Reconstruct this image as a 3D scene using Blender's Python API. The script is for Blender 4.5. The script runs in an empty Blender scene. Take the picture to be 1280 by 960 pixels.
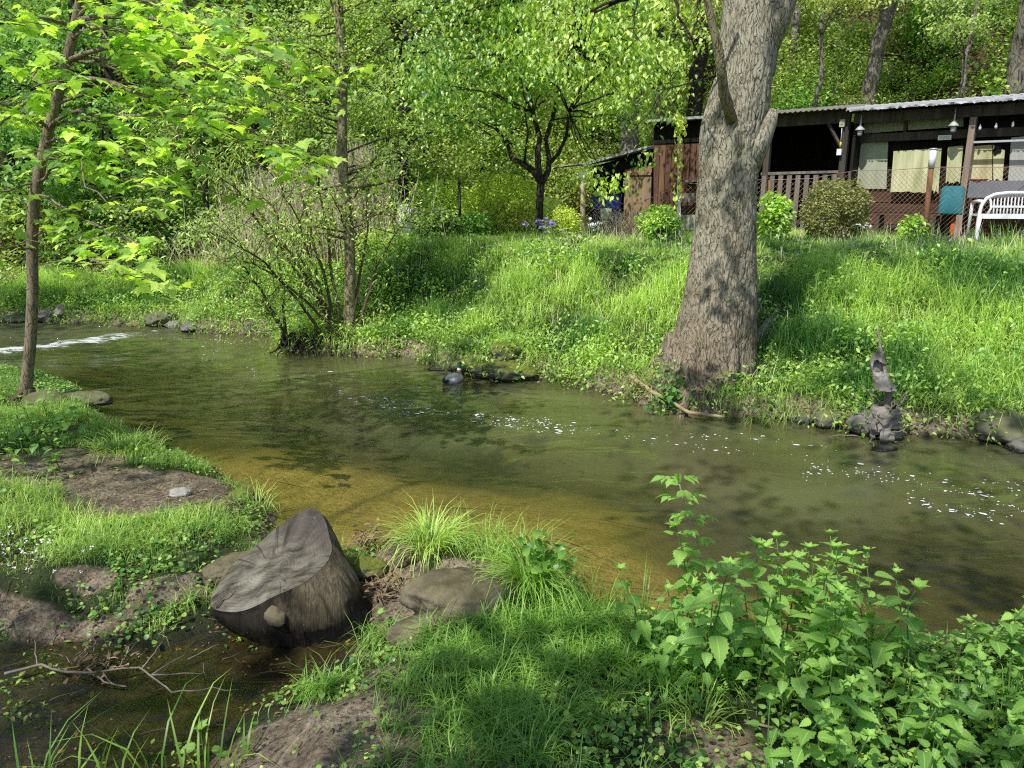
import bpy, math, random
import numpy as np
from math import radians, sin, cos, pi
rng = np.random.default_rng(7)
random.seed(7)
SC = bpy.context.scene
COL = SC.collection

# ---------------------------------------------------------------- camera and measuring helpers
CAMZ = 2.1
PITCH = radians(14)
FPX = 949.0                                   # focal length in pixels of a 1280 wide picture
SUN = np.array([-0.42, -0.56, 0.90]); SUN /= np.linalg.norm(SUN)

def ray(px, py):
    u = (480 - py) / FPX; r = (px - 640) / FPX
    return np.array([r, cos(PITCH) + u * sin(PITCH), -sin(PITCH) + u * cos(PITCH)])
def at(px, py, Y):
    d = ray(px, py); t = Y / d[1]
    return np.array([0, 0, CAMZ]) + d * t
def ong(px, py, z=0.0):
    d = ray(px, py); t = (z - CAMZ) / d[2]
    return np.array([0, 0, CAMZ]) + d * t
def proj(P):
    P = np.atleast_2d(P); y = P[:, 1]; z = P[:, 2] - CAMZ
    f = y * cos(PITCH) - z * sin(PITCH); u = y * sin(PITCH) + z * cos(PITCH)
    return np.stack([640 + FPX * P[:, 0] / f, 480 - FPX * u / f], 1)

# ---------------------------------------------------------------- noise
def _h(ix, iy, iz, seed):
    n = (ix * 374761393 + iy * 668265263 + iz * 2147483647 + seed * 1274126177) & 0xFFFFFFFF
    n = ((n ^ (n >> 13)) * 1274126177) & 0xFFFFFFFF
    n = n ^ (n >> 16)
    return (n & 0xFFFF) / 65535.0
def vnoise(P, seed=0):
    P = np.asarray(P, float); I = np.floor(P).astype(np.int64); F = P - I; F = F * F * (3 - 2 * F)
    r = 0
    for a in (0, 1):
        wa = F[:, 0] if a else 1 - F[:, 0]
        for b in (0, 1):
            wb = F[:, 1] if b else 1 - F[:, 1]
            for c in (0, 1):
                wc = F[:, 2] if c else 1 - F[:, 2]
                r = r + wa * wb * wc * _h(I[:, 0] + a, I[:, 1] + b, I[:, 2] + c, seed)
    return r
def fbm(P, octv=4, seed=0):
    P = np.asarray(P, float); a = 0.5; s = 0; t = 0
    for o in range(octv):
        s = s + a * vnoise(P * 2 ** o + 17.3 * o, seed + o); t += a; a *= 0.5
    return s / t
def fbm2(x, y, sc, octv=4, seed=0):
    return fbm(np.stack([x * sc, y * sc, np.zeros_like(x)], 1), octv, seed)
def sm(x, a=0.0, b=1.0):
    t = np.clip((x - a) / (b - a), 0, 1); return t * t * (3 - 2 * t)

# ---------------------------------------------------------------- mesh accumulators
class MB:
    def __init__(s): s.V = []; s.F = []; s.n = 0; s.A = {}
    def add(s, V, faces, **attrs):
        V = np.asarray(V, float); faces = [tuple(int(i) + s.n for i in f) for f in faces]
        s.V.append(V); s.F += faces
        for k in set(list(s.A) + list(attrs)):
            s.A.setdefault(k, [np.zeros(s.n)] if s.n else [])
            v = attrs.get(k, 0.0); s.A[k].append(np.broadcast_to(np.asarray(v, float), (len(V),)).copy())
        s.n += len(V)
        return s
    def box(s, c, size, R=None, **at_):
        hx, hy, hz = [k / 2 for k in size]
        V = np.array([[x, y, z] for x in (-hx, hx) for y in (-hy, hy) for z in (-hz, hz)])
        if R is not None: V = V @ np.asarray(R).T
        return s.add(V + np.asarray(c), [(0, 1, 3, 2), (4, 6, 7, 5), (0, 4, 5, 1), (2, 3, 7, 6), (0, 2, 6, 4), (1, 5, 7, 3)], **at_)
    def tube(s, pts, rad, n=8, cap=True, rough=0.0, seed=0, **at_):
        pts = np.asarray(pts, float); m = len(pts); rad = np.broadcast_to(np.asarray(rad, float), (m,))
        T = np.gradient(pts, axis=0); T /= np.linalg.norm(T, axis=1)[:, None] + 1e-9
        up = np.array([0, 0, 1.0]) if abs(T[0, 2]) < 0.9 else np.array([1.0, 0, 0])
        V = []; u = np.cross(T[0], up); u /= np.linalg.norm(u)
        ang = np.arange(n) * 2 * pi / n
        for i in range(m):
            u = u - T[i] * (u @ T[i]); u /= np.linalg.norm(u) + 1e-9; v = np.cross(T[i], u)
            V.append(pts[i] + rad[i] * (np.cos(ang)[:, None] * u + np.sin(ang)[:, None] * v))
        V = np.concatenate(V)
        if rough: 
            c = np.repeat(pts, n, 0); d = V - c
            V = c + d * (1 + rough * (fbm(V * 6, 3, seed)[:, None] - .5) * 2)
        F = [(i * n + j, i * n + (j + 1) % n, (i + 1) * n + (j + 1) % n, (i + 1) * n + j) for i in range(m - 1) for j in range(n)]
        if cap: F += [tuple(range(n))[::-1], tuple((m - 1) * n + j for j in range(n))]
        return s.add(V, F, **at_)
    def build(s, name, mat, parent=None, smooth=True, mods=None):
        me = bpy.data.meshes.new(name)
        V = np.concatenate(s.V) if s.V else np.zeros((0, 3))
        me.from_pydata(V.tolist(), [], s.F)
        for k, v in s.A.items():
            a = me.attributes.new(k, 'FLOAT', 'POINT'); a.data.foreach_set('value', np.concatenate(v).astype(np.float32))
        me.materials.append(mat)
        if smooth: me.polygons.foreach_set('use_smooth', [True] * len(me.polygons))
        me.update()
        return link(name, me, parent)

def link(name, data, parent=None):
    o = bpy.data.objects.new(name, data); COL.objects.link(o)
    if parent is not None: o.parent = parent
    return o
def rawmesh(name, V, loops, sizes, attrs, mat):
    """fast mesh from numpy arrays"""
    me = bpy.data.meshes.new(name)
    me.vertices.add(len(V)); me.vertices.foreach_set('co', np.asarray(V, np.float32).ravel())
    me.loops.add(len(loops)); me.loops.foreach_set('vertex_index', np.asarray(loops, np.int32))
    me.polygons.add(len(sizes)); st = np.concatenate([[0], np.cumsum(sizes)[:-1]]).astype(np.int32)
    me.polygons.foreach_set('loop_start', st)
    me.polygons.foreach_set('use_smooth', np.ones(len(sizes), bool))
    for k, v in attrs.items():
        a = me.attributes.new(k, 'FLOAT', 'POINT'); a.data.foreach_set('value', np.asarray(v, np.float32))
    me.materials.append(mat); me.update(calc_edges=True); me.validate(clean_customdata=False)
    return me

# ---- leaf templates: verts, faces, lu (0 midrib..1 edge), lv (0 base..1 tip); x across, y along, z normal
def outline_leaf(outline, fold=0.25, droop=0.25):
    """outline: list of (half width, along); folded on the midrib"""
    n = len(outline); V = []; lu = []; lv = []; F = []
    for w, y in outline:
        z = -droop * y * y
        V += [(-w, y, z + fold * w), (0, y, z), (w, y, z + fold * w)]; lu += [1, 0, 1]; lv += [y] * 3
    for i in range(n - 1):
        a = 3 * i; F += [(a, a + 1, a + 4, a + 3), (a + 1, a + 2, a + 5, a + 4)]
    return np.array(V), F, np.array(lu, float), np.array(lv)
T_OVAL = outline_leaf([(0.03, 0), (0.24, .28), (0.26, .55), (0.01, 1)], .3, .25)
T_DIAM = (np.array([[0, 0, 0], [-.30, .45, .08], [.30, .45, .08], [0, 1, -.18]], float), [(0, 2, 3, 1)], np.array([0, 1, 1, 0.]), np.array([0, .5, .5, 1.]))
T_ROUND = outline_leaf([(0.06, 0), (0.34, .12), (0.5, .42), (0.36, .8), (0.05, 1)], .15, .2)
T_NARROW = outline_leaf([(0.02, 0), (0.11, .3), (0.10, .6), (0.01, 1)], .2, .5)
T_NET = outline_leaf([(0.03, 0), (.20, .05), (.31, .17), (.27, .2), (.335, .31), (.285, .34), (.32, .45), (.255, .48), (.27, .58), (.19, .62), (.20, .71), (.12, .76), (.11, .84), (.045, .9), (0.0, 1.04)], .22, .35)
def maple_template():
    L = [(0, 0), (.10, -.06), (.30, -.13), (.24, .02), (.52, .02), (.60, .08), (.50, .16), (.68, .30), (.74, .40), (.58, .40), (.46, .36), (.40, .42), (.33, .40), (.34, .60), (.26, .62), (.14, .85), (0, 1.08)]
    R = [(x, y) for x, y in L]; Lf = [(-x, y) for x, y in L[::-1]][1:-1]
    pts = np.array(R + Lf); n = len(pts)
    V = np.zeros((n + 1, 3)); V[:n, :2] = pts * .8; V[n, :2] = (0, .22)
    r = np.linalg.norm(V[:, :2] - V[n, :2], axis=1)
    V[:, 2] = -.28 * r ** 2 + .10 * np.abs(np.sin(np.arctan2(V[:, 0], V[:, 1]) * 2.5)) * r
    F = [(n, i, (i + 1) % n)[::-1] for i in range(n)]
    lu = np.clip(r / .7, 0, 1); lu[n] = 0
    return V, F, lu, np.clip(V[:, 1], 0, 1)
T_MAPLE = maple_template()
def blade_template(bend=.5, w=.5, seg=4):
    V = []; lu = []; lv = []; F = []
    for i in range(seg + 1):
        t = i / seg; ww = w * (1 - t ** 1.6) * (0.65 + .7 * t if t < .5 else 1) * .5 + .002
        a = bend * t
        y = sin(a * t) * t * 1.0; z = t * cos(a * t * .9)
        V += [(-ww, y, z), (ww, y, z)]; lu += [0, 1]; lv += [t, t]
    for i in range(seg): a = 2 * i; F.append((a, a + 1, a + 3, a + 2))
    return np.array(V), F, np.array(lu, float), np.array(lv)
BLADES = [blade_template(.25), blade_template(.7), blade_template(1.15), blade_template(1.7)]
DROOP = blade_template(2.4, seg=5)

class Scatter:
    """leaf-like copies of templates merged into one mesh"""
    def __init__(s): s.V = []; s.L = []; s.S = []; s.n = 0; s.t = []; s.lu = []; s.lv = []
    def add(s, T, M, P, tint):
        V, F, lu, lv = T; k = len(P)
        if k == 0: return
        W = np.einsum('kij,nj->kni', M, V) + P[:, None, :]
        nv = len(V); fl = np.concatenate([np.array(f) for f in F]); fs = np.array([len(f) for f in F])
        off = s.n + np.arange(k) * nv
        s.V.append(W.reshape(-1, 3)); s.L.append((fl[None] + off[:, None]).ravel()); s.S.append(np.tile(fs, k))
        s.t.append(np.repeat(np.clip(tint, 0, 1), nv)); s.lu.append(np.tile(lu, k)); s.lv.append(np.tile(lv, k)); s.n += k * nv
    def mesh(s, name, mat):
        return rawmesh(name, np.concatenate(s.V), np.concatenate(s.L), np.concatenate(s.S),
                       {'tint': np.concatenate(s.t), 'lu': np.concatenate(s.lu), 'lv': np.concatenate(s.lv)}, mat)
    def build(s, name, mat, parent=None): return link(name, s.mesh(name, mat), parent)

def unit(a): return a / (np.linalg.norm(a, axis=-1, keepdims=True) + 1e-9)
def frames(d, nrm, size, wid=None):
    """columns: side, along, normal; d along direction, nrm approximate normal"""
    d = unit(d); side = unit(np.cross(d, nrm)); n2 = np.cross(side, d)
    size = np.asarray(size, float); wid = size if wid is None else wid
    return np.stack([side * np.reshape(wid, (-1, 1)), d * size[:, None], n2 * size[:, None]], 2)
def rand_leaves(sc, T, P, size, tint, down=.3, flat=.8, r=rng):
    """leaves at P, roughly horizontal (flat) with tips out and down"""
    k = len(P); a = r.uniform(0, 2 * pi, k)
    d = np.stack([np.cos(a), np.sin(a), -down + r.normal(0, .35, k)], 1)
    n = np.stack([r.normal(0, 1 - flat + .15, k), r.normal(0, 1 - flat + .15, k), np.ones(k)], 1)
    sc.add(T, frames(d, n, size), P, tint)
def blades(sc, P, L, width, tint, bend=None, r=rng, tmpl=None):
    k = len(P); a = r.uniform(0, 2 * pi, k)
    c, s_ = np.cos(a), np.sin(a); L = np.asarray(L, float); width = np.broadcast_to(width, (k,))
    lean = r.normal(0, .16, (k, 2))
    M = np.zeros((k, 3, 3))
    M[:, 0, 0] = c * width; M[:, 1, 0] = s_ * width
    M[:, 0, 1] = -s_ * L; M[:, 1, 1] = c * L
    M[:, 2, 2] = L; M[:, 0, 2] = lean[:, 0] * L; M[:, 1, 2] = lean[:, 1] * L
    T = tmpl or BLADES
    which = r.integers(0, len(T), k)
    for i, t in enumerate(T):
        m = which == i; sc.add(t, M[m], P[m], tint[m])

# ---------------------------------------------------------------- things
def tag(o, label=None, cat=None, group=None, kind=None):
    if label: o['label'] = label
    if cat: o['category'] = cat
    if group: o['group'] = group
    if kind: o['kind'] = kind
    return o
def empty(name, loc=(0, 0, 0), label=None, cat=None, group=None, rz=0):
    o = link(name, None); o.location = loc; o.rotation_euler = (0, 0, rz); o.empty_display_size = .1
    return tag(o, label, cat, group)
def part(parent, name, builder, mat, **kw):
    """builder holds world coordinates: move them into the parent's frame (parents are unrotated)"""
    L = np.array(parent.location)
    if builder.V: builder.V = [v - L for v in builder.V]
    return builder.build(name, mat, parent, **kw)
def dup(root, loc, rz=0, sc=1, label=None):
    r = root.copy(); COL.objects.link(r); r.location = loc; r.rotation_euler = (0, 0, rz); r.scale = (sc, sc, sc)
    if label: r['label'] = label
    for ch in list(root.children):
        c = ch.copy(); COL.objects.link(c); c.parent = r
        for g in ch.children:
            d = g.copy(); COL.objects.link(d); d.parent = c
    return r

# ---------------------------------------------------------------- materials
def new_mat(name):
    m = bpy.data.materials.new(name); m.use_nodes = True; nt = m.node_tree; nt.nodes.clear()
    return m, nt, nt.nodes, nt.links
class N:
    """tiny node helper"""
    def __init__(s, name): s.m, s.nt, s.nodes, s.links = new_mat(name); s.out = s.nodes.new('ShaderNodeOutputMaterial')
    def n(s, t, **kw):
        x = s.nodes.new(t)
        for k, v in kw.items():
            if isinstance(k, str) and hasattr(x, k) and k not in x.inputs: setattr(x, k, v)
        return x
    def l(s, a, b): s.links.new(a, b)
    def val(s, sock, v):
        if hasattr(v, 'is_linked') or hasattr(v, 'links'): s.l(v, sock)
        else: sock.default_value = v
    def noise(s, vec, scale, detail=4, rough=.55, dist=0.0):
        x = s.n('ShaderNodeTexNoise'); x.inputs['Scale'].default_value = scale; x.inputs['Detail'].default_value = detail
        x.inputs['Roughness'].default_value = rough; x.inputs['Distortion'].default_value = dist
        if vec is not None: s.l(vec, x.inputs['Vector'])
        return x.outputs['Fac']
    def map(s, vec, scale=(1, 1, 1), rot=(0, 0, 0), loc=(0, 0, 0)):
        x = s.n('ShaderNodeMapping'); x.inputs['Scale'].default_value = scale; x.inputs['Rotation'].default_value = rot; x.inputs['Location'].default_value = loc
        s.l(vec, x.inputs['Vector']); return x.outputs['Vector']
    def obj(s): return s.n('ShaderNodeTexCoord').outputs['Object']
    def pos(s): return s.n('ShaderNodeNewGeometry').outputs['Position']
    def ramp(s, fac, stops):
        x = s.n('ShaderNodeValToRGB'); e = x.color_ramp.elements
        while len(e) < len(stops): e.new(.5)
        for i, (p, c) in enumerate(stops):
            e[i].position = p; e[i].color = (c, c, c, 1) if isinstance(c, (int, float)) else (*c, 1)
        s.val(x.inputs['Fac'], fac); return x.outputs['Color']
    def mix(s, f, a, b, mode='MIX'):
        x = s.n('ShaderNodeMix'); x.data_type = 'RGBA'; x.blend_type = mode; x.clamp_factor = True
        s.val(x.inputs[0], f)
        for i, v in ((6, a), (7, b)):
            if isinstance(v, tuple): x.inputs[i].default_value = (*v, 1) if len(v) == 3 else v
            else: s.l(v, x.inputs[i])
        return x.outputs[2]
    def math(s, op, a, b=0.0, c=None):
        x = s.n('ShaderNodeMath'); x.operation = op; s.val(x.inputs[0], a); s.val(x.inputs[1], b)
        if c is not None: s.val(x.inputs[2], c)
        return x.outputs[0]
    def attr(s, name):
        x = s.n('ShaderNodeAttribute'); x.attribute_name = name; return x.outputs['Fac']
    def bump(s, h, dist=.01, strength=1.0, normal=None):
        x = s.n('ShaderNodeBump'); x.inputs['Distance'].default_value = dist; x.inputs['Strength'].default_value = strength
        s.l(h, x.inputs['Height'])
        if normal is not None: s.l(normal, x.inputs['Normal'])
        return x.outputs['Normal']
    def bsdf(s, color, rough=.8, spec=.3, normal=None, metal=0.0):
        x = s.n('ShaderNodeBsdfPrincipled')
        for k, v in (('Base Color', color), ('Roughness', rough), ('Specular IOR Level', spec), ('Metallic', metal)):
            if isinstance(v, tuple): x.inputs[k].default_value = (*v, 1)
            elif hasattr(v, 'is_linked'): s.l(v, x.inputs[k])
            else: x.inputs[k].default_value = v
        if normal is not None: s.l(normal, x.inputs['Normal'])
        return x.outputs[0]
    def done(s, sh): s.l(sh, s.out.inputs['Surface']); return s.m

def leaf_mat(name, dark, light, trans=.4, rough=.45, spec=.35, veins=0.0, tscale=1.15, dead=None, tip=0.0):
    k = N(name); t = k.attr('tint')
    nz = k.noise(k.pos(), 1.3, 2)
    f = k.math('ADD', t, k.math('MULTIPLY', k.math('SUBTRACT', nz, .5), .5))
    c = k.mix(f, dark, light)
    if tip: c = k.mix(1.0, c, k.ramp(k.attr('lv'), [(0, 1 - tip), (.75, 1.0)]), 'MULTIPLY')  # blade base darkened in the colour as a painted depth cue
    if dead: c = k.mix(k.math('GREATER_THAN', t, .985), c, dead)
    nrm = None
    if veins:
        lu, lv = k.attr('lu'), k.attr('lv')
        w = k.math('SINE', k.math('MULTIPLY', k.math('SUBTRACT', lv, k.math('MULTIPLY', lu, .22)), 52.0))
        rib = k.math('LESS_THAN', lu, .07)
        w = k.math('MAXIMUM', k.math('MULTIPLY', k.math('POWER', k.math('ABSOLUTE', w), 6.0), .55), rib)
        c = k.mix(k.math('MULTIPLY', w, veins), c, tuple(min(1, a * 1.9 + .02) for a in light))
        nrm = k.bump(w, .0015, .5)
    b = k.bsdf(c, rough, spec, nrm)
    tr = k.n('ShaderNodeBsdfTranslucent'); x = k.mix(1.0, c, (tscale * 1.9 * trans, tscale * 2.0 * trans, tscale * .8 * trans), 'MULTIPLY'); k.l(x, tr.inputs['Color'])
    mx = k.n('ShaderNodeAddShader'); k.l(b, mx.inputs[0]); k.l(tr.outputs[0], mx.inputs[1])   # reflected plus transmitted light
    return k.done(mx.outputs[0])

def flat_mat(name, color, rough=.6, spec=.3, var=.15, scale=8, bump=0.0, metal=0.0):
    k = N(name); nz = k.noise(k.obj(), scale, 5)
    c = k.mix(nz, tuple(a * (1 - var) for a in color), tuple(min(1, a * (1 + var)) for a in color))
    return k.done(k.bsdf(c, rough, spec, k.bump(nz, bump) if bump else None, metal))

def wood_mat(name, c1, c2, axis='Z', plank=.14, stain=(.02, .018, .015), rough=.85, amount=.6, gaps=True):
    """weathered boards; planks run along the axis, set side by side across local x"""
    k = N(name); o = k.obj()
    st = {'Z': (14, 14, .8), 'X': (.8, 14, 14)}[axis]
    g = k.noise(k.map(o, st), 1.6, 8, .65, .4)
    big = k.noise(k.map(o, {'Z': (5, 5, .7), 'X': (.7, 5, 5)}[axis]), 1.0, 3)
    c = k.mix(k.ramp(g, [(.3, 0), (.7, 1)]), c1, c2)
    c = k.mix(k.math('MULTIPLY', k.ramp(big, [(.42, 0), (.68, 1)]), amount), c, stain)
    h = g
    if gaps:
        sx = k.n('ShaderNodeSeparateXYZ'); k.l(o, sx.inputs[0]); src = sx.outputs['X' if axis == 'Z' else 'Z']
        fr = k.math('FRACT', k.math('DIVIDE', src, plank)); idx = k.math('FLOOR', k.math('DIVIDE', src, plank))
        wn = k.n('ShaderNodeTexWhiteNoise'); wn.noise_dimensions = '1D'; k.l(idx, wn.inputs['W'])
        c = k.mix(k.math('MULTIPLY', wn.outputs['Value'], .5), c, tuple(a * .4 for a in c1))
        gap = k.math('LESS_THAN', k.math('ABSOLUTE', k.math('SUBTRACT', fr, .5)), .455)
        c = k.mix(gap, (.006, .005, .004), c); h = k.math('MULTIPLY', gap, k.math('ADD', g, .6))
    return k.done(k.bsdf(c, rough, .2, k.bump(h, .006)))

def bark_mat(name, c_dark, c_mid, c_light, scale=9, moss=.0, bumpd=.02, stretch=.28, low=False):
    k = N(name); o = k.obj()
    warp = k.n('ShaderNodeTexNoise'); warp.inputs['Scale'].default_value = 4; k.l(o, warp.inputs['Vector'])
    va = k.n('ShaderNodeVectorMath'); va.operation = 'MULTIPLY_ADD'; k.l(warp.outputs['Color'], va.inputs[0]); va.inputs[1].default_value = (.18, .18, .18); k.l(o, va.inputs[2])
    v = k.n('ShaderNodeTexVoronoi'); v.feature = 'DISTANCE_TO_EDGE'; v.inputs['Scale'].default_value = scale; v.inputs['Randomness'].default_value = 1
    k.l(k.map(va.outputs[0], (1, 1, stretch)), v.inputs['Vector'])
    gapn = k.noise(k.map(o, (1, 1, .4)), scale * .9, 3, .6)
    crack = k.math('MAXIMUM', k.ramp(v.outputs['Distance'], [(.0, 0), (.12, 1)]), k.ramp(gapn, [(.40, 0), (.62, 1)]))
    fine = k.noise(k.map(o, (1, 1, .35)), scale * 6, 6, .7)
    patch = k.noise(o, 2.2, 4)
    c = k.mix(k.ramp(patch, [(.35, 0), (.65, 1)]), c_mid, c_light)
    c = k.mix(k.math('MULTIPLY', fine, .7), c, tuple(a * .55 for a in c_mid))
    c = k.mix(crack, c_dark, c)
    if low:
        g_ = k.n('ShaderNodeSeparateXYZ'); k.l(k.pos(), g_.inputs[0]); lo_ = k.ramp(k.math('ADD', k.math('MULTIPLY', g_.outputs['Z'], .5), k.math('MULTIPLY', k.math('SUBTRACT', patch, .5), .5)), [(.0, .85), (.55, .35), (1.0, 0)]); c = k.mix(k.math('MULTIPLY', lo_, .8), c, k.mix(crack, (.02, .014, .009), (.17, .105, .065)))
    if moss:
        mp = k.noise(o, 5, 5, .7)
        c = k.mix(k.math('MULTIPLY', k.ramp(mp, [(.5, 0), (.66, 1)]), moss), c, (.10, .11, .03))
    h = k.math('ADD', k.math('MULTIPLY', crack, .8), k.math('MULTIPLY', fine, .35))
    return k.done(k.bsdf(c, .9, .15, k.bump(h, bumpd)))

def rock_mat(name, c1, c2, moss=0.0, wet=True, mosscol=(.13, .15, .02)):
    k = N(name); o = k.pos(); a = k.noise(o, 7, 8, .65); b = k.noise(o, 45, 4, .6)
    c = k.mix(k.ramp(a, [(.35, 0), (.65, 1)]), c1, c2); c = k.mix(k.math('MULTIPLY', b, .5), c, tuple(x * .5 for x in c1))
    if moss:
        g = k.n('ShaderNodeNewGeometry'); s_ = k.n('ShaderNodeSeparateXYZ'); k.l(g.outputs['Normal'], s_.inputs[0])
        m = k.math('MULTIPLY', k.ramp(k.math('ADD', k.math('MULTIPLY', s_.outputs['Z'], .6), k.math('MULTIPLY', a, .7)), [(.45, 0), (.7, 1)]), moss)
        c = k.mix(m, c, mosscol)
    r = .85
    if wet:
        s2 = k.n('ShaderNodeSeparateXYZ'); k.l(o, s2.inputs[0])
        w = k.ramp(k.math('ADD', s2.outputs['Z'], k.math('MULTIPLY', a, .04)), [(.04, 1), (.075, 0)])
        c = k.mix(w, c, (.012, .011, .009)); r = k.math('SUBTRACT', .85, k.math('MULTIPLY', w, .5))
    return k.done(k.bsdf(c, r, .35, k.bump(k.math('ADD', a, k.math('MULTIPLY', b, .25)), .03)))
# ================================================================= terrain
def poly_px(lst): return [tuple(ong(x, y)[:2]) for x, y in lst]
NEAR = [(-60, -40), (-60, 8.5), (-16, 9.0)] + poly_px([(-60, 458), (0, 462), (62, 472), (112, 492), (122, 520), (188, 550), (262, 583), (325, 620), (345, 648), (330, 690),
       (445, 706), (480, 676), (540, 668), (610, 676), (700, 690), (738, 735), (735, 765), (840, 775), (960, 800), (1090, 808), (1200, 795), (1300, 785)]) + [(6, 1.9), (25, -1.5), (60, -10), (60, -40)]
FAR = [(-60, 13.0), (-16, 13.4)] + poly_px([(-40, 404), (60, 403), (140, 408), (210, 408), (250, 416), (345, 420), (360, 440), (445, 446), (500, 446), (560, 462), (600, 473),
      (700, 478), (780, 496), (830, 512), (890, 522), (1000, 527), (1080, 545), (1200, 548), (1290, 556)]) + [(8, 5.0), (25, 2.4), (60, -4), (60, 90), (-60, 90)]
HILL = [(-70, 17.5), (-12, 17), (-7, 15.8), (-4, 16.6), (0, 20.5), (3.2, 23), (5.5, 22.3), (9.6, 19.2), (14, 14.2), (30, 6), (70, -5), (150, 200), (-150, 200)]
PUD = [tuple(p) for p in poly_px([(-500, 1100), (-60, 830), (80, 800), (190, 820), (290, 770), (330, 770), (400, 800), (470, 775), (478, 800), (440, 835), (405, 868), (340, 890), (290, 930), (262, 990), (200, 1200)])]

def sdist(x, y, poly):
    """signed distance, positive inside"""
    P = np.array(poly, float); best = np.full(x.shape, 1e9); ins = np.zeros(x.shape, bool)
    for i in range(len(P)):
        a, b = P[i], P[(i + 1) % len(P)]; ab = b - a
        t = np.clip(((x - a[0]) * ab[0] + (y - a[1]) * ab[1]) / (ab @ ab), 0, 1)
        d = np.hypot(x - a[0] - t * ab[0], y - a[1] - t * ab[1]); best = np.minimum(best, d)
        c = (a[1] > y) != (b[1] > y)
        if a[1] != b[1]: ins ^= c & (x < (b[0] - a[0]) * (y - a[1]) / (b[1] - a[1]) + a[0])
    return np.where(ins, best, -best)

MOUND = ong(560, 745, .1)
SAND = [(ong(520, 620), 1.75, 1.05, -.2), (ong(660, 690), .9, .8, 0), (ong(380, 580), 1.2, .8, -.4), (ong(900, 740), .8, .35, 0)]
def sandy(x, y):
    w = fbm2(x, y, 2.2, 4, 55) - .5; s = np.zeros_like(x)
    for c, rx, ry, rot in SAND: s = np.maximum(s, 1 - sm(np.hypot(((x - c[0]) * cos(rot) + (y - c[1]) * sin(rot)) / rx, (-(x - c[0]) * sin(rot) + (y - c[1]) * cos(rot)) / ry) + w * 1.0, .05, 1.5))
    return s
def height(x, y):
    w = (fbm2(x, y, 1.1, 3, 3) - .5)
    wx = x + .18 * w; wy = y + .18 * (fbm2(x, y, 1.7, 3, 9) - .5)
    dn = sdist(wx, wy, NEAR); df = sdist(wx, wy, FAR); dh = sdist(x, y, HILL); dp = sdist(wx, wy, PUD)
    n1 = fbm2(x, y, 2.2, 5, 11) - .5; n2 = fbm2(x, y, .5, 3, 21) - .5; n3 = fbm2(x, y, 9, 3, 31) - .5
    # water bed
    sand = sandy(x, y)
    bed = np.maximum(np.maximum(-(.21 - .05 * sand) * np.maximum(-dn, 0) - .02, -.55 * np.maximum(-df, 0) - .03), -.62) + .05 * n1 * sm(-np.maximum(dn, df), 0, .4)
    # riffle upstream is shallow
    bed = bed + sm(-x, 5.2, 6.6) * .38 * sm(-bed, .1, .5)
    # near land
    z = np.where(dn > 0, .02 + .13 * sm(dn, 0, .35) + .16 * sm(dn, .3, 2.5) + .10 * n1 * sm(dn, 0, .4) + .02 * n3, bed)
    z = np.where(dn > 0, z + .12 * sm(dn, 2.5, 8), z)
    # stony promontory beside the stump
    rr = np.hypot((x - MOUND[0]) / .55, (y - MOUND[1]) / .38)
    z = np.where(dn > 0, z + .10 * np.exp(-rr ** 2 * 1.2) * sm(dn, 0, .25), z)
    # far bank
    top = .52 + .76 * sm(x, -6.5, -2.2)
    wid = 1.5 + 1.3 * sm(x, -5, -1) + 1.2 * sm(x, 1.5, 4.5)
    zf = .04 + .16 * sm(df, 0, .22) + (top - .2) * sm(df / wid, 0.02, 1.08) + .14 * n1 * sm(df, 0.1, .8) * (1 - sm(df, wid, wid + 1)) + .05 * n2 + .012 * n3
    zf = np.where(dh > 0, zf + .80 * dh * sm(dh, 0, 1.2) + 1.6 * n2 * sm(dh, 0, 3) + .5 * n1 * sm(dh, 0, 2), zf)
    z = np.where(df > 0, zf, z)
    z = np.minimum(z, np.where(z > 20, 20 + (z - 20) * .12, z))
    # puddle carved into the near bank
    pd = np.where(dp > 0, -.008 - .040 * sm(dp, 0, .4) + .10 * n1 + .02 * n3, .01 + .35 * (-dp) + .03 * n1)
    z = np.where((dn > 0) & (dp > -1.0), np.minimum(z, np.where(dp > 0, pd, pd + sm(-dp, .2, 1.0) * .4)), z)
    return z

def axis(parts):
    out = []
    for a, b, s_ in parts: out.append(np.arange(a, b - 1e-6, s_))
    return np.concatenate(out + [[parts[-1][1]]])
AX = axis([(-150, -60, 15), (-60, -24, 3), (-24, -9, .5), (-9, -3.2, .1), (-3.2, 3.4, .045), (3.4, 9, .1), (9, 24, .5), (24, 60, 3), (60, 150, 15)])
AY = axis([(-60, -20, 10), (-20, -2, 1), (-2, 1, .2), (1, 5.2, .045), (5.2, 13.5, .09), (13.5, 24, .3), (24, 44, .7), (44, 80, 4), (80, 200, 20)])
GX, GY = np.meshgrid(AX, AY, indexing='ij')
GZ = height(GX.ravel(), GY.ravel()).reshape(GX.shape)
def hz(x, y):
    x = np.asarray(x, float); y = np.asarray(y, float)
    i = np.clip(np.searchsorted(AX, x) - 1, 0, len(AX) - 2); j = np.clip(np.searchsorted(AY, y) - 1, 0, len(AY) - 2)
    u = np.clip((x - AX[i]) / (AX[i + 1] - AX[i]), 0, 1); v = np.clip((y - AY[j]) / (AY[j + 1] - AY[j]), 0, 1)
    return (1 - u) * (1 - v) * GZ[i, j] + u * (1 - v) * GZ[i + 1, j] + (1 - u) * v * GZ[i, j + 1] + u * v * GZ[i + 1, j + 1]
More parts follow.
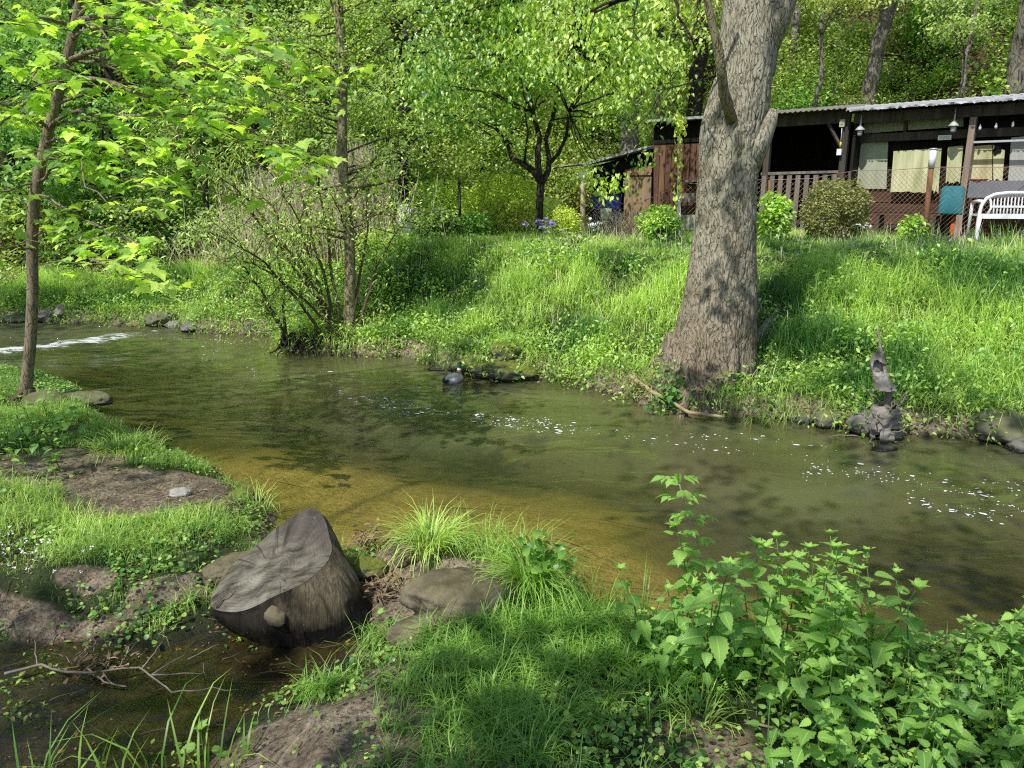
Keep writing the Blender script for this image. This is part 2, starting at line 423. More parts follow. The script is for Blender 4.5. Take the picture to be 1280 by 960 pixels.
def hit(px, py, water=False):
    d = ray(px, py); t = np.arange(1.2, 60, .01); P = np.array([0, 0, CAMZ]) + d * t[:, None]
    h = hz(P[:, 0], P[:, 1])
    if water: h = np.maximum(h, 0)
    b = np.nonzero(P[:, 2] < h)[0]
    return P[b[0]] if len(b) else P[-1]

# where grass does not grow (bare mud): ellipses given by centre and radii in metres
def ell(x, y, c, rx, ry, rot=0):
    dx, dy = x - c[0], y - c[1]; c_, s_ = cos(rot), sin(rot)
    return np.hypot((dx * c_ + dy * s_) / rx, (-dx * s_ + dy * c_) / ry)
BARE = [(hit(140, 605), 1.05, .52, -.35), (hit(235, 612), .35, .3, 0), (hit(560, 742), .55, .30, 0), (hit(500, 700), .3, .2, 0), (hit(470, 790), .25, .3, 0), (hit(430, 905), .62, .36, .2), (hit(520, 960), .5, .2, 0), (hit(40, 780), .35, .12, 0), (hit(200, 735), .25, .12, .3), (hit(470, 850), .2, .15, 0), (hit(330, 985), .5, .25, 0),
        (hit(760, 870), .20, .08, 0), (hit(880, 915), .25, .08, 0), (hit(100, 790), .35, .10, .2), (hit(120, 720), .2, .1, 0), (hit(410, 715), .25, .12, 0), (hit(920, 940), .2, .08, 0)]
def bare(x, y):
    b = np.zeros_like(x); w = fbm2(x, y, 5, 4, 5)
    for c, rx, ry, rot in BARE: b = np.maximum(b, 1 - sm(ell(x, y, c, rx, ry, rot) + (w - .5) * 1.3, .75, 1.1))
    return b
X, Y = GX.ravel(), GY.ravel()
DN, DF, DH, DP = sdist(X, Y, NEAR), sdist(X, Y, FAR), sdist(X, Y, HILL), sdist(X, Y, PUD)
nx, ny = len(AX), len(AY)
idx = np.arange(nx * ny).reshape(nx, ny)
quads = np.stack([idx[:-1, :-1], idx[1:, :-1], idx[1:, 1:], idx[:-1, 1:]], -1).reshape(-1, 4)
green = np.where(DN > 0, (1 - bare(X, Y)) * .8 * sm(DN, .05, .3), 0) + np.where(DF > 0, (1 - sm(DH, -3.0, 0)) * sm(DF, .1, .5), 0)

k = N('ground_soil'); P_ = k.pos(); sep = k.n('ShaderNodeSeparateXYZ'); k.l(P_, sep.inputs[0]); Z_ = sep.outputs['Z']
n_big, n_mid, n_fine, n_grit = k.noise(P_, 1.2, 4), k.noise(P_, 6, 6, .6), k.noise(P_, 38, 6, .65), k.noise(P_, 160, 3, .6)
mud = k.mix(k.ramp(n_mid, [(.35, 0), (.65, 1)]), (.20, .152, .10), (.46, .37, .26)); mud = k.mix(k.ramp(n_fine, [(.4, 0), (.7, 1)]), mud, (.05, .036, .024))
mud = k.mix(k.ramp(n_grit, [(.60, 0), (.70, 1)]), mud, (.36, .30, .22)); mud = k.mix(k.ramp(k.noise(P_, 75, 3, .7), [(.56, 0), (.66, 1)]), mud, (.03, .022, .015))
lit = k.n('ShaderNodeTexVoronoi'); lit.inputs['Scale'].default_value = 16; k.l(k.map(P_, (1, 1, .4)), lit.inputs['Vector'])
litc = k.mix(lit.outputs['Color'], (.05, .032, .018), (.30, .19, .11)); litc = k.mix(n_fine, litc, (.04, .025, .015))
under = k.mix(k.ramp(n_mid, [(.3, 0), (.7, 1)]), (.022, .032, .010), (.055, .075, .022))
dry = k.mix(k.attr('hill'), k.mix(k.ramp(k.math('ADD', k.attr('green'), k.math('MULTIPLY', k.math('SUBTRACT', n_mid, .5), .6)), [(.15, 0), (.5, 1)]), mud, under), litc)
bedc = k.mix(k.ramp(n_mid, [(.3, 0), (.7, 1)]), (.46, .36, .12), (.66, .54, .21)); bedc = k.mix(k.ramp(n_fine, [(.45, 0), (.75, 1)]), bedc, (.15, .10, .035)); gv = k.n('ShaderNodeTexVoronoi'); gv.inputs['Scale'].default_value = 22; k.l(P_, gv.inputs['Vector']); bedc = k.mix(k.ramp(k.math('ADD', gv.outputs['Distance'], k.math('MULTIPLY', n_mid, .5)), [(.42, .7), (.62, 0)]), bedc, (.13, .10, .05))
sa = k.math('ADD', k.attr('sand'), k.math('MULTIPLY', k.math('SUBTRACT', n_big, .5), .25))
bedc = k.mix(k.ramp(sa, [(.45, 0), (1.0, 1)]), k.mix(k.ramp(sa, [(.05, 0), (.55, 1)]), k.mix(n_fine, (.06, .055, .026), (.13, .12, .055)), (.34, .29, .09)), bedc)
zz = k.math('MULTIPLY', k.math('ADD', Z_, k.math('MULTIPLY', k.math('SUBTRACT', n_big, .5), .22)), -1.0)
bedc = k.mix(k.math('MULTIPLY', n_big, .35), bedc, (.15, .145, .045))
pud = k.mix(k.ramp(n_fine, [(.35, 0), (.65, 1)]), (.014, .011, .006), (.065, .045, .022))
bedc = k.mix(k.attr('puddle'), bedc, pud)
wet = k.ramp(k.math('ADD', Z_, k.math('MULTIPLY', n_mid, .05)), [(.030, 1), (.075, 0)])
sub = k.ramp(Z_, [(.0, 1), (.008, 0)])
wetc = k.mix(1.0, dry, (.30, .26, .22), 'MULTIPLY')
c = k.mix(wet, dry, wetc); c = k.mix(sub, c, bedc)
hgt = k.math('ADD', k.math('MULTIPLY', n_mid, .6), k.math('ADD', k.math('MULTIPLY', n_fine, .4), k.math('MULTIPLY', n_grit, .22)))
M_ground = k.done(k.bsdf(c, k.math('SUBTRACT', .92, k.math('MULTIPLY', wet, .45)), .35, k.bump(hgt, .05)))
gm = rawmesh('ground', np.stack([X, Y, GZ.ravel()], 1), quads.ravel(), np.full(len(quads), 4),
             {'green': green, 'hill': sm(DH, -2.2, -.6), 'puddle': sm(DP, -.3, 0), 'sand': sandy(X, Y)}, M_ground)
tag(link('ground', gm), 'stream bed, muddy near bank, grassy far bank and wooded slope', kind='structure')

# ================================================================= water
WX = axis([(-60, -12, 2), (-12, 8, .1), (8, 60, 2)]); WY = axis([(-20, 1, .5), (1, 14.5, .1), (14.5, 20, .5)])
wx, wy = np.meshgrid(WX, WY, indexing='ij'); wx, wy = wx.ravel(), wy.ravel()
A_, B_ = ong(-60, 452), ong(225, 416)                       # the drop of the riffle
def rapid(x, y):
    """0..1 foam along the riffle's lower edge and choppy water above"""
    tdir = (B_ - A_)[:2]; L = np.hypot(*tdir); tdir = tdir / L; nrm = np.array([-tdir[1], tdir[0]])
    s_ = ((x - A_[0]) * nrm[0] + (y - A_[1]) * nrm[1]); t = ((x - A_[0]) * tdir[0] + (y - A_[1]) * tdir[1]) / L
    s_ = s_ + .35 * (fbm2(x, y, .9, 3, 77) - .5)
    edge = np.exp(-((s_ - .25) / .42) ** 2) * (1 - sm(t, .5, 1.2)); chop = sm(s_, 0, .3) * (1 - sm(t, 1.0, 1.8))
    return edge, chop
edge, chop = rapid(wx, wy)
wz = .075 * chop * (fbm2(wx, wy * 1.8, 2.6, 3, 41) - .35) + .05 * edge * (fbm2(wx, wy, 6, 2, 43) - .3) + .004 * (fbm2(wx * .6, wy, 2.0, 2, 42) - .5)
a, b = len(WX), len(WY); idx = np.arange(a * b).reshape(a, b)
q = np.stack([idx[:-1, :-1], idx[1:, :-1], idx[1:, 1:], idx[:-1, 1:]], -1).reshape(-1, 4)
k = N('stream_water'); P_ = k.pos()
warp = k.n('ShaderNodeTexNoise'); warp.inputs['Scale'].default_value = .55; warp.inputs['Detail'].default_value = 2; k.l(P_, warp.inputs['Vector'])
va = k.n('ShaderNodeVectorMath'); va.operation = 'MULTIPLY_ADD'; k.l(warp.outputs['Color'], va.inputs[0]); va.inputs[1].default_value = (1.6, 1.6, 0); k.l(P_, va.inputs[2])
W = va.outputs[0]
flow = k.map(W, (.55, 1.5, 1), (0, 0, -.30))
r1 = k.noise(flow, 3.0, 3, .5, .6); r2 = k.noise(flow, 12, 4, .6, .4); r3 = k.noise(flow, 34, 3, .6)
calm = k.ramp(k.noise(P_, .7, 3), [(.40, .15), (.62, 1)])
h = k.math('ADD', k.math('MULTIPLY', r1, .55), k.math('MULTIPLY', k.math('ADD', k.math('MULTIPLY', r2, .16), k.math('MULTIPLY', r3, .012)), calm))
h = k.math('ADD', h, k.math('MULTIPLY', k.math('MULTIPLY', r2, k.attr('chop')), 1.6))
nrm = k.bump(h, .036)
fr = k.n('ShaderNodeFresnel'); fr.inputs['IOR'].default_value = 1.38; k.l(nrm, fr.inputs['Normal'])
gl = k.n('ShaderNodeBsdfGlossy'); gl.inputs['Roughness'].default_value = .05; gl.inputs['Color'].default_value = (.95, .97, .95, 1); k.l(nrm, gl.inputs['Normal'])
tr = k.n('ShaderNodeBsdfTransparent'); tr.inputs['Color'].default_value = (.93, .90, .68, 1)
mk = k.n('ShaderNodeBsdfDiffuse'); mk.inputs['Color'].default_value = (.18, .20, .088, 1)
cl = k.noise(flow, .9, 3, .5, .5)
body = k.n('ShaderNodeMixShader'); k.l(k.math('MULTIPLY', k.math('MULTIPLY', k.ramp(cl, [(.3, .24), (.7, .50)]), 1.0), k.attr('murk')), body.inputs[0]); k.l(tr.outputs[0], body.inputs[1]); k.l(mk.outputs[0], body.inputs[2])
surf = k.n('ShaderNodeMixShader'); k.l(fr.outputs[0], surf.inputs[0]); k.l(body.outputs[0], surf.inputs[1]); k.l(gl.outputs[0], surf.inputs[2])
fo = k.bsdf((.75, .78, .78), .6, .3)
fn = k.noise(k.map(P_, (.8, 2.6, 1), (0, 0, -.15)), 4.5, 7, .72, 1.0)
fm = k.n('ShaderNodeMixShader'); k.l(k.ramp(k.math('ADD', k.math('MULTIPLY', k.attr('foam'), .72), k.math('MULTIPLY', k.math('SUBTRACT', fn, .5), 2.2)), [(.50, 0), (.72, .85)]), fm.inputs[0]); k.l(surf.outputs[0], fm.inputs[1]); k.l(fo, fm.inputs[2])
M_water = k.done(fm.outputs[0])
dn_w = sdist(wx, wy, NEAR)
wm = rawmesh('stream', np.stack([wx, wy, wz], 1), q.ravel(), np.full(len(q), 4),
             {'chop': chop, 'foam': np.clip(edge * .75 + chop * .22, 0, 1), 'murk': np.clip(.06 + sm(-dn_w, .0, 2.2) * (1 - .5 * sandy(wx, wy)), 0, 1)}, M_water)
tag(link('water', wm), 'greenish brown stream with slow ripples', kind='structure')
# ================================================================= foliage materials
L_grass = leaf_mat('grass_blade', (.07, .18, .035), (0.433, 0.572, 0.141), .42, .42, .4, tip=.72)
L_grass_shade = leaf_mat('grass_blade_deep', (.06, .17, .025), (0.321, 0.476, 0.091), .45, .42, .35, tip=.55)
L_cover = leaf_mat('cover_leaf', (.05, .15, .03), (0.388, 0.519, 0.117), .42, .4, .45)
L_nettle = leaf_mat('nettle_leaf', (.04, .13, .025), (0.217, 0.351, 0.074), .42, .36, .35, veins=.35)
L_maple = leaf_mat('maple_leaf', (.06, .17, .03), (0.478, 0.604, 0.132), .48, .32, .4, veins=.25, tscale=1.3)
L_cherry = leaf_mat('cherry_leaf', (.06, .16, .03), (0.478, 0.572, 0.132), .45, .38, .45, tscale=1.2)
L_wood = leaf_mat('woodland_leaf', (.035, .095, .025), (.38, .47, .14), .42, .5, .35)
L_dark = leaf_mat('evergreen_leaf', (.03, .11, .025), (0.200, 0.349, 0.075), .4, .4, .4)
L_yellow = leaf_mat('spring_leaf', (.10, .17, .04), (.42, .46, .14), .42, .5, .3)
L_willow = leaf_mat('willow_leaf', (.12, .24, .06), (0.522, 0.604, 0.191), .4, .5, .3)
L_lime = leaf_mat('lime_leaf', (.20, .28, .05), (0.544, 0.604, 0.141), .4, .5, .3)
L_olive = leaf_mat('clipped_leaf', (.10, .12, .035), (0.334, 0.328, 0.150), .3, .6, .2)
L_dead = leaf_mat('dead_leaf', (.10, .06, .03), (.36, .25, .14), .2, .7, .2)
L_reed = leaf_mat('dry_stem', (.55, .47, .34), (.88, .80, .64), .1, .8, .2)
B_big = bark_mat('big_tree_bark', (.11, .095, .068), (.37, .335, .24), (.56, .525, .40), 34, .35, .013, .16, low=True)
B_slim = bark_mat('slim_tree_bark', (.06, .05, .03), (.30, .26, .15), (.46, .41, .26), 26, .5, .01)
B_maple = bark_mat('maple_bark', (.10, .08, .055), (.25, .20, .14), (.36, .30, .21), 30, .15, .006, .15)
B_dark = bark_mat('dark_bark', (.012, .010, .009), (.045, .036, .03), (.09, .075, .06), 26, .2, .012)
B_grey = bark_mat('grey_bark', (.06, .05, .04), (.21, .185, .15), (.34, .31, .26), 14, .2, .015)
B_twig = flat_mat('twig_bark', (.11, .085, .055), .85, .1, .4, 12, .004)

def blob_pts(n, c, r, shell=.55):
    d = unit(rng.normal(0, 1, (n, 3))); q = rng.uniform(0, 1, n) ** (shell / 1.5)
    return np.asarray(c) + d * q[:, None] * np.asarray(r)
def curve(p0, p1, n=8, wig=.1, sag=0.0, seed=None):
    r = np.random.default_rng(seed if seed is not None else int(rng.integers(1e9)))
    p0, p1 = np.asarray(p0, float), np.asarray(p1, float); t = np.linspace(0, 1, n)[:, None]
    L = np.linalg.norm(p1 - p0); w = np.cumsum(r.normal(0, 1, (n, 3)), 0); w -= w[0] + (w[-1] - w[0]) * t
    P = p0 + (p1 - p0) * t + w * wig * L / n ** .5 * .5
    P[:, 2] += sag * L * 4 * (t * (1 - t))[:, 0]
    return P
def branching(mb, p0, dirn, L, rad, depth, tips, wig=.12, up=.15, spread=.7, kids=(2, 4), n=8, seg=7, r=rng):
    d = unit(np.asarray(dirn, float)); P = curve(p0, np.asarray(p0) + d * L, seg, wig, .03)
    R = np.linspace(rad, rad * .45 if depth else rad * .15, seg); mb.tube(P, R, n, rough=.12 if rad > .04 else 0)
    tips.append((P[-1], rad * .3, d))
    if depth == 0: 
        for t in (.45, .7): tips.append((P[int(t * seg)], rad * .3, d))
        return
    for j in range(int(r.integers(*kids)) + (1 if depth > 1 else 0)):
        t = r.uniform(.3, 1.0); q = P[min(seg - 1, int(t * (seg - 1)))]
        nd = unit(d + r.normal(0, spread, 3) + np.array([0, 0, up]))
        branching(mb, q, nd, L * r.uniform(.55, .8), rad * .5 * (1.15 - .4 * t), depth - 1, tips, wig, up, spread, kids, max(4, n - 2), max(5, seg - 1), r)

# ----------------------------------------------------------------- the big tree on the far bank
def big_tree():
    base = np.array([*ong(868, 508)[:2], .05]); Yb = base[1]
    keys = [(874, 525, 78), (872, 505, 74), (876, 480, 63), (885, 450, 56), (893, 420, 50), (899, 385, 45.5), (903, 350, 42), (907, 300, 39), (910, 250, 37.5), (913, 200, 38.5), (920, 150, 41),
            (930, 100, 38), (940, 50, 37), (947, 0, 38), (950, -60, 40), (958, -200, 38), (968, -420, 34), (975, -700, 26)]
    C = []; R = []
    for px, py, hw in keys:
        p = at(px, py, Yb + .25); f = p[1] * cos(PITCH) - (p[2] - CAMZ) * sin(PITCH); C.append(p); R.append(hw / FPX * f)
    C = np.array(C); R = np.array(R); C[:, 1] = Yb + .28
    # resample
    t = np.linspace(0, 1, len(C)); zt = C[:, 2]; zs = np.concatenate([np.arange(-.25, 3.2, .022), np.arange(3.2, C[-1, 2], .12)])
    cx = np.interp(zs, zt, C[:, 0]); rr = np.interp(zs, zt, R)
    kz = np.ones(9) / 9; cx = np.convolve(np.pad(cx, 4, 'edge'), kz, 'valid'); rr = np.convolve(np.pad(rr, 4, 'edge'), kz, 'valid')
    n = 200; a = np.arange(n) * 2 * pi / n; V = []
    Z, A = np.meshgrid(zs, a, indexing='ij'); RR = np.repeat(rr[:, None], n, 1); CX = np.repeat(cx[:, None], n, 1)
    # root flare: buttresses
    fl = np.exp(-np.maximum(Z, 0) / .38)
    RR = RR * (1 + fl * (.13 * np.cos(A * 3 + .6) + .11 * np.cos(A * 5 + 2) + .07 * np.cos(A * 9)) + .03 * np.cos(A * 2 + Z * 1.3) + .02 * np.cos(3 * A - Z))
    D = np.stack([np.cos(A), np.sin(A), np.zeros_like(A)], -1)
    P = np.stack([CX, np.full_like(CX, Yb + .28), Z], -1) + D * RR[..., None]
    q = P.reshape(-1, 3)
    # bark plates: long ridges broken by cracks
    wv = fbm(q * 3.0, 3, 61)[:, None] - .5
    qs = (q + wv * .12) * np.array([20, 20, 4.2]); ridg = 1 - np.abs(2 * fbm(qs, 3, 62) - 1) * 2.2
    qs2 = (q + wv * .06) * np.array([34, 34, 14]); rid2 = 1 - np.abs(2 * fbm(qs2, 2, 63) - 1) * 2
    disp = -.013 * sm(ridg, .55, .95) - .006 * sm(rid2, .5, .95) + .05 * (fbm(q * 2.2, 3, 64) - .5) + .06 * fl.ravel() * (fbm(q * 5, 3, 65) - .5)
    q = q + D.reshape(-1, 3) * disp[:, None]
    # burr low on the river side
    bp = at(872, 486, Yb - .32); dd = np.linalg.norm((q - bp) / np.array([.24, .3, .17]), axis=1); q += D.reshape(-1, 3) * (.10 * np.exp(-dd ** 2))[:, None]
    m = len(zs); idx = np.arange(m * n).reshape(m, n); F = np.stack([idx[:-1], np.roll(idx, -1, 1)[:-1], np.roll(idx, -1, 1)[1:], idx[1:]], -1).reshape(-1, 4)
    root = empty('broadleaf_tree', (base[0], base[1], 0), 'massive broadleaf tree with furrowed bark standing on the edge of the far bank', 'tree')
    rts = MB(); rr_ = np.random.default_rng(66)
    for (a_, px_, py_, r0) in ((2.6, 800, 492, .10), (3.3, 822, 512, .11), (4.1, 850, 524, .10), (5.2, 905, 522, .09), (5.9, 948, 500, .09), (.1, 965, 470, .08)):
        st_ = np.array([cx[30] + cos(a_) * .36, Yb + .28 + sin(a_) * .34, .62]); en = ong(px_, py_, -.02); md = (st_ * .45 + en * .55) + (0, 0, -.02); P4 = np.array([st_, (st_ + md) / 2 + (0, 0, .015), md, (md + en) / 2, en - (0, 0, .05)]); t5 = np.linspace(0, 4, 24)
        P4 = np.stack([np.interp(t5, range(5), P4[:, c_]) for c_ in range(3)], 1) + (fbm(np.stack([t5, t5 * 0, t5 * 0 + a_], 1), 2, 67)[:, None] - .5) * .06; P4[:, 2] = np.where(t5 > 1.2, np.maximum(P4[:, 2], hz(P4[:, 0], P4[:, 1]) + .02), P4[:, 2]); rts.tube(P4, np.linspace(r0, r0 * .4, 24), 14, rough=.28, seed=68)
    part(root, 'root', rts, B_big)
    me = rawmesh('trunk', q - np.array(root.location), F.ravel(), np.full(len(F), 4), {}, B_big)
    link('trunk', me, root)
    tips = []
    # the thin limb that leaves the trunk on its left side and rises out of the picture
    lb = MB(); pts = [at(x, y, Yb + d) for x, y, d in ((915, 150, .0), (905, 118, -.12), (902, 90, -.2), (897, 58, -.25), (888, 20, -.3), (880, -20, -.35), (868, -90, -.4), (850, -200, -.4))]
    lb.tube(pts, [.055, .048, .042, .040, .036, .032, .028, .022], 12, rough=.15)
    part(root, 'limb', lb, B_slim); tips.append((pts[-1], .03, np.array([-.5, 0, 1])))
    lb = MB(); pts = [at(x, y, Yb + d) for x, y, d in ((925, 215, .25), (948, 178, .1), (962, 150, .1), (968, 138, .12))]
    lb.tube(pts, [.17, .115, .075, .04], 14, rough=.2); part(root, 'branch_stub', lb, B_big)
    lb = MB(); pts = [at(x, y, Yb + d) for x, y, d in ((950, 60, .25), (972, 20, .15), (985, -20, .1), (1010, -120, .1), (1050, -300, .3))]
    lb.tube(pts, [.17, .13, .12, .11, .08], 14, rough=.15); part(root, 'limb', lb, B_big); tips.append((pts[-1], .05, np.array([1, 0, 1])))
    # bare hanging twigs left of the trunk
    tw = MB()
    for a_, b_, dz, r_ in (((905, -60), (738, 14), -.3, .022), ((800, -8), (738, 14), -.3, .018), ((800, -10), (792, 40), -.4, .010), ((792, 40), (803, 55), -.4, .006), ((745, 12), (735, 50), -.3, .007),
                     ((895, 95), (830, 112), -.1, .010), ((830, 112), (770, 190), -.1, .007), ((835, -20), (868, 58), -.3, .014), ((868, 30), (862, 60), -.35, .007)):
        tw.tube(curve(at(*a_, Yb + dz), at(*b_, Yb + dz - .1), 9, .12), np.linspace(r_, r_ * .5, 9), 6)
    part(root, 'hanging_twig', tw, B_dark)
    # crown above the picture
    br = MB(); top = np.array([cx[-1], Yb + .28, zs[-1]])
    for j in range(7):
        z0 = 5.2 + j * .35; a0 = j * 2.1 + .4; i = np.argmin(abs(zs - z0)); s0 = np.array([cx[i], Yb + .28, zs[i]])
        branching(br, s0, (cos(a0), sin(a0), .55), 2.6, .13, 2, tips, r=np.random.default_rng(100 + j))
    part(root, 'branches', br, B_grey)
    return root, tips
big_root, big_tips = big_tree()



# ivy and moss around its foot
iv = Scatter(); bx, by = big_root.location[0], big_root.location[1]
pts = []
for px, py, r_ in ((835, 470, .12), (850, 490, .1), (868, 500, .08), (940, 440, .10), (955, 450, .12), (826, 495, .14), (905, 490, .06)):
    c = hit(px, py); c = at(px, py, min(c[1], by - .25 if abs(px - 868) < 60 else c[1]))
    pts.append(blob_pts(70, c, (r_ * 1.3, r_, r_ * 1.6)))
pts = np.concatenate(pts); rand_leaves(iv, T_ROUND, pts, rng.uniform(.025, .05, len(pts)), rng.uniform(0, .7, len(pts)), .6, .3)
tag(iv.build('ivy', L_dark), 'dark ivy creeping round the foot of the massive tree', 'ivy')

# ----------------------------------------------------------------- slim alder with leaning shoots
def slim_tree():
    Y0 = ong(436, 438)[1]
    keys = [(441, 445, 17), (440, 425, 11), (439, 400, 8.5), (437, 350, 7), (434, 280, 7), (430, 200, 6.5), (427, 120, 6.3), (426, 50, 6), (424, -20, 5.6), (420, -120, 5), (410, -260, 3.5)]
    P = np.array([at(x, y, Y0 + .1) for x, y, h in keys]); R = [h / FPX * 10.4 * .93 for x, y, h in keys]
    root = empty('alder_tree', (P[0][0], Y0, 0), 'slim straight tree with mossy bark rising from the waterline', 'tree')
    t = np.linspace(0, 1, 60); s_ = np.linspace(0, 1, len(P)); PP = np.stack([np.interp(t, s_, P[:, i]) for i in range(3)], 1); RR = np.interp(t, s_, R)
    PP[:, 0] += .02 * np.sin(t * 22); tm = MB().tube(PP, RR, 18, rough=.13, seed=5)
    tm.tube([P[0] + (-.35, 0, -.1), P[0] + (-.15, 0, .06), P[1]], [.05, .09, .1], 10, rough=.3)
    tm.tube([P[0] + (.3, -.1, -.1), P[0] + (.12, 0, .06), P[1]], [.04, .07, .1], 10, rough=.3)
    part(root, 'trunk', tm, B_slim)
    br = MB(); tips = []; lf = Scatter()
    r = np.random.default_rng(12)
    # leafy side twigs all the way up
    for j in range(64):
        i = int(r.uniform(.34, 1) * 59); p = PP[i]; a = r.uniform(0, 2 * pi); L = r.uniform(.5, 1.5)
        e = p + np.array([cos(a) * L, sin(a) * L * .8, r.uniform(-.1, .6) * L]); c = curve(p, e, 8, .15)
        br.tube(c, np.linspace(.016, .004, 8), 5)
        for q in range(3):
            s0 = c[3 + q]; e2 = s0 + r.normal(0, .3, 3); c2 = curve(s0, e2, 5, .15); br.tube(c2, np.linspace(.006, .003, 5), 4)
            k_ = 34; Q = c2[r.integers(0, 5, k_)] + r.normal(0, .09, (k_, 3)); rand_leaves(lf, T_DIAM, Q, r.uniform(.035, .065, k_), r.uniform(0, 1, k_), .3, .6, r)
        k_ = 60; Q = c[r.integers(2, 8, k_)] + r.normal(0, .12, (k_, 3)); rand_leaves(lf, T_DIAM, Q, r.uniform(.035, .065, k_), r.uniform(0, 1, k_), .3, .6, r)
    part(root, 'branches', br, B_twig)
    me = lf.mesh('foliage', L_willow); o = link('foliage', me, root); o.location = -np.array(root.location)
    # leaning bare shoots: a willow of its own
    W0 = ong(405, 441); W0 = np.array([W0[0] - .1, W0[1], .1])
    wr = empty('leaning_willow', tuple(W0), 'clump of thin willow shoots leaning out over the water beside the slim tree', 'tree')
    sh = MB(); lf = Scatter()
    ends = [((425, 425), (250, 205), -.6), ((425, 425), (283, 318), -1.0), ((430, 430), (300, 205), .2), ((420, 425), (330, 120), .4), ((415, 430), (350, 230), -.4), ((365, 435), (322, 375), -.3), ((362, 430), (300, 330), -.8),
            ((425, 420), (200, 150), -.2), ((430, 430), (375, 90), .6), ((410, 430), (260, 290), -1.3), ((440, 430), (470, 200), .4), ((440, 430), (520, 260), .5), ((360, 430), (345, 300), .1), ((428, 425), (300, 260), .8)]
    for (a_, b_, dy) in ends:
        p0, p1 = at(*a_, Y0), at(*b_, Y0 + dy); c = curve(p0, p1, 16, .06, .10); sh.tube(c, np.linspace(.024, .006, 16), 7)
        for q in range(26):
            i = r.integers(3, 16); s0 = c[i]; d_ = unit(c[-1] - c[0]) * .3 + r.normal(0, .28, 3); c2 = curve(s0, s0 + d_, 6, .15); sh.tube(c2, np.linspace(.006, .002, 6), 4)
            k_ = 20; Q = c2[r.integers(1, 6, k_)] + r.normal(0, .05, (k_, 3)); qq = proj(Q); Q = Q[(np.abs(qq[:, 0] - np.interp(qq[:, 1], [0, 440], [426, 440])) > 16) | (r.uniform(0, 1, k_) < .12)]; k_ = len(Q); rand_leaves(lf, T_NARROW, Q, r.uniform(.05, .085, k_), r.uniform(0, 1, k_), .3, .4, r)
    part(wr, 'shoots', sh, B_twig)
    me = lf.mesh('foliage', L_willow); o = link('foliage', me, wr); o.location = -np.array(wr.location)
    # undercut root mat
    rt = MB()
    for j in range(60):
        x = W0[0] + r.uniform(-.55, .75); y = W0[1] + r.uniform(-.15, .25); e = (x + r.normal(0, .12), y - r.uniform(.0, .25), r.uniform(-.05, .05))
        rt.tube(curve((x, y + .1, r.uniform(.12, .28)), e, 7, .3), np.linspace(r.uniform(.01, .035), .006, 7), 5)
    part(wr, 'root_mat', rt, B_dark)
slim_tree()

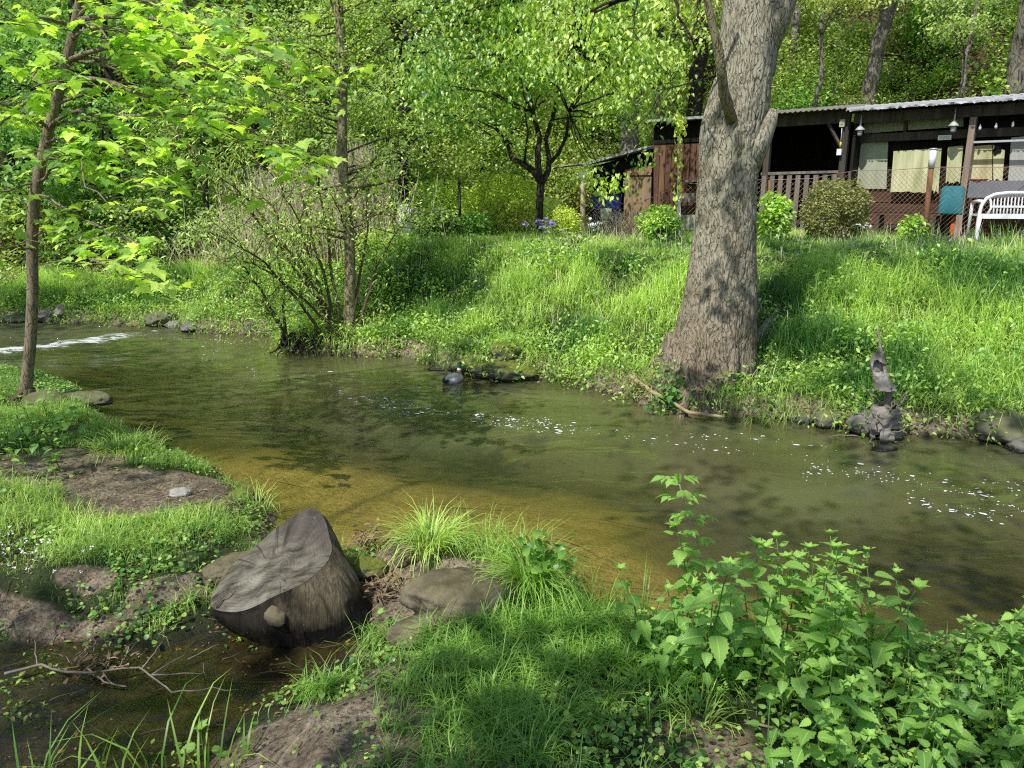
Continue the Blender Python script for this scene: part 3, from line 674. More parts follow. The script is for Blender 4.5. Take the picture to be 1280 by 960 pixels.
# ----------------------------------------------------------------- young maple on the near bank
def maple():
    b = ong(30, 512, .08); Y0 = b[1]
    keys = [(28, 520, 13), (33, 480, 10), (38, 430, 9), (41, 370, 9), (40, 300, 9), (44, 240, 8.6), (60, 165, 8), (78, 100, 7.5), (92, 40, 7), (102, -10, 6.4), (118, -90, 5.4), (140, -220, 4)]
    P = np.array([at(x, y, Y0 - .03 * i) for i, (x, y, h) in enumerate(keys)]); R = [h / FPX * Y0 * .72 for x, y, h in keys]
    root = empty('maple_tree', (b[0], Y0, 0), 'young maple with a leaning brown trunk and big lobed leaves', 'tree')
    t = np.linspace(0, 1, 50); s_ = np.linspace(0, 1, len(P)); PP = np.stack([np.interp(t, s_, P[:, i]) for i in range(3)], 1)
    tm = MB().tube(PP, np.interp(t, s_, R), 16, rough=.07); part(root, 'trunk', tm, B_maple)
    rt = MB(); r = np.random.default_rng(33)
    for j in range(26):
        a = r.uniform(0, 2 * pi); rt.tube(curve(P[1] + (cos(a) * .05, sin(a) * .05, -.05), P[0] + (cos(a) * r.uniform(.1, .35), sin(a) * .2 - .05, -.15), 7, .35), np.linspace(.022, .005, 7), 5)
    part(root, 'root', rt, B_twig)
    br = MB(); lf = Scatter()
    # boughs: start pixel on trunk, end pixel, end depth
    B = [((98, 30), (235, 150), 6.9, .02), ((98, 28), (330, 60), 6.2, .022), ((85, 80), (412, 100), 5.6, .02), ((85, 80), (200, 110), 7.0, .014), ((78, 100), (350, 190), 5.6, .022), ((60, 160), (300, 175), 5.2, .018), ((44, 235), (210, 240), 5.4, .014),
         ((78, 100), (-40, 190), 6.2, .02), ((60, 165), (-60, 120), 5.6, .016), ((42, 250), (190, 320), 5.6, .012), ((42, 300), (150, 345), 5.2, .010), ((92, 40), (10, 30), 6.0, .018), ((95, 20), (180, -50), 6.5, .018),
         ((40, 320), (-40, 330), 5.4, .010), ((70, 130), (250, 120), 6.6, .014), ((60, 170), (140, 260), 4.9, .012), ((85, 80), (380, 130), 6.4, .014), ((100, 0), (330, 20), 7.2, .016), ((100, 0), (60, -40), 5.0, .016), ((90, 50), (280, 90), 5.0, .014),
         ((44, 230), (-30, 260), 6.5, .012), ((100, 0), (240, 30), 5.6, .014), ((92, 40), (150, 70), 5.2, .012), ((60, 160), (160, 180), 6.2, .012), ((78, 100), (40, 110), 5.2, .012), ((50, 200), (110, 210), 6.9, .012)]
    for (a_, b_, d_, r0) in B:
        i = np.argmin(np.hypot(*(proj(PP) - np.array(a_)).T)); p0 = PP[i]; p1 = at(*b_, d_)
        c = curve(p0, p1, 12, .07, .06); br.tube(c, np.linspace(r0, .004, 12), 7)
        L = np.linalg.norm(p1 - p0)
        for j in range(int(4 + L * 3.3)):
            s0 = c[r.integers(4, 12)]; dd = unit(p1 - p0) * r.uniform(.1, .45) + np.array([r.normal(0, .25), r.normal(0, .25), r.normal(0, .07)]); c2 = curve(s0, s0 + dd, 6, .1, .05); br.tube(c2, np.linspace(.005, .002, 6), 4)
            k_ = int(r.integers(5, 9)); Q = c2[r.integers(2, 6, k_)] + r.normal(0, .05, (k_, 3)); Q[:, 2] -= .02
            az = r.uniform(0, 2 * pi, k_); d = np.stack([np.cos(az), np.sin(az), r.normal(-.35, .22, k_)], 1)
            nn = np.stack([r.normal(0, .28, k_), r.normal(-.15, .28, k_), np.ones(k_)], 1)
            qq = proj(Q); txx = np.interp(-qq[:, 1], [-520, -430, -300, -165, -100, 10, 220], [28, 38, 40, 60, 78, 102, 140]); kp = (np.abs(qq[:, 0] - txx) > 17) | (r.uniform(0, 1, k_) < .35)
            lf.add(T_MAPLE, frames(d, nn, r.uniform(.075, .17, k_))[kp], Q[kp], r.uniform(0, 1, k_)[kp])
    part(root, 'branches', br, B_maple)
    o = link('foliage', lf.mesh('foliage', L_maple), root); o.location = -np.array(root.location)
maple()

# ----------------------------------------------------------------- cherry tree in the garden
def cherry():
    Y0 = 14.2; b = at(674, 292, Y0); b[2] = hz(b[0], b[1])
    root = empty('fruit_tree', tuple(b), 'garden fruit tree with a dark gnarled trunk and fresh yellow green leaves', 'tree')
    tm = MB(); K = lambda L, r0, r1: tm.tube(np.array([at(x, y, Y0 + d) for x, y, d in L]), np.linspace(r0, r1, len(L)) * .78, 12, rough=.22)
    K([(674, 300, 0), (674, 270, 0), (675, 245, 0), (676, 226, 0)], .095, .08)
    K([(676, 228, 0), (668, 215, 0), (655, 205, .1), (640, 198, .2), (634, 180, .3), (620, 160, .4)], .085, .04)
    K([(676, 230, 0), (673, 210, -.1), (672, 190, -.1), (675, 172, 0), (668, 150, 0), (664, 130, 0), (655, 90, .1), (648, 40, .2), (640, -30, .2)], .08, .03)
    K([(677, 230, 0), (686, 212, .1), (686, 196, .1), (682, 175, .2), (690, 150, .3), (700, 110, .3), (715, 50, .3), (720, 0, .3)], .075, .03)
    K([(686, 205, .1), (698, 192, .2), (708, 170, -.1), (711, 140, -.2), (730, 100, -.3), (760, 50, -.3)], .05, .02)
    K([(655, 205, .1), (657, 190, -.2), (660, 165, -.3), (656, 140, -.3)], .035, .015)
    part(root, 'trunk', tm, B_dark)
    br = MB(); lf = Scatter(); r = np.random.default_rng(4)
    targets = []
    for j in range(175):
        px, py = r.uniform(525, 835), r.uniform(-60, 222)
        cx, cy = 675, 50
        if ((px - cx) / 172) ** 2 + ((py - cy) / 180) ** 2 > 1 + .35 * sin(px * .06) * cos(py * .05): continue
        if py > 150 and r.uniform() < .35: continue
        if (py > 128 and 615 < px < 735) or (px >= 735 and py > 165): continue
        targets.append(at(px, py, Y0 + r.uniform(-1.6, 1.8)))
    starts = [at(640, 180, Y0 + .2), at(664, 140, Y0), at(690, 150, Y0 + .3), at(711, 140, Y0 - .2), at(650, 70, Y0 + .2), at(715, 60, Y0 + .3), at(640, 0, Y0)]
    for T in targets:
        S = min(starts, key=lambda s_: np.linalg.norm(s_ - T)); c = curve(S, T, 8, .12, .05); br.tube(c, np.linspace(.018, .005, 8), 5)
        for q in range(7):
            c0 = T + r.normal(0, .36, 3) * (1, 1, .7); k_ = 22
            Q = c0 + r.normal(0, 1, (k_, 3)) * (.17, .17, .10)
            a = r.uniform(0, 2 * pi, k_); d = np.stack([np.cos(a), np.sin(a), r.normal(-.9, .4, k_)], 1); nn = np.stack([r.normal(0, .4, k_), r.normal(-.3, .4, k_), np.ones(k_)], 1)
            lf.add(T_OVAL, frames(d, nn, r.uniform(.065, .12, k_)), Q, np.clip(r.normal(.25 + .35 * (T[0] - b[0] + 2) / 4, .25, k_), 0, 1))
    # a leafy low bough hanging before the shed
    for (px, py) in ((750, 233), (765, 228), (775, 230), (742, 215)):
        T = at(px, py, Y0 - .5); c = curve(starts[3], T, 8, .1, -.1); br.tube(c, np.linspace(.01, .004, 8), 4); k_ = 42; Q = T + r.normal(0, .12, (k_, 3))
        a = r.uniform(0, 2 * pi, k_); d = np.stack([np.cos(a), np.sin(a), r.normal(-.9, .4, k_)], 1); nn = np.stack([r.normal(0, .4, k_), r.normal(-.3, .4, k_), np.ones(k_)], 1)
        lf.add(T_OVAL, frames(d, nn, r.uniform(.07, .12, k_)), Q, r.uniform(.3, 1, k_))
    part(root, 'branches', br, B_dark); o = link('foliage', lf.mesh('foliage', L_cherry), root); o.location = -np.array(root.location)
cherry()

# ----------------------------------------------------------------- woodland behind
def woodland_tree(px, Y, hw, lean, bark, leaf, label, seed, crown=True, top=-40, lo=3.0, name='woodland_tree', group=None):
    r = np.random.default_rng(seed); p = at(px, 200, Y); z0 = float(hz(p[0], p[1])); b = np.array([p[0], p[1], z0 - .2])
    root = empty(name, tuple(b), label, 'tree', group)
    H = r.uniform(9, 12); e = b + (lean * H, r.normal(0, .3), H); c = curve(b, e, 26, .05); rad = hw / FPX * Y
    part(root, 'trunk', MB().tube(c, np.interp(np.linspace(0, 1, 26), [0, .06, .5, 1], [rad * 1.5, rad * 1.05, rad * .8, rad * .25]), 16, rough=.13, seed=seed), bark)
    if not crown: return root
    br = MB(); tips = []; lf = Scatter()
    for j in range(9):
        i = int(np.interp(j, [0, 8], [lo / H * 26, 24])); a = r.uniform(0, 2 * pi)
        branching(br, c[i], (cos(a), sin(a), .3), r.uniform(1.2, 2.2), max(.03, rad * .3), 1, tips, r=r, n=6)
    part(root, 'branches', br, bark)
    for (q, _, _) in tips:
        k_ = 75; Q = q + r.normal(0, 1, (k_, 3)) * (.55, .55, .28); rand_leaves(lf, T_DIAM, Q, r.uniform(.09, .15, k_), np.clip(r.normal(.5, .3, k_) + r.normal(0, .15), 0, 1), .4, .6, r)
    o = link('foliage', lf.mesh('foliage', leaf), root); o.location = -np.array(root.location)
    return root
woodland_tree(780, 21.5, 12, .01, B_grey, L_wood, 'stout grey trunk behind the fruit tree above the plank shed', 1, lo=4.5)
woodland_tree(1077, 22, 9, .03, B_grey, L_yellow, 'straight pale grey trunk on the slope above the porch roof', 2, lo=4.5)
woodland_tree(1258, 19.5, 13, .02, B_grey, L_wood, 'thick leaning grey brown trunk above the corner of the porch roof', 3, lo=4)
woodland_tree(866, 24, 9, .0, B_dark, L_yellow, 'dark trunk on the slope just behind the massive tree', 4, lo=3.5)
woodland_tree(275, 20, 4, -.01, B_slim, L_wood, 'thin brown trunk behind the maple boughs', 5, lo=2)
woodland_tree(225, 23, 5, .02, B_dark, L_yellow, 'dark thin trunk deep in the wood behind the maple', 6, lo=2)
woodland_tree(505, 22, 10, .04, B_dark, L_wood, 'dark ivy grown trunk behind the slim tree', 7, lo=1.5)
woodland_tree(560, 25, 9, -.03, B_grey, L_wood, 'grey trunk high on the slope left of the fruit tree', 8, lo=2)
woodland_tree(120, 19, 8, .03, B_dark, L_dark, 'dark trunk in deep shade behind the maple trunk', 9, lo=1.5)
woodland_tree(15, 18, 9, .02, B_dark, L_wood, 'dark trunk across the riffle behind the stones', 10, lo=2)
woodland_tree(340, 25, 7, -.02, B_grey, L_yellow, 'pale trunk uphill behind the leaning willow shoots', 11, lo=1.5)
woodland_tree(980, 26, 5, .05, B_grey, L_yellow, 'slender dark trunk uphill between the massive tree and the porch', 12, lo=2.5)
woodland_tree(700, 28, 9, .0, B_dark, L_yellow, 'dark trunk high on the slope over the fruit tree', 14, lo=2)
woodland_tree(430, 27, 8, .0, B_dark, L_wood, 'dark trunk uphill behind the slim tree', 15, lo=2)

# shrubs: a few kinds, each copied over the slope as things of their own
def shrub_proto(name, label, leaf, r, rr, nleaf, T, sz, group, stems=9, stemmat=B_twig, cat='shrub', tint=(.5, .28)):
    root = empty(name, (0, 0, 0), label, cat, group); st = MB(); lf = Scatter(); blobs = []
    for j in range(stems):
        a = r.uniform(0, 2 * pi); e = np.array([cos(a) * rr[0] * r.uniform(.3, .95), sin(a) * rr[1] * r.uniform(.3, .95), rr[2] * r.uniform(.9, 2.0)])
        c = curve((cos(a) * .06, sin(a) * .06, -.15), e, 8, .12); st.tube(c, np.linspace(.02, .006, 8), 5); blobs += [c[-1], c[5], c[-1] + r.normal(0, .25, 3) * rr]
        for q in range(2):
            c2 = curve(c[4 + q], c[4 + q] + r.normal(0, .5, 3) * rr, 6, .15); st.tube(c2, np.linspace(.01, .003, 6), 4); blobs.append(c2[-1])
    k_ = nleaf // len(blobs)
    for q in blobs:
        Q = q + r.normal(0, 1, (k_, 3)) * np.array(rr) * .24; Q[:, 2] = np.maximum(Q[:, 2], .03)
        rand_leaves(lf, T, Q, r.uniform(sz * .7, sz * 1.3, k_), np.clip(r.normal(*tint, k_) + r.normal(0, .12), 0, 1), .3, .65, r)
    st.build('stems', stemmat, root); lf.build('foliage', leaf, root)
    return root
pr = np.random.default_rng(55)
protos = [shrub_proto('hillside_shrub', None, L_wood, pr, (.9, .9, .7), 2600, T_DIAM, .105, 'leafy shrubs on the wooded slope'),
          shrub_proto('hillside_shrub', None, L_wood, pr, (1.1, 1.0, .8), 2600, T_DIAM, .12, 'leafy shrubs on the wooded slope'),
          shrub_proto('evergreen_shrub', None, L_dark, pr, (1.0, 1.0, .8), 2800, T_DIAM, .10, 'dark shrubs on the wooded slope'),
          shrub_proto('yellow_green_shrub', None, L_yellow, pr, (1.0, .9, .8), 2000, T_DIAM, .10, 'yellow green shrubs on the wooded slope', tint=(.4, .3)),
          shrub_proto('hillside_shrub', None, L_cover, pr, (.8, .8, .6), 2400, T_DIAM, .09, 'leafy shrubs on the wooded slope')]
LBL = {'hillside_shrub': 'mid green leafy shrub growing on the wooded slope', 'evergreen_shrub': 'dark green shrub growing on the wooded slope', 'yellow_green_shrub': 'yellow green spring shrub growing on the wooded slope'}
for p in protos: p['label'] = LBL[p.name.split('.')[0]]
spots = []; tries = 0
while len(spots) < 215 and tries < 20000:
    tries += 1; Y_ = pr.uniform(15.5, 31); px = pr.uniform(-60, 1340); p = at(px, 200, Y_); x, y = p[0], p[1]
    if sdist(np.array([x]), np.array([y]), HILL)[0] < -.4: continue
    if any(np.hypot(x - a, y - b) < .85 for a, b in spots): continue
    z = float(hz(x, y)); q = proj([[x, y, z + .6]])[0]
    if q[1] < -60: continue
    spots.append((x, y))
used = set()
for (x, y) in spots:
    q = proj([[x, y, float(hz(x, y))]])[0]
    w_ = [.25, .2, .22, .2, .13]
    if q[0] < 260: w_ = [.2, .15, .5, .05, .1]
    if 700 < q[0]: w_ = [.3, .2, .15, .17, .18]
    if 850 < q[0] and pr.uniform() < .2: continue
    j = int(pr.choice(5, p=w_)); s_ = pr.uniform(.7, 1.25); loc = (x, y, float(hz(x, y)) - .05); rz = pr.uniform(0, 6.28)
    if j not in used: used.add(j); protos[j].location = loc; protos[j].rotation_euler = (0, 0, rz); protos[j].scale = (s_,) * 3
    else: dup(protos[j], loc, rz, s_)

# undergrowth as one mass: low leaves, dead leaves, fallen twigs over the slope
ug = Scatter(); n_ = 150000
x = rng.uniform(-24, 24, n_); y = rng.uniform(15, 38, n_); dh = sdist(x, y, HILL); z = hz(x, y)
q = proj(np.stack([x, y, z], 1)); dens = fbm2(x, y, .8, 4, 91)
m = (dh > -.8) & (q[:, 0] > -120) & (q[:, 0] < 1400) & (q[:, 1] > -80) & (dens > .50); x, y, z = x[m], y[m], z[m]
P = np.stack([x, y, z + rng.uniform(0, .45, len(x)) * sm(dens[m], .50, .62)], 1); rand_leaves(ug, T_DIAM, P, rng.uniform(.06, .13, len(x)), np.clip(fbm2(x, y, 1.6, 3, 92) * 1.6 - .4 + rng.normal(0, .2, len(x)), 0, 1), .2, .6)
tag(ug.build('undergrowth', L_wood), 'leafy ground layer of the wooded slope', 'undergrowth', kind='stuff')
dl = Scatter(); n_ = 60000
x = rng.uniform(-24, 24, n_); y = rng.uniform(15, 38, n_); dh = sdist(x, y, HILL); z = hz(x, y); m = dh > -1; P = np.stack([x, y, z + .02], 1)[m]; rand_leaves(dl, T_DIAM, P, rng.uniform(.06, .12, len(P)), rng.uniform(0, 1, len(P)), .0, .75)
tag(dl.build('leaf_litter', L_dead), 'brown dead leaves lying over the wooded slope', 'leaf litter', kind='stuff')
tw = MB()
for j in range(700):
    px, Y_ = rng.uniform(-40, 1320), rng.uniform(17, 30); p = at(px, 200, Y_)
    if sdist(np.array([p[0]]), np.array([p[1]]), HILL)[0] < 0: continue
    p[2] = hz(p[0], p[1]) + rng.uniform(.0, 1.2); L = rng.uniform(.5, 2.2); d = unit(np.array([rng.normal(), rng.normal(0, .4), rng.normal(.5, .6)]))
    tw.tube(curve(p, p + d * L, 7, .2), np.linspace(rng.uniform(.008, .02), .004, 7), 4)
tag(tw.build('brushwood', flat_mat('dead_twig', (.30, .25, .18), .9, .1, .4)), 'dead bare twigs tangled through the wooded slope', 'brushwood', kind='stuff')

# leafy boughs reaching out over the garden and the pool's far end: sunlit sprays against the dark wood
def bough_tree(px, Y, hw, spots, leaf, label, seed, T=T_OVAL, sz=(.07, .13), n=46, bark=B_dark, lean=0.0):
    r = np.random.default_rng(seed); p = at(px, 200, Y); z0 = float(hz(p[0], p[1])); root = empty('woodland_tree', (p[0], p[1], z0), label, 'tree'); H = 8.0
    c = curve((p[0], p[1], z0 - .2), (p[0] + lean * H, p[1], z0 + H), 24, .05); rad = hw / FPX * Y; part(root, 'trunk', MB().tube(c, np.linspace(rad * 1.2, rad * .4, 24), 12, rough=.12, seed=seed), bark)
    br = MB(); lf = Scatter()
    for (qx, qy, dy, R_) in spots:
        T_ = at(qx, qy, Y + dy); i = int(np.clip(np.argmin(abs(c[:, 2] - (T_[2] - .5))), 3, 23)); cc = curve(c[i], T_, 10, .10, .04); br.tube(cc, np.linspace(rad * .3, .006, 10), 6)
        for q in range(int(7 * R_ + 3)):
            c0 = T_ + r.normal(0, 1, 3) * np.array([.42, .42, .13]) * R_; c2 = curve(cc[r.integers(5, 10)], c0, 5, .1); br.tube(c2, np.linspace(.007, .003, 5), 4); k_ = n
            Q = c0 + r.normal(0, 1, (k_, 3)) * np.array([.20, .20, .055]) * (.7 + .3 * R_); a = r.uniform(0, 2 * pi, k_); d = np.stack([np.cos(a), np.sin(a), r.normal(-.4, .25, k_)], 1); nn = np.stack([r.normal(0, .3, k_), r.normal(-.25, .3, k_), np.ones(k_)], 1)
            lf.add(T, frames(d, nn, r.uniform(*sz, k_)), Q, np.clip(r.normal(.55, .28, k_), 0, 1))
    part(root, 'branches', br, bark); o = link('foliage', lf.mesh('foliage', leaf), root); o.location = -np.array(root.location)
br_ = np.random.default_rng(321)
def cluster(x0, x1, y0, y1, n, dy=1.2, R0=.7, R1=1.3): return [(br_.uniform(x0, x1), br_.uniform(y0, y1), br_.normal(0, dy), br_.uniform(R0, R1)) for _ in range(n)]
bough_tree(500, 15.5, 6, cluster(430, 640, -30, 170, 24), L_wood, 'leafy tree with layered sprays left of the fruit tree', 201)
bough_tree(330, 16.5, 5, cluster(200, 440, -40, 130, 16), L_wood, 'leafy tree with open sprays behind the maple leaves', 202)
bough_tree(140, 15.6, 6, cluster(-40, 280, -30, 260, 20), L_dark, 'leafy tree across the riffle with low sprays', 203)
bough_tree(820, 19.5, 6, cluster(700, 880, -40, 90, 13), L_yellow, 'tree with airy yellow green sprays above the shed roof', 204, sz=(.06, .11))
bough_tree(1010, 20.5, 3, cluster(975, 1100, -40, 60, 6), L_yellow, 'young tree with yellow green sprays right behind the big trunk on the slope', 205, bark=B_grey, sz=(.06, .11))
bough_tree(1190, 19.5, 3, cluster(1130, 1290, -40, 50, 6), L_wood, 'young tree with open sprays on the slope over the porch', 206, bark=B_grey, sz=(.06, .11))
bough_tree(250, 14.6, 3, cluster(120, 330, 240, 330, 9, .8, .5, .9), L_wood, 'low spreading tree over the grass at the pool head', 207, sz=(.06, .10))
# ================================================================= grass and herbs
def sample(n, x0, x1, y0, y1): return rng.uniform(x0, x1, n), rng.uniform(y0, y1, n)
def inview(x, y, z, m=60):
    q = proj(np.stack([x, y, z], 1)); return (q[:, 0] > -m) & (q[:, 0] < 1280 + m) & (q[:, 1] > -m) & (q[:, 1] < 960 + m * 2)
def tnt(x, y, s_, seed, lo=0.0, hi=1.0, j=.18): return np.clip(lo + (hi - lo) * sm(fbm2(x, y, s_, 3, seed), .3, .7) + rng.normal(0, j, len(x)), 0, 1)

# --- far bank: tall meadow grass
g = Scatter(); x, y = sample(460000, -9, 13, 6, 17); df = sdist(x, y, FAR); dh = sdist(x, y, HILL); z = hz(x, y)
near_cab = (x - 6.75) * .66 + (y - 15.9) * .75
clump = fbm2(x, y, 2.0, 3, 201)
dens = sm(df, .05, .5) * (1 - sm(dh, -2.5, -1)) * (.6 + .4 * sm(clump, .35, .6)) * np.where(z > 1.20, .6, 1) * np.where(near_cab > -.6, .1, 1)
m = (rng.uniform(0, 1, len(x)) < dens) & inview(x, y, z) & (z > .02); x, y, z, df, clump = x[m], y[m], z[m], df[m], clump[m]
L = (.16 + .38 * sm(clump, .35, .75)) * rng.uniform(.5, 1.25, len(x)) * np.where(z > 1.16, .42, 1) * (.5 + .5 * sm(df, 0, 1.2))
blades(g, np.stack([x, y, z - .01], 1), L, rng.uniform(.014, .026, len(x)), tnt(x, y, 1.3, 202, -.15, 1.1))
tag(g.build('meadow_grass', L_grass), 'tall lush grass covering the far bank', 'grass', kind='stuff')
# --- far bank: leafy herbs, thick near the water
g = Scatter(); cx_, cy_ = sample(9500, -9.5, 13, 6, 16.5); df = sdist(cx_, cy_, FAR); dh = sdist(cx_, cy_, HILL); cl = fbm2(cx_, cy_, 1.1, 3, 211)
m = (df > -.06) & (dh < -1.0) & (rng.uniform(0, 1, len(cx_)) < np.where(df < .75, .95, .05 + .35 * sm(cl, .52, .65)) + np.where((cx_ > 3) & (df < 1.8), .3, 0) + np.where(cx_ < -2.6, .5, 0)) & (hz(cx_, cy_) < 1.22)
cx_, cy_ = cx_[m], cy_[m]; k_ = 40
hh = rng.uniform(.10, .34, len(cx_)); cx2 = np.repeat(cx_, k_); cy2 = np.repeat(cy_, k_); h2 = np.repeat(hh, k_)
dx, dy = rng.normal(0, .11, len(cx2)), rng.normal(0, .11, len(cx2)); zz_ = np.maximum(hz(cx2 + dx, cy2 + dy), -.02) + h2 * rng.uniform(.15, 1, len(cx2))
P = np.stack([cx2 + dx, cy2 + dy, zz_], 1); m = inview(P[:, 0], P[:, 1], P[:, 2]); P = P[m]
rand_leaves(g, T_OVAL, P, rng.uniform(.026, .06, len(P)), np.clip(np.repeat(rng.normal(.5, .22, len(cx_)), k_)[m] + rng.normal(0, .15, len(P)), 0, 1), .25, .75)
tag(g.build('bank_herbs', L_cover), 'low leafy herbs along the far waterline', 'ground cover', kind='stuff')
# taller weeds and dry straw mixed into the meadow
g = Scatter(); cx_, cy_ = sample(900, -6, 12, 7, 13.5); df = sdist(cx_, cy_, FAR); cl = fbm2(cx_, cy_, .8, 3, 213); m = (df > .6) & (cl > .5) & (hz(cx_, cy_) < 1.15); cx_, cy_ = cx_[m], cy_[m]; k_ = 60
cx2 = np.repeat(cx_, k_); cy2 = np.repeat(cy_, k_); dx, dy = rng.normal(0, .13, len(cx2)), rng.normal(0, .13, len(cx2)); P = np.stack([cx2 + dx, cy2 + dy, hz(cx2 + dx, cy2 + dy) + np.repeat(rng.uniform(.25, .50, len(cx_)), k_) * rng.uniform(.3, 1, len(cx2))], 1)
rand_leaves(g, T_OVAL, P, rng.uniform(.03, .075, len(P)), np.clip(np.repeat(rng.normal(.4, .25, len(cx_)), k_) + rng.normal(0, .15, len(P)), 0, 1), .3, .65)
tag(g.build('meadow_weeds', L_cover), 'taller leafy weeds mixed into the far bank meadow', 'weeds', kind='stuff')
g = Scatter(); x, y = sample(5200, -6, 12, 6.5, 14); df = sdist(x, y, FAR); m = (df > .25) & (fbm2(x, y, 1.1, 3, 214) > .45); x, y = x[m], y[m]
blades(g, np.stack([x, y, hz(x, y)], 1), rng.uniform(.15, .48, len(x)), .011, rng.uniform(0, 1, len(x)))
tag(g.build('dry_straw', L_reed), 'dead straw stalks among the far bank grass', 'straw', kind='stuff')
# grass fringe hanging over the far waterline
g = Scatter(); x, y = sample(150000, -9.5, 10, 5.8, 14.5); df = sdist(x, y, FAR); m = (df > -.02) & (df < .30) & (fbm2(x, y, 1.4, 2, 221) > .36); x, y = x[m], y[m]; z = np.maximum(hz(x, y), 0.0)
blades(g, np.stack([x, y, z], 1), rng.uniform(.12, .32, len(x)), .017, tnt(x, y, 1.2, 222, .4, 1), tmpl=[BLADES[2], BLADES[3], DROOP])
tag(g.build('waterside_grass', L_grass), 'bright grass fringe hanging over the far waterline', 'grass', kind='stuff')

# --- near bank
g = Scatter(); x, y = sample(520000, -6.5, 4.5, 1.2, 9.5); dn = sdist(x, y, NEAR); dp = sdist(x, y, PUD); bb = bare(x, y); cl = fbm2(x, y, 2.6, 4, 231); z = hz(x, y)
left = 1 - sm(x, -1.6, -.9)
dens = sm(dn, .03, .2) * (1 - bb) * (1 - sm(dp, -.14, -.03)) * (.35 + .65 * sm(cl, .38, .54)) * (.45 + .45 * left) * np.where(y < 2.6, .6, 1) * (1 - .6 * sm(-x, 4.2, 4.8))
m = (rng.uniform(0, 1, len(x)) < dens) & inview(x, y, z); x, y, z, cl, left = x[m], y[m], z[m], cl[m], left[m]
L = (.035 + .10 * sm(cl, .42, .7)) * rng.uniform(.5, 1.5, len(x)) * np.where(left > .5, 1.0, 1.35)
mL = left > .5
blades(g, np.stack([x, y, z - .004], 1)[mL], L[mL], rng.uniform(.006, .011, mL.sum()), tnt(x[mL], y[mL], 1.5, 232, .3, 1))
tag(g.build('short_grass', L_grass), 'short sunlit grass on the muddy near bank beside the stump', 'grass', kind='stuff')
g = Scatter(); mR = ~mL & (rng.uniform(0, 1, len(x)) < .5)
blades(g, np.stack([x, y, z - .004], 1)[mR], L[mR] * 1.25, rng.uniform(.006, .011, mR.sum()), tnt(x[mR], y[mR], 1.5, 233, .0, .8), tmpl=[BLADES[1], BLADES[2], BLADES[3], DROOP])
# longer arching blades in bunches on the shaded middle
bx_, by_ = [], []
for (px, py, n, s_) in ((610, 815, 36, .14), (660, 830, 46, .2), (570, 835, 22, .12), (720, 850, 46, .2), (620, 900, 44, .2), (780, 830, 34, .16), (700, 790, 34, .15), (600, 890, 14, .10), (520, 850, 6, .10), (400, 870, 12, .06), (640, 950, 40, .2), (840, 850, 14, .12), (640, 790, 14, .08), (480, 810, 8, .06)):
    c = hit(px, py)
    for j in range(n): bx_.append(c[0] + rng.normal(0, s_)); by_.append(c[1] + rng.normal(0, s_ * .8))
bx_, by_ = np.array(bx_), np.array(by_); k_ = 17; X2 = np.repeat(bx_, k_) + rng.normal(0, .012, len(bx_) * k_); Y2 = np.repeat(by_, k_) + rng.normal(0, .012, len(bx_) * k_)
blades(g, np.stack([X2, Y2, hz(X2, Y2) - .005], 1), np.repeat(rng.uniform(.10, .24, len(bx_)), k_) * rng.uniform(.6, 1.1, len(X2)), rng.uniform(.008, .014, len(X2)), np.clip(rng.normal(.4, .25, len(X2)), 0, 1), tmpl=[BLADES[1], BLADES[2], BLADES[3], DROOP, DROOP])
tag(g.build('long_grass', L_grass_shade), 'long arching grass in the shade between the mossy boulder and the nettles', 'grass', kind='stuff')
# low herbs: creeping leaves over the near bank
g = Scatter(); n_ = 52000; x, y = sample(n_, -6.5, 4.5, 1.2, 9.5); dn = sdist(x, y, NEAR); dp = sdist(x, y, PUD); cl = fbm2(x, y, 2.0, 3, 241)
pr_ = sm(cl, .40, .58) * .8 + np.where((x > .2) & (y < 3.2), .9, 0) + np.where(x < -3.8, .9, 0); m = (rng.uniform(0, 1, n_) < pr_ * (1 - bare(x, y) * .85)) & (dn > .06) & (dp < -.02) & inview(x, y, hz(x, y)); x, y = x[m], y[m]
k_ = 4; X2 = np.repeat(x, k_) + rng.normal(0, .028, len(x) * k_); Y2 = np.repeat(y, k_) + rng.normal(0, .028, len(x) * k_)
Z2 = hz(X2, Y2) + rng.uniform(.01, .07, len(X2)); rand_leaves(g, T_ROUND, np.stack([X2, Y2, Z2], 1), rng.uniform(.010, .028, len(X2)), np.clip(rng.normal(.3, .28, len(X2)), 0, 1), .1, .85)
tag(g.build('creeping_herbs', L_cover), 'small creeping leaves over the near bank', 'ground cover', kind='stuff')
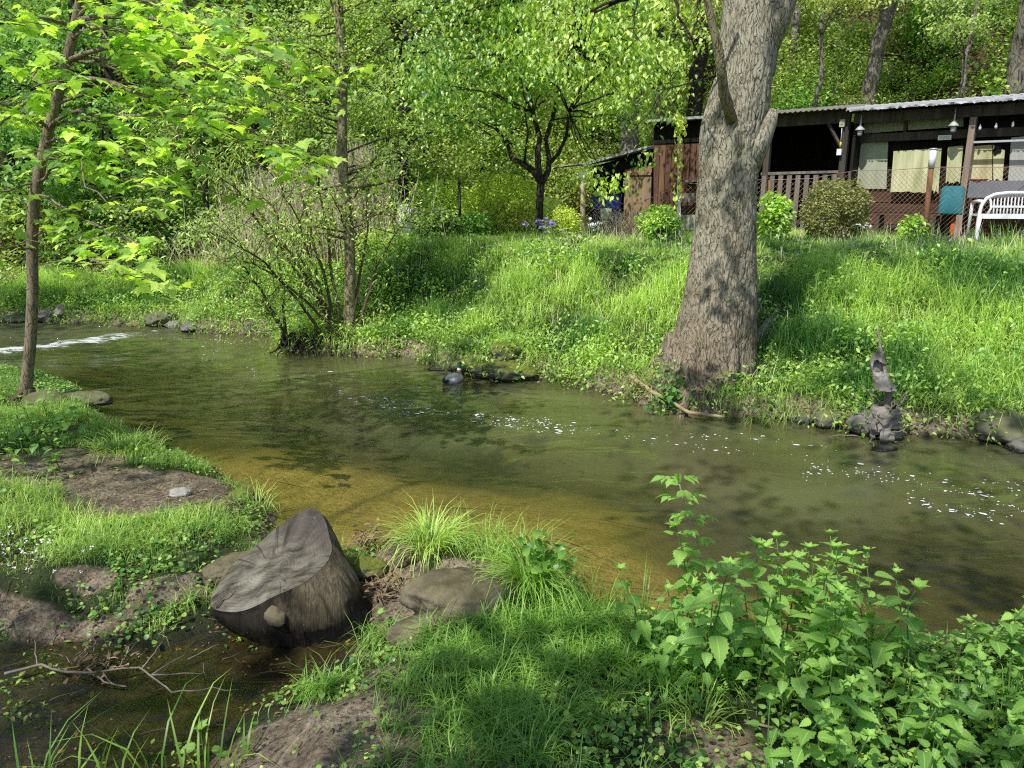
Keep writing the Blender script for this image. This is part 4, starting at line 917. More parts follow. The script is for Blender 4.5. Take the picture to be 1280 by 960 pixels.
# dead leaves and crumbs on the mud and in the puddle
g = Scatter(); x, y = sample(24000, -5, 3.6, 1.3, 6.5); dn = sdist(x, y, NEAR); m = (dn > .02) & (fbm2(x, y, 3, 3, 251) > .46); x, y = x[m], y[m]; z = hz(x, y)
P = np.stack([x, y, z + .006], 1); rand_leaves(g, T_OVAL, P, rng.uniform(.005, .022, len(P)) * np.where(rng.uniform(0, 1, len(P)) < .06, 1.8, 1), rng.uniform(0, 1, len(P)), 0, .85)
tag(g.build('fallen_leaves', L_dead), 'dead leaf crumbs on the mud and in the puddle', 'dead leaves', kind='stuff')
tw_ = MB(); r_ = np.random.default_rng(14)
for j in range(900):
    x, y = r_.uniform(-4.6, 2.2), r_.uniform(1.6, 6)
    if sdist(np.array([x]), np.array([y]), NEAR)[0] < .03: continue
    p = np.array([x, y, max(float(hz(x, y)), 0) + .008]); a = r_.uniform(0, 2 * pi); L = r_.uniform(.03, .15); e = p + (cos(a) * L, sin(a) * L, 0); e[2] = max(float(hz(e[0], e[1])), 0) + r_.uniform(.004, .02)
    tw_.tube(curve(p, e, 5, .15), np.linspace(r_.uniform(.0015, .004), .001, 5), 4)
tag(tw_.build('twig_litter', B_twig), 'small broken twigs lying on the near bank', 'twigs', kind='stuff')
g = Scatter(); x, y = sample(5200, -4.5, -.6, 1.6, 4.6); dp = sdist(x, y, PUD); m = (dp > -.06) & (dp < .55) & (fbm2(x, y, 3.2, 3, 271) > .50); x, y = x[m], y[m]; k_ = 3; X2 = np.repeat(x, k_) + rng.normal(0, .02, len(x) * k_); Y2 = np.repeat(y, k_) + rng.normal(0, .02, len(x) * k_)
rand_leaves(g, T_OVAL, np.stack([X2, Y2, rng.uniform(-.03, .012, len(X2))], 1), rng.uniform(.012, .034, len(X2)), np.clip(rng.normal(.35, .3, len(X2)), 0, 1), .05, .85)
tag(g.build('puddle_weed', L_cover), 'small green weed growing in the shallow puddle', 'water weed', kind='stuff')
# tiny white flowers in the grass on the left
k = N('white_petal'); M_petal = k.done(k.bsdf((.75, .77, .72), .6, .2))
g = Scatter(); P = []
for (px, py, n, s_) in ((25, 705, 26, .10), (60, 690, 14, .08), (12, 680, 10, .05), (110, 718, 4, .05), (75, 720, 5, .06)):
    c = hit(px, py); 
    for j in range(n): P.append((c[0] + rng.normal(0, s_), c[1] + rng.normal(0, s_), 0))
P = np.array(P); P[:, 2] = hz(P[:, 0], P[:, 1]) + rng.uniform(.05, .12, len(P)); k_ = 4; Q = np.repeat(P, k_, 0) + rng.normal(0, .003, (len(P) * k_, 3)); rand_leaves(g, T_ROUND, Q, rng.uniform(.006, .010, len(Q)), rng.uniform(0, 1, len(Q)), 0, .9)
tag(g.build('white_flowers', M_petal), 'tiny white flowers in the grass of the near bank', 'flowers', kind='stuff')
g = Scatter(); P = np.stack([rng.uniform(-8, 9, 900), rng.uniform(9, 13, 900), np.zeros(900)], 1); P = P[(sdist(P[:, 0], P[:, 1], FAR) > .6) & (fbm2(P[:, 0], P[:, 1], 1.0, 2, 261) > .5)]; P[:, 2] = hz(P[:, 0], P[:, 1]) + rng.uniform(.15, .4, len(P))
rand_leaves(g, T_ROUND, P, rng.uniform(.02, .035, len(P)), rng.uniform(0, 1, len(P)), 0, .8)
k = N('blue_petal'); tag(g.build('blue_flowers', k.done(k.bsdf((.32, .30, .62), .6, .2))), 'tiny pale blue flowers among the far bank grass', 'flowers', kind='stuff')

# --- grass tufts that stand alone
def tuft(px, py, n, L0, L1, rad, mat, label, tint=(.6, .25), tm=None, w=(.009, .016), fan=.35, base=None, name='grass_tuft', group=None, extra=None):
    c = base if base is not None else hit(px, py); root = empty(name, (c[0], c[1], float(hz(c[0], c[1]))), label, 'grass tuft', group); g = Scatter()
    a = rng.uniform(0, 2 * pi, n); q = rad * np.sqrt(rng.uniform(0, 1, n)); P = np.stack([c[0] + q * np.cos(a), c[1] + q * np.sin(a), np.zeros(n)], 1); P[:, 2] = np.maximum(hz(P[:, 0], P[:, 1]), -.05) - .005
    k_ = n; L = rng.uniform(L0, L1, k_); yaw = a + rng.normal(0, .7, k_) - pi / 2; cc, ss = np.cos(yaw), np.sin(yaw); T = tm or [BLADES[1], BLADES[2], BLADES[3], DROOP]; wh = rng.integers(0, len(T), k_)
    M = np.zeros((k_, 3, 3)); wd = rng.uniform(*w, k_); M[:, 0, 0] = cc * wd; M[:, 1, 0] = ss * wd; M[:, 0, 1] = -ss * L; M[:, 1, 1] = cc * L; M[:, 2, 2] = L
    M[:, 0, 2] = np.cos(a) * q / rad * fan * L; M[:, 1, 2] = np.sin(a) * q / rad * fan * L
    P -= np.array(root.location)
    for i, t in enumerate(T): s_ = wh == i; g.add(t, M[s_], P[s_], np.clip(rng.normal(tint[0], tint[1], s_.sum()), 0, 1))
    if extra: extra(g, root)
    g.build('blades', mat, root); return root
tuft(538, 690, 230, .14, .36, .10, L_grass, 'bright sunlit tuft of arching grass on the tip of the stony point', (.95, .2), fan=.22, w=(.011, .019))
def sedge_leaves(g, root):
    P = rng.normal(0, 1, (60, 3)) * (.06, .05, .06) + np.array([.07, -.02, .22]); rand_leaves(g, T_ROUND, P, rng.uniform(.03, .06, 60), rng.uniform(.0, .5, 60), .3, .6)
tuft(664, 745, 330, .20, .44, .075, L_grass_shade, 'tall darker tuft of grass with broad leaves at the end of the stony point', (.7, .3), w=(.010, .018), fan=.10, extra=sedge_leaves)
tuft(612, 698, 50, .07, .15, .08, L_grass, 'low yellow green grass between the two tall tufts on the stony point', (.9, .15))
tuft(700, 750, 70, .10, .2, .08, L_grass, 'yellowing grass hanging to the water right of the tall dark tuft', (1.0, .1), tm=[DROOP, BLADES[3]])
tuft(325, 640, 50, .12, .30, .06, L_grass, 'thin arching grass at the water edge behind the stump', (.8, .2))
tuft(160, 565, 240, .08, .24, .22, L_grass, 'grass tuft on the tip of the bare mud patch beside the pool', (.7, .25))
tuft(740, 770, 26, .14, .30, .10, L_grass_shade, 'sparse upright blades at the water edge just past the stony point', (.4, .3), tm=BLADES[:2], fan=.1)
tuft(795, 780, 46, .16, .34, .12, L_grass_shade, 'sparse upright blades in the shallows beside the nettles', (.4, .3), tm=BLADES[:2], fan=.1)
tuft(420, 865, 40, .08, .19, .06, L_grass, 'small lit grass tuft on the puddle rim in front of the stump', (.7, .2))
tuft(870, 905, 60, .07, .16, .08, L_grass, 'small lit grass tuft among dead leaves below the nettles', (.85, .15))
tuft(960, 520, 1100, .16, .36, .58, L_grass, 'cushion of drooping grass between the massive tree and the drift debris', (.65, .25), tm=[BLADES[3], DROOP, BLADES[2]], w=(.011, .018), base=hit(965, 503) + np.array([0, .36, 0]))
for j, (px, Yt, n, H) in enumerate(((20, 2.2, 12, .42), (85, 2.3, 12, .36), (135, 2.25, 9, .34), (190, 2.28, 14, .46), (245, 2.3, 12, .40), (285, 2.35, 6, .24))):
    p = at(px, 960, Yt)
    tuft(0, 0, n, H * .6, H, .09, L_grass_shade, ['broad upright grass blades over the puddle in the lowest corner of the picture', 'second clump of broad grass blades from the corner over the puddle', 'third clump of broad grass blades over the puddle', 'tallest broad grass blades standing over the puddle', 'broad grass blades beside the seedling over the puddle', 'short broad grass blades at the mud side of the puddle'][j],
         (.55, .3), tm=BLADES[:3], w=(.018, .030), fan=.25, base=np.array([p[0], p[1], 0]), name='grass_clump')
# iris leaves on the far crest
def sword(px, Y, n, H, label):
    p = at(px, 290, Y); tuft(0, 0, n, H * .6, H, .22, L_grass_shade, label, (.6, .2), tm=[BLADES[0]], w=(.022, .034), fan=.15, base=np.array([p[0], p[1], 0]), name='iris_plant')
for px, Y, n, H, l in ((1108, 12.6, 30, .42, 'iris leaves on the crest below the hanging porch lamps'), (1165, 12.2, 30, .45, 'iris leaves on the crest below the rusty post'), (1262, 11.6, 40, .60, 'tall iris leaves in front of the white bench'), (1235, 12.2, 24, .4, 'iris leaves beside the foot of the white bench'),
                       (740, 12.6, 30, .36, 'iris leaves below the blue barrel'), (700, 12.4, 34, .34, 'iris leaves beside the wooden fence post'), (870, 13, 24, .34, 'iris leaves right behind the massive tree'), (800, 12.7, 20, .3, 'iris leaves below the red flowering bush')):
    sword(px, Y, n, H, l)

# ----------------------------------------------------------------- nettles: built once per size, then copied
def herb(seed, H, n, leafL, mat, T=T_NET, pairs=True, top=True, stemr=.004):
    r = np.random.default_rng(seed); root = empty('nettle_plant', (0, 0, 0), None, 'plant', 'leafy nettle plants on the near bank')
    lean = r.normal(0, .13, 2) * H; st = curve((0, 0, -.03), (lean[0], lean[1], H), 12, .04); MB().tube(st, np.linspace(stemr, stemr * .5, 12), 6).build('stem', M_stem, root)
    g = Scatter(); D = []; Nn = []; P = []; S = []; Wd = []; ti = []
    for i in range(n):
        t = .12 + .88 * (i + 1) / n; p = np.array([np.interp(t, np.linspace(0, 1, 12), st[:, c]) for c in range(3)]); a0 = i * pi / 2 + r.normal(0, .25)
        sc_ = leafL * (1.05 - .75 * abs(t - .62) ** 1.3 * 2) * r.uniform(.6, 1.2) * (.5 if t > .95 else 1)
        for s_ in (0, pi):
            a = a0 + s_ + r.normal(0, .15); el = r.uniform(-.45, .35) if t < .9 else .6; pet = .022 + .02 * (1 - t)
            d = np.array([cos(a) * cos(el), sin(a) * cos(el), sin(el)]); P.append(p + d * pet); D.append(d); Nn.append((r.normal(0, .2), r.normal(0, .2), 1)); S.append(sc_); ti.append(np.clip(.2 + .5 * t + r.normal(0, .2), 0, 1))
    if top:
        for j in range(6):
            a = j * 1.05; d = np.array([cos(a) * .6, sin(a) * .6, .75]); P.append(st[-1]); D.append(d); Nn.append((-d[0], -d[1], .8)); S.append(leafL * r.uniform(.25, .5)); ti.append(.95)
    S = np.array(S); g.add(T, frames(np.array(D), np.array(Nn, float), S, S * 1.12), np.array(P), np.array(ti)); g.build('leaves', mat, root)
    return root
M_stem = flat_mat('green_stem', (.10, .17, .04), .6, .3, .3)
NP = [herb(1, .58, 11, .092, L_nettle), herb(2, .48, 9, .086, L_nettle), herb(3, .38, 8, .075, L_nettle), herb(4, .28, 6, .066, L_nettle), herb(5, .18, 4, .055, L_nettle), herb(6, .44, 7, .105, L_nettle)]
for p_ in NP: p_['label'] = 'leafy nettle plant with toothed green leaves on the near bank'
nr = np.random.default_rng(19); spots = []
def nettle_field(poly, n, kinds, mind):
    pl = [tuple(hit(*q)[:2]) for q in poly]; xs, ys = zip(*pl); c = 0; t = 0
    while c < n and t < 6000:
        t += 1; x, y = nr.uniform(min(xs), max(xs)), nr.uniform(min(ys), max(ys))
        if sdist(np.array([x]), np.array([y]), pl)[0] < 0 or any(np.hypot(x - a, y - b) < mind for a, b, _ in spots): continue
        spots.append((x, y, int(nr.choice(kinds)))); c += 1
nettle_field([(850, 800), (1000, 805), (1110, 830), (1100, 880), (960, 890), (860, 860)], 30, [0, 0, 1, 5, 1], .065)
nettle_field([(940, 870), (1130, 870), (1290, 880), (1330, 1010), (960, 1010)], 60, [3, 3, 4, 4, 2], .055)
nettle_field([(1120, 840), (1330, 830), (1350, 890), (1120, 890)], 22, [3, 3, 2, 4], .065)
nettle_field([(1255, 820), (1350, 810), (1360, 850), (1255, 850)], 5, [1, 2, 2], .07)
nettle_field([(800, 800), (870, 800), (880, 870), (820, 860)], 12, [3, 4, 2], .06)
nettle_field([(-20, 500), (60, 530), (130, 560), (60, 600), (-30, 600)], 26, [3, 4, 3, 2], .12)
nettle_field([(-60, 520), (0, 540), (0, 600), (-80, 620)], 8, [2, 3], .14)
used = set()
for (x, y, kx) in spots:
    loc = (x, y, float(hz(x, y))); rz = nr.uniform(0, 6.28); s_ = nr.uniform(.8, 1.15)
    tilt = (nr.normal(0, .16), nr.normal(0, .16), rz)
    if kx not in used: used.add(kx); NP[kx].location = loc; NP[kx].rotation_euler = tilt; NP[kx].scale = (s_,) * 3
    else: dup(NP[kx], loc, rz, s_).rotation_euler = tilt
# seedlings and single plants
def single(px, py, H, n, L, label, name, seed, T=T_NET, mat=None, cat='plant'):
    o = herb(seed, H, n, L, mat or L_nettle, T); p = hit(px, py); o.name = name; o.location = p; o['label'] = label; o['category'] = cat
    if 'group' in o: del o['group']
    return o
single(258, 958, .16, 2, .085, 'small leafy seedling beside the broad grass at the bottom edge', 'seedling', 31)
single(472, 790, .09, 2, .08, 'small dark green seedling at the foot of the stump on the boulder side', 'seedling', 32)
single(70, 600, .14, 3, .06, 'small seedling on the bare mud below the nettles', 'seedling', 33)
# the thin young elder sticking out over the water
def elder():
    r = np.random.default_rng(71); b = hit(890, 800); root = empty('young_elder', tuple(b), 'thin young elder shoot rising above the nettles against the water', 'sapling'); Y0 = b[1]
    P = np.array([at(890, 790, Y0), at(884, 720, Y0), at(872, 680, Y0 + .02), at(858, 640, Y0 + .03), at(848, 600, Y0 + .03)]); t = np.linspace(0, 1, 14); P = np.stack([np.interp(t, np.linspace(0, 1, 5), P[:, i]) for i in range(3)], 1)
    part(root, 'stem', MB().tube(P, np.linspace(.006, .0025, 14), 7), flat_mat('pale_stem', (.34, .30, .20), .7)); g = Scatter()
    for i in range(3, 14):
        for s_ in (0, 1):
            a = i * 1.7 + s_ * pi + r.normal(0, .2); d = np.array([cos(a), sin(a), .25]); Lr = r.uniform(.05, .10) * (1.25 - .5 * i / 14); p0 = P[i]
            for q, (f_, an) in enumerate(((.5, .9), (.5, -.9), (.85, .8), (.85, -.8), (1, 0))):
                p = p0 + d * Lr * f_; dd = np.array([cos(a + an), sin(a + an), .05 + r.normal(0, .15)])
                g.add(T_NET, frames(dd[None], np.array([[r.normal(0, .25), r.normal(0, .25), 1.]]), np.array([r.uniform(.035, .055)])), p[None], np.array([r.uniform(.6, 1)]))
    for j in range(8): 
        d = unit(r.normal(0, .4, 3) + (0, 0, 1)); g.add(T_NET, frames(d[None], np.array([[1., 0, .2]]), np.array([.04])), P[-1][None], np.array([1.]))
    o = link('leaves', g.mesh('leaves', L_nettle), root); o.location = -np.array(root.location)
elder()
# ----------------------------------------------------------------- foam and specks on the water
k = N('foam_white'); M_foam = k.done(k.bsdf((.78, .80, .78), .5, .4))
fm_ = MB(); fr_ = np.random.default_rng(88)
lines = [([(420, 492), (480, 500), (540, 512), (620, 522), (700, 530), (780, 542)], 170, 4), ([(470, 512), (560, 520), (640, 532), (720, 540)], 110, 6), ([(780, 542), (900, 560), (1010, 580), (1100, 598), (1200, 612), (1300, 640)], 90, 9), ([(1010, 590), (1100, 590), (1180, 600), (1280, 612)], 70, 10),
         ([(1120, 620), (1200, 640), (1290, 650)], 40, 9), ([(200, 425), (280, 425), (380, 440)], 60, 5), ([(380, 462), (470, 478), (560, 484)], 30, 7), ([(860, 545), (960, 548), (1060, 565)], 30, 5), ([(240, 440), (330, 470), (430, 480)], 30, 10)]
for pts, n, sy in lines:
    A = np.array(pts, float); t0 = fr_.uniform(0, 1, 12)
    for j in range(n):
        t = np.clip(fr_.choice(t0) + fr_.normal(0, .07), 0, 1) if fr_.uniform() < .6 else fr_.uniform(0, 1)
        q_ = np.array([np.interp(t * (len(A) - 1), range(len(A)), A[:, c]) for c in (0, 1)]); c = ong(q_[0] + fr_.normal(0, 6), q_[1] + fr_.normal(0, sy * .55), .004)
        if max(sdist(np.array([c[0]]), np.array([c[1]]), NEAR)[0], sdist(np.array([c[0]]), np.array([c[1]]), FAR)[0]) > -.08: continue
        m_ = 9; a = np.arange(m_) * 2 * pi / m_; q = min(fr_.lognormal(-5.4, .6), .016) * fr_.uniform(.6, 1.3, m_); el = fr_.uniform(1, 2.4); an = fr_.normal(-.25, .4); ca, sa = cos(an), sin(an)
        V = [(c[0] + cos(t) * s_ * el * ca - sin(t) * s_ * sa, c[1] + cos(t) * s_ * el * sa + sin(t) * s_ * ca, .0045) for t, s_ in zip(a, q)] + [(c[0], c[1], .008)]; fm_.add(V, [(i, (i + 1) % m_, m_) for i in range(m_)])
tag(fm_.build('foam', M_foam), 'white foam flecks drifting on the stream', 'foam', kind='stuff')
# ================================================================= stones
S_grey = rock_mat('grey_stone', (.13, .12, .10), (.30, .28, .25))
S_moss = rock_mat('mossy_stone', (.07, .065, .05), (.18, .17, .14), .95)
S_dark = rock_mat('wet_stone', (.08, .075, .062), (.24, .225, .19), .5)
S_pale = rock_mat('pale_stone', (.38, .36, .31), (.56, .54, .48), wet=False)
S_mud = rock_mat('muddy_boulder', (.10, .075, .05), (.28, .23, .165), .2)
import bmesh
def rock(px, py, size, mat, label, seed, Y=None, z=None, name='stone', group=None, rz=0, cat='stone', facet=.42):
    """size: full width, depth, height; px,py: the middle of its foot"""
    c = hit(px, py, True) if Y is None else at(px, py, Y)
    bm = bmesh.new(); bmesh.ops.create_icosphere(bm, subdivisions=5, radius=1.0); V = np.array([v.co[:] for v in bm.verts])
    r = np.random.default_rng(seed)
    for j in range(11):                      # cut facets
        d = unit(r.normal(0, 1, 3)); h = r.uniform(.62, .95); s_ = V @ d; V -= d * (np.maximum(s_ - h, 0) * facet * 2.2)[:, None]
    V *= (1 + .30 * (fbm(V * 1.5 + seed, 4, seed)[:, None] - .5) * 2 + .07 * (fbm(V * 7 + seed, 3, seed)[:, None] - .5))
    V *= np.array(size) / 2; c_, s_ = cos(rz), sin(rz); V[:, :2] = V[:, :2] @ np.array([[c_, s_], [-s_, c_]])
    for v, q in zip(bm.verts, V): v.co = q
    me = bpy.data.meshes.new(name); bm.to_mesh(me); bm.free(); me.materials.append(mat); me.polygons.foreach_set('use_smooth', [True] * len(me.polygons))
    o = link(name, me); o.location = (c[0], c[1], (c[2] if z is None else z) + size[2] * .12); return tag(o, label, cat, group)
rock(568, 755, (.54, .42, .27), S_mud, 'big muddy boulder half buried at the root of the stony point', 1, rz=.3)
rock(535, 795, (.34, .22, .13), S_mud, 'flat muddy rock in front of the big boulder', 2)
rock(455, 712, (.26, .20, .12), S_moss, 'mossy stone at the water edge behind the stump', 3)
rock(508, 700, (.20, .14, .10), S_mud, 'small earthy stone beside the mossy one at the water edge', 4)
rock(300, 720, (.42, .26, .20), S_mud, 'brown boulder behind the upper rim of the stump', 5, rz=.5)
rock(226, 618, (.15, .11, .075), S_pale, 'smooth pale stone lying on the dark mud of the near bank', 6, facet=.1)
rock(300, 622, (.22, .14, .10), S_moss, 'yellow mossy stone at the corner of the near bank', 7)
rock(100, 505, (.62, .35, .22), S_dark, 'low wet stone at the water edge right of the maple', 8)
rock(60, 508, (.45, .35, .24), S_dark, 'dark stone under the maple roots', 9)
rock(634, 468, (.80, .42, .26), S_moss, 'largest moss covered stone in the water beside the duck', 10, rz=.1)
rock(590, 458, (.55, .30, .20), S_moss, 'moss covered stone behind the duck', 11)
rock(632, 446, (.42, .3, .30), S_moss, 'dark cleft stone on the bank above the largest mossy stone', 12)
rock(604, 470, (.30, .2, .10), S_dark, 'small wet stone between the duck and the largest mossy stone', 13)
rock(556, 462, (.4, .2, .09), S_dark, 'flat dark stone just left of the duck', 14)
rock(1003, 528, (.26, .2, .16), S_dark, 'dark stone at the right end of the drooping grass cushion', 15)
rock(1036, 527, (.34, .26, .24), S_dark, 'square dark stone beside the drooping grass', 16)
rock(1082, 536, (.36, .28, .26), S_grey, 'grey stone behind the drift debris', 17)
rock(1262, 540, (.62, .45, .34), S_dark, 'mossy brown boulder in the far bank near the picture edge', 18)
rock(1276, 562, (.34, .24, .10), S_grey, 'flat wet stone in the water below the brown boulder', 19)
rock(1105, 562, (.22, .14, .05), S_grey, 'submerged pale stone at the foot of the drift debris', 20)
for i, (px, py, s_, l) in enumerate(((18, 402, .5, 'whitish stone farthest upstream on the far waterline'), (62, 398, .5, 'round grey stone on the far waterline behind the maple trunk'), (78, 392, .45, 'tilted grey stone on top of the waterline stones'), 
                                     (204, 404, .62, 'big pale stone at the head of the pool'), (222, 410, .42, 'dark stone leaning on the big pale stone'), (238, 412, .42, 'pointed dark stone at the head of the pool'), (314, 410, .3, 'small stone left of the leaning willow'))):
    rock(px, py, (s_, s_ * .7, s_ * .55), S_grey if i % 3 else S_dark, l, 40 + i, rz=i, group=None)
# pebbles in mud
pb = MB(); pr2 = np.random.default_rng(5)
for j in range(240):
    x, y = pr2.uniform(-4, 1.2), pr2.uniform(1.5, 6)
    if sdist(np.array([x]), np.array([y]), NEAR)[0] < .03: continue
    s_ = pr2.uniform(.004, .014); z = float(hz(x, y)); a = np.arange(6) * pi / 3
    V = [(x + cos(t) * s_, y + sin(t) * s_ * .8, z) for t in a] + [(x + cos(t) * s_ * .6, y + sin(t) * s_ * .5, z + s_ * .6) for t in a]
    pb.add(V, [(i, (i + 1) % 6, 6 + (i + 1) % 6, 6 + i) for i in range(6)] + [tuple(range(6, 12))])
tag(pb.build('pebbles', S_grey), 'small pebbles scattered in the mud', 'pebbles', kind='stuff')

# ================================================================= the stump
def stump():
    r = np.random.default_rng(3); B = np.array([-1.03, 3.50, -.09]); T = np.array([-1.19, 3.47, .36])
    root = empty('tree_stump', tuple(B), 'big weathered grey stump with a slanting sawn top standing in the puddle', 'tree stump')
    n = 160; m = 60; a = np.arange(n) * 2 * pi / n; V = []
    rb = .295 * (1 + .05 * np.cos(2 * a + .5) + .04 * np.cos(3 * a) + .03 * np.cos(5 * a + 1)); rt = .270 * (1 + .10 * np.cos(2 * a - .45) + .05 * np.cos(3 * a + 2) + .02 * np.cos(7 * a) + .07 * (fbm(np.stack([np.cos(a) * 3, np.sin(a) * 3, a * 0], 1), 4, 75) - .5))
    # top rim height: low toward the left front, a raised horn at the right back
    horn = np.exp(-((np.angle(np.exp(1j * (a - .95)))) / .66) ** 2)
    zt = .285 + .115 * np.cos(a - .75) + .115 * horn - .02 * np.cos(2 * (a - .4))
    for i in range(m + 1):
        t = i / m; bulge = 1 + .05 * sin(pi * t) - .04 * sin(2 * pi * t)
        rr = (rb * (1 - t) + rt * t) * bulge; cx = B[0] + (T[0] - B[0]) * t ** 1.1; cy = B[1] + (T[1] - B[1]) * t; z = B[2] + (zt - B[2]) * t
        V.append(np.stack([cx + rr * np.cos(a), cy + rr * np.sin(a), z], 1))
    V = np.concatenate(V); D = np.stack([np.cos(np.tile(a, m + 1)), np.sin(np.tile(a, m + 1)), np.zeros(len(V))], 1)
    q = V.copy(); grooves = fbm(np.stack([D[:, 0] * 7, D[:, 1] * 7, V[:, 2] * 1.2], 1), 4, 71) - .5; fine = fbm(np.stack([D[:, 0] * 26, D[:, 1] * 26, V[:, 2] * 2.5], 1), 3, 72) - .5
    tt = np.repeat(np.arange(m + 1) / m, n); k_ = 1 - sm(tt, .93, 1) * .8
    V = V + D * ((grooves * .055 + fine * .020 + .03 * (fbm(V * 7, 3, 73) - .5)) * k_)[:, None]
    # flare and knob on the river side
    V += D * (.06 * np.exp(-((np.angle(np.exp(1j * (np.tile(a, m + 1) + .15)))) / .5) ** 2) * (1 - sm(tt, 0, .55)))[:, None]
    F = [(i * n + j, i * n + (j + 1) % n, (i + 1) * n + (j + 1) % n, (i + 1) * n + j) for i in range(m) for j in range(n)]
    k = N('stump_side'); P_ = k.pos(); o = k.obj(); sx = k.n('ShaderNodeSeparateXYZ'); k.l(P_, sx.inputs[0]); Z_ = sx.outputs['Z']
    gr = k.noise(k.map(o, (1, 1, .12)), 34, 7, .65, .3); big = k.noise(o, 5, 5, .6)
    c = k.mix(k.ramp(gr, [(.3, 0), (.7, 1)]), (.05, .038, .024), (.27, .215, .135)); c = k.mix(k.math('MULTIPLY', k.ramp(big, [(.40, 0), (.58, 1)]), .8), c, (.10, .08, .045))
    wl = k.math('ADD', Z_, k.math('MULTIPLY', k.math('SUBTRACT', big, .5), .28)); wet = k.ramp(wl, [(.09, 1), (.15, 0)]); c = k.mix(wet, c, (.008, .007, .006))
    side = k.n('ShaderNodeSeparateXYZ'); g_ = k.n('ShaderNodeNewGeometry'); k.l(g_.outputs['Normal'], side.inputs[0])
    oo = k.n('ShaderNodeSeparateXYZ'); k.l(o, oo.inputs[0]); rot = k.ramp(k.math('ADD', k.math('SUBTRACT', k.math('MULTIPLY', oo.outputs['X'], -2.6), k.math('MULTIPLY', oo.outputs['Y'], .8)), k.math('ADD', k.math('MULTIPLY', k.math('SUBTRACT', big, .5), 1.6), k.math('MULTIPLY', k.math('SUBTRACT', gr, .5), .7))), [(.05, 0), (.45, 1)]); c = k.mix(k.math('MULTIPLY', rot, .92), c, (.014, .011, .008))  # darkens the side towards its left and front
    spk = k.noise(P_, 130, 2); c = k.mix(k.ramp(spk, [(.74, 0), (.77, 1)]), c, (.5, .48, .42))
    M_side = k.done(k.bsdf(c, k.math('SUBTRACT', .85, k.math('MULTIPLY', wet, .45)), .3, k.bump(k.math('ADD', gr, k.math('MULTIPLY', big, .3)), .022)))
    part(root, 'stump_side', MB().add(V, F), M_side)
    # sawn face as rings from the rim to the heart, slightly dished
    rim = V[-n:]; cen = rim.mean(0) + (0, 0, -.028); VV = []; rho = []
    M2 = 28
    for i in range(M2 + 1):
        t = i / M2; s_ = 1 - t; P = cen + (rim - cen) * s_; P[:, 2] = cen[2] + (rim[:, 2] - cen[2]) * (s_ ** 1.5); P[:, 2] += (fbm(P * 14, 3, 74) - .5) * .014 * sm(t, 0, .15) + .005 * np.sin(t * 9) * sm(t, 0, .1) + .002; VV.append(P); rho.append(np.full(n, s_))
    VV = np.concatenate(VV); FF = [(i * n + j, i * n + (j + 1) % n, (i + 1) * n + (j + 1) % n, (i + 1) * n + j) for i in range(M2) for j in range(n)]
    # lip rounding at the rim
    k = N('stump_face'); o = k.obj(); P_ = k.pos(); ra = k.attr('rho'); wob = k.noise(o, 4, 3)
    rings = k.math('SINE', k.math('MULTIPLY', k.math('ADD', ra, k.math('MULTIPLY', wob, .10)), 120.0)); st = k.noise(k.map(o, (1.0, 3.2, 1), (0, 0, .8)), 9, 7, .7, .4); big = k.noise(o, 6.5, 4, .6)
    c = k.mix(k.ramp(st, [(.34, 0), (.66, 1)]), (.038, .031, .023), (.20, .175, .13)); c = k.mix(k.math('MULTIPLY', k.ramp(big, [(.46, 0), (.64, 1)]), .7), c, (.30, .28, .22)); c = k.mix(k.math('MULTIPLY', k.ramp(rings, [(.3, 0), (.9, 1)]), .28), c, (.05, .04, .03))
    hy = k.n('ShaderNodeSeparateXYZ'); k.l(P_, hy.inputs[0]); up = k.ramp(k.math('ADD', hy.outputs['Z'], k.math('MULTIPLY', big, .1)), [(.36, 0), (.46, 1)]); c = k.mix(k.math('MULTIPLY', up, .75), c, (.045, .033, .028))
    vn = k.n('ShaderNodeTexVoronoi'); vn.feature = 'DISTANCE_TO_EDGE'; vn.inputs['Scale'].default_value = 2.6; k.l(k.map(o, (1.2, .25, 1), (0, 0, .9)), vn.inputs['Vector']); crack = k.ramp(vn.outputs['Distance'], [(0, 1), (.006, 0)])
    c = k.mix(k.math('MULTIPLY', crack, 0.0), c, (.006, .005, .004)); spk = k.noise(P_, 90, 2); c = k.mix(k.ramp(spk, [(.75, 0), (.77, 1)]), c, (.6, .58, .52))
    cb = k.n('ShaderNodeCombineXYZ'); k.l(k.math('MULTIPLY', k.attr('ang'), 17.0), cb.inputs[0]); k.l(k.math('MULTIPLY', ra, .25), cb.inputs[1]); rad_ = k.noise(cb.outputs[0], 1.0, 2, .4); rc = k.math('MULTIPLY', k.ramp(k.math('ABSOLUTE', k.math('SUBTRACT', rad_, .5)), [(0, 1), (.013, 0)]), k.ramp(ra, [(.25, 0), (.6, 1)])); c = k.mix(k.math('MULTIPLY', rc, .85), c, (.012, .010, .008))
    M_face = k.done(k.bsdf(c, .7, .3, k.bump(k.math('SUBTRACT', k.math('ADD', k.math('MULTIPLY', rings, .05), st), k.math('MULTIPLY', k.noise(k.map(o, (1, 1, .3)), 60, 4, .7), -.6)), .010)))
    part(root, 'sawn_face', MB().add(VV, FF, rho=np.concatenate(rho), ang=np.tile(np.arange(n) / n, M2 + 1)), M_face)
    ck = MB(); c_a = rim[int(n * .60)] * .995 + cen * .005; c_b = cen + (rim[int(n * .60)] - cen) * .42
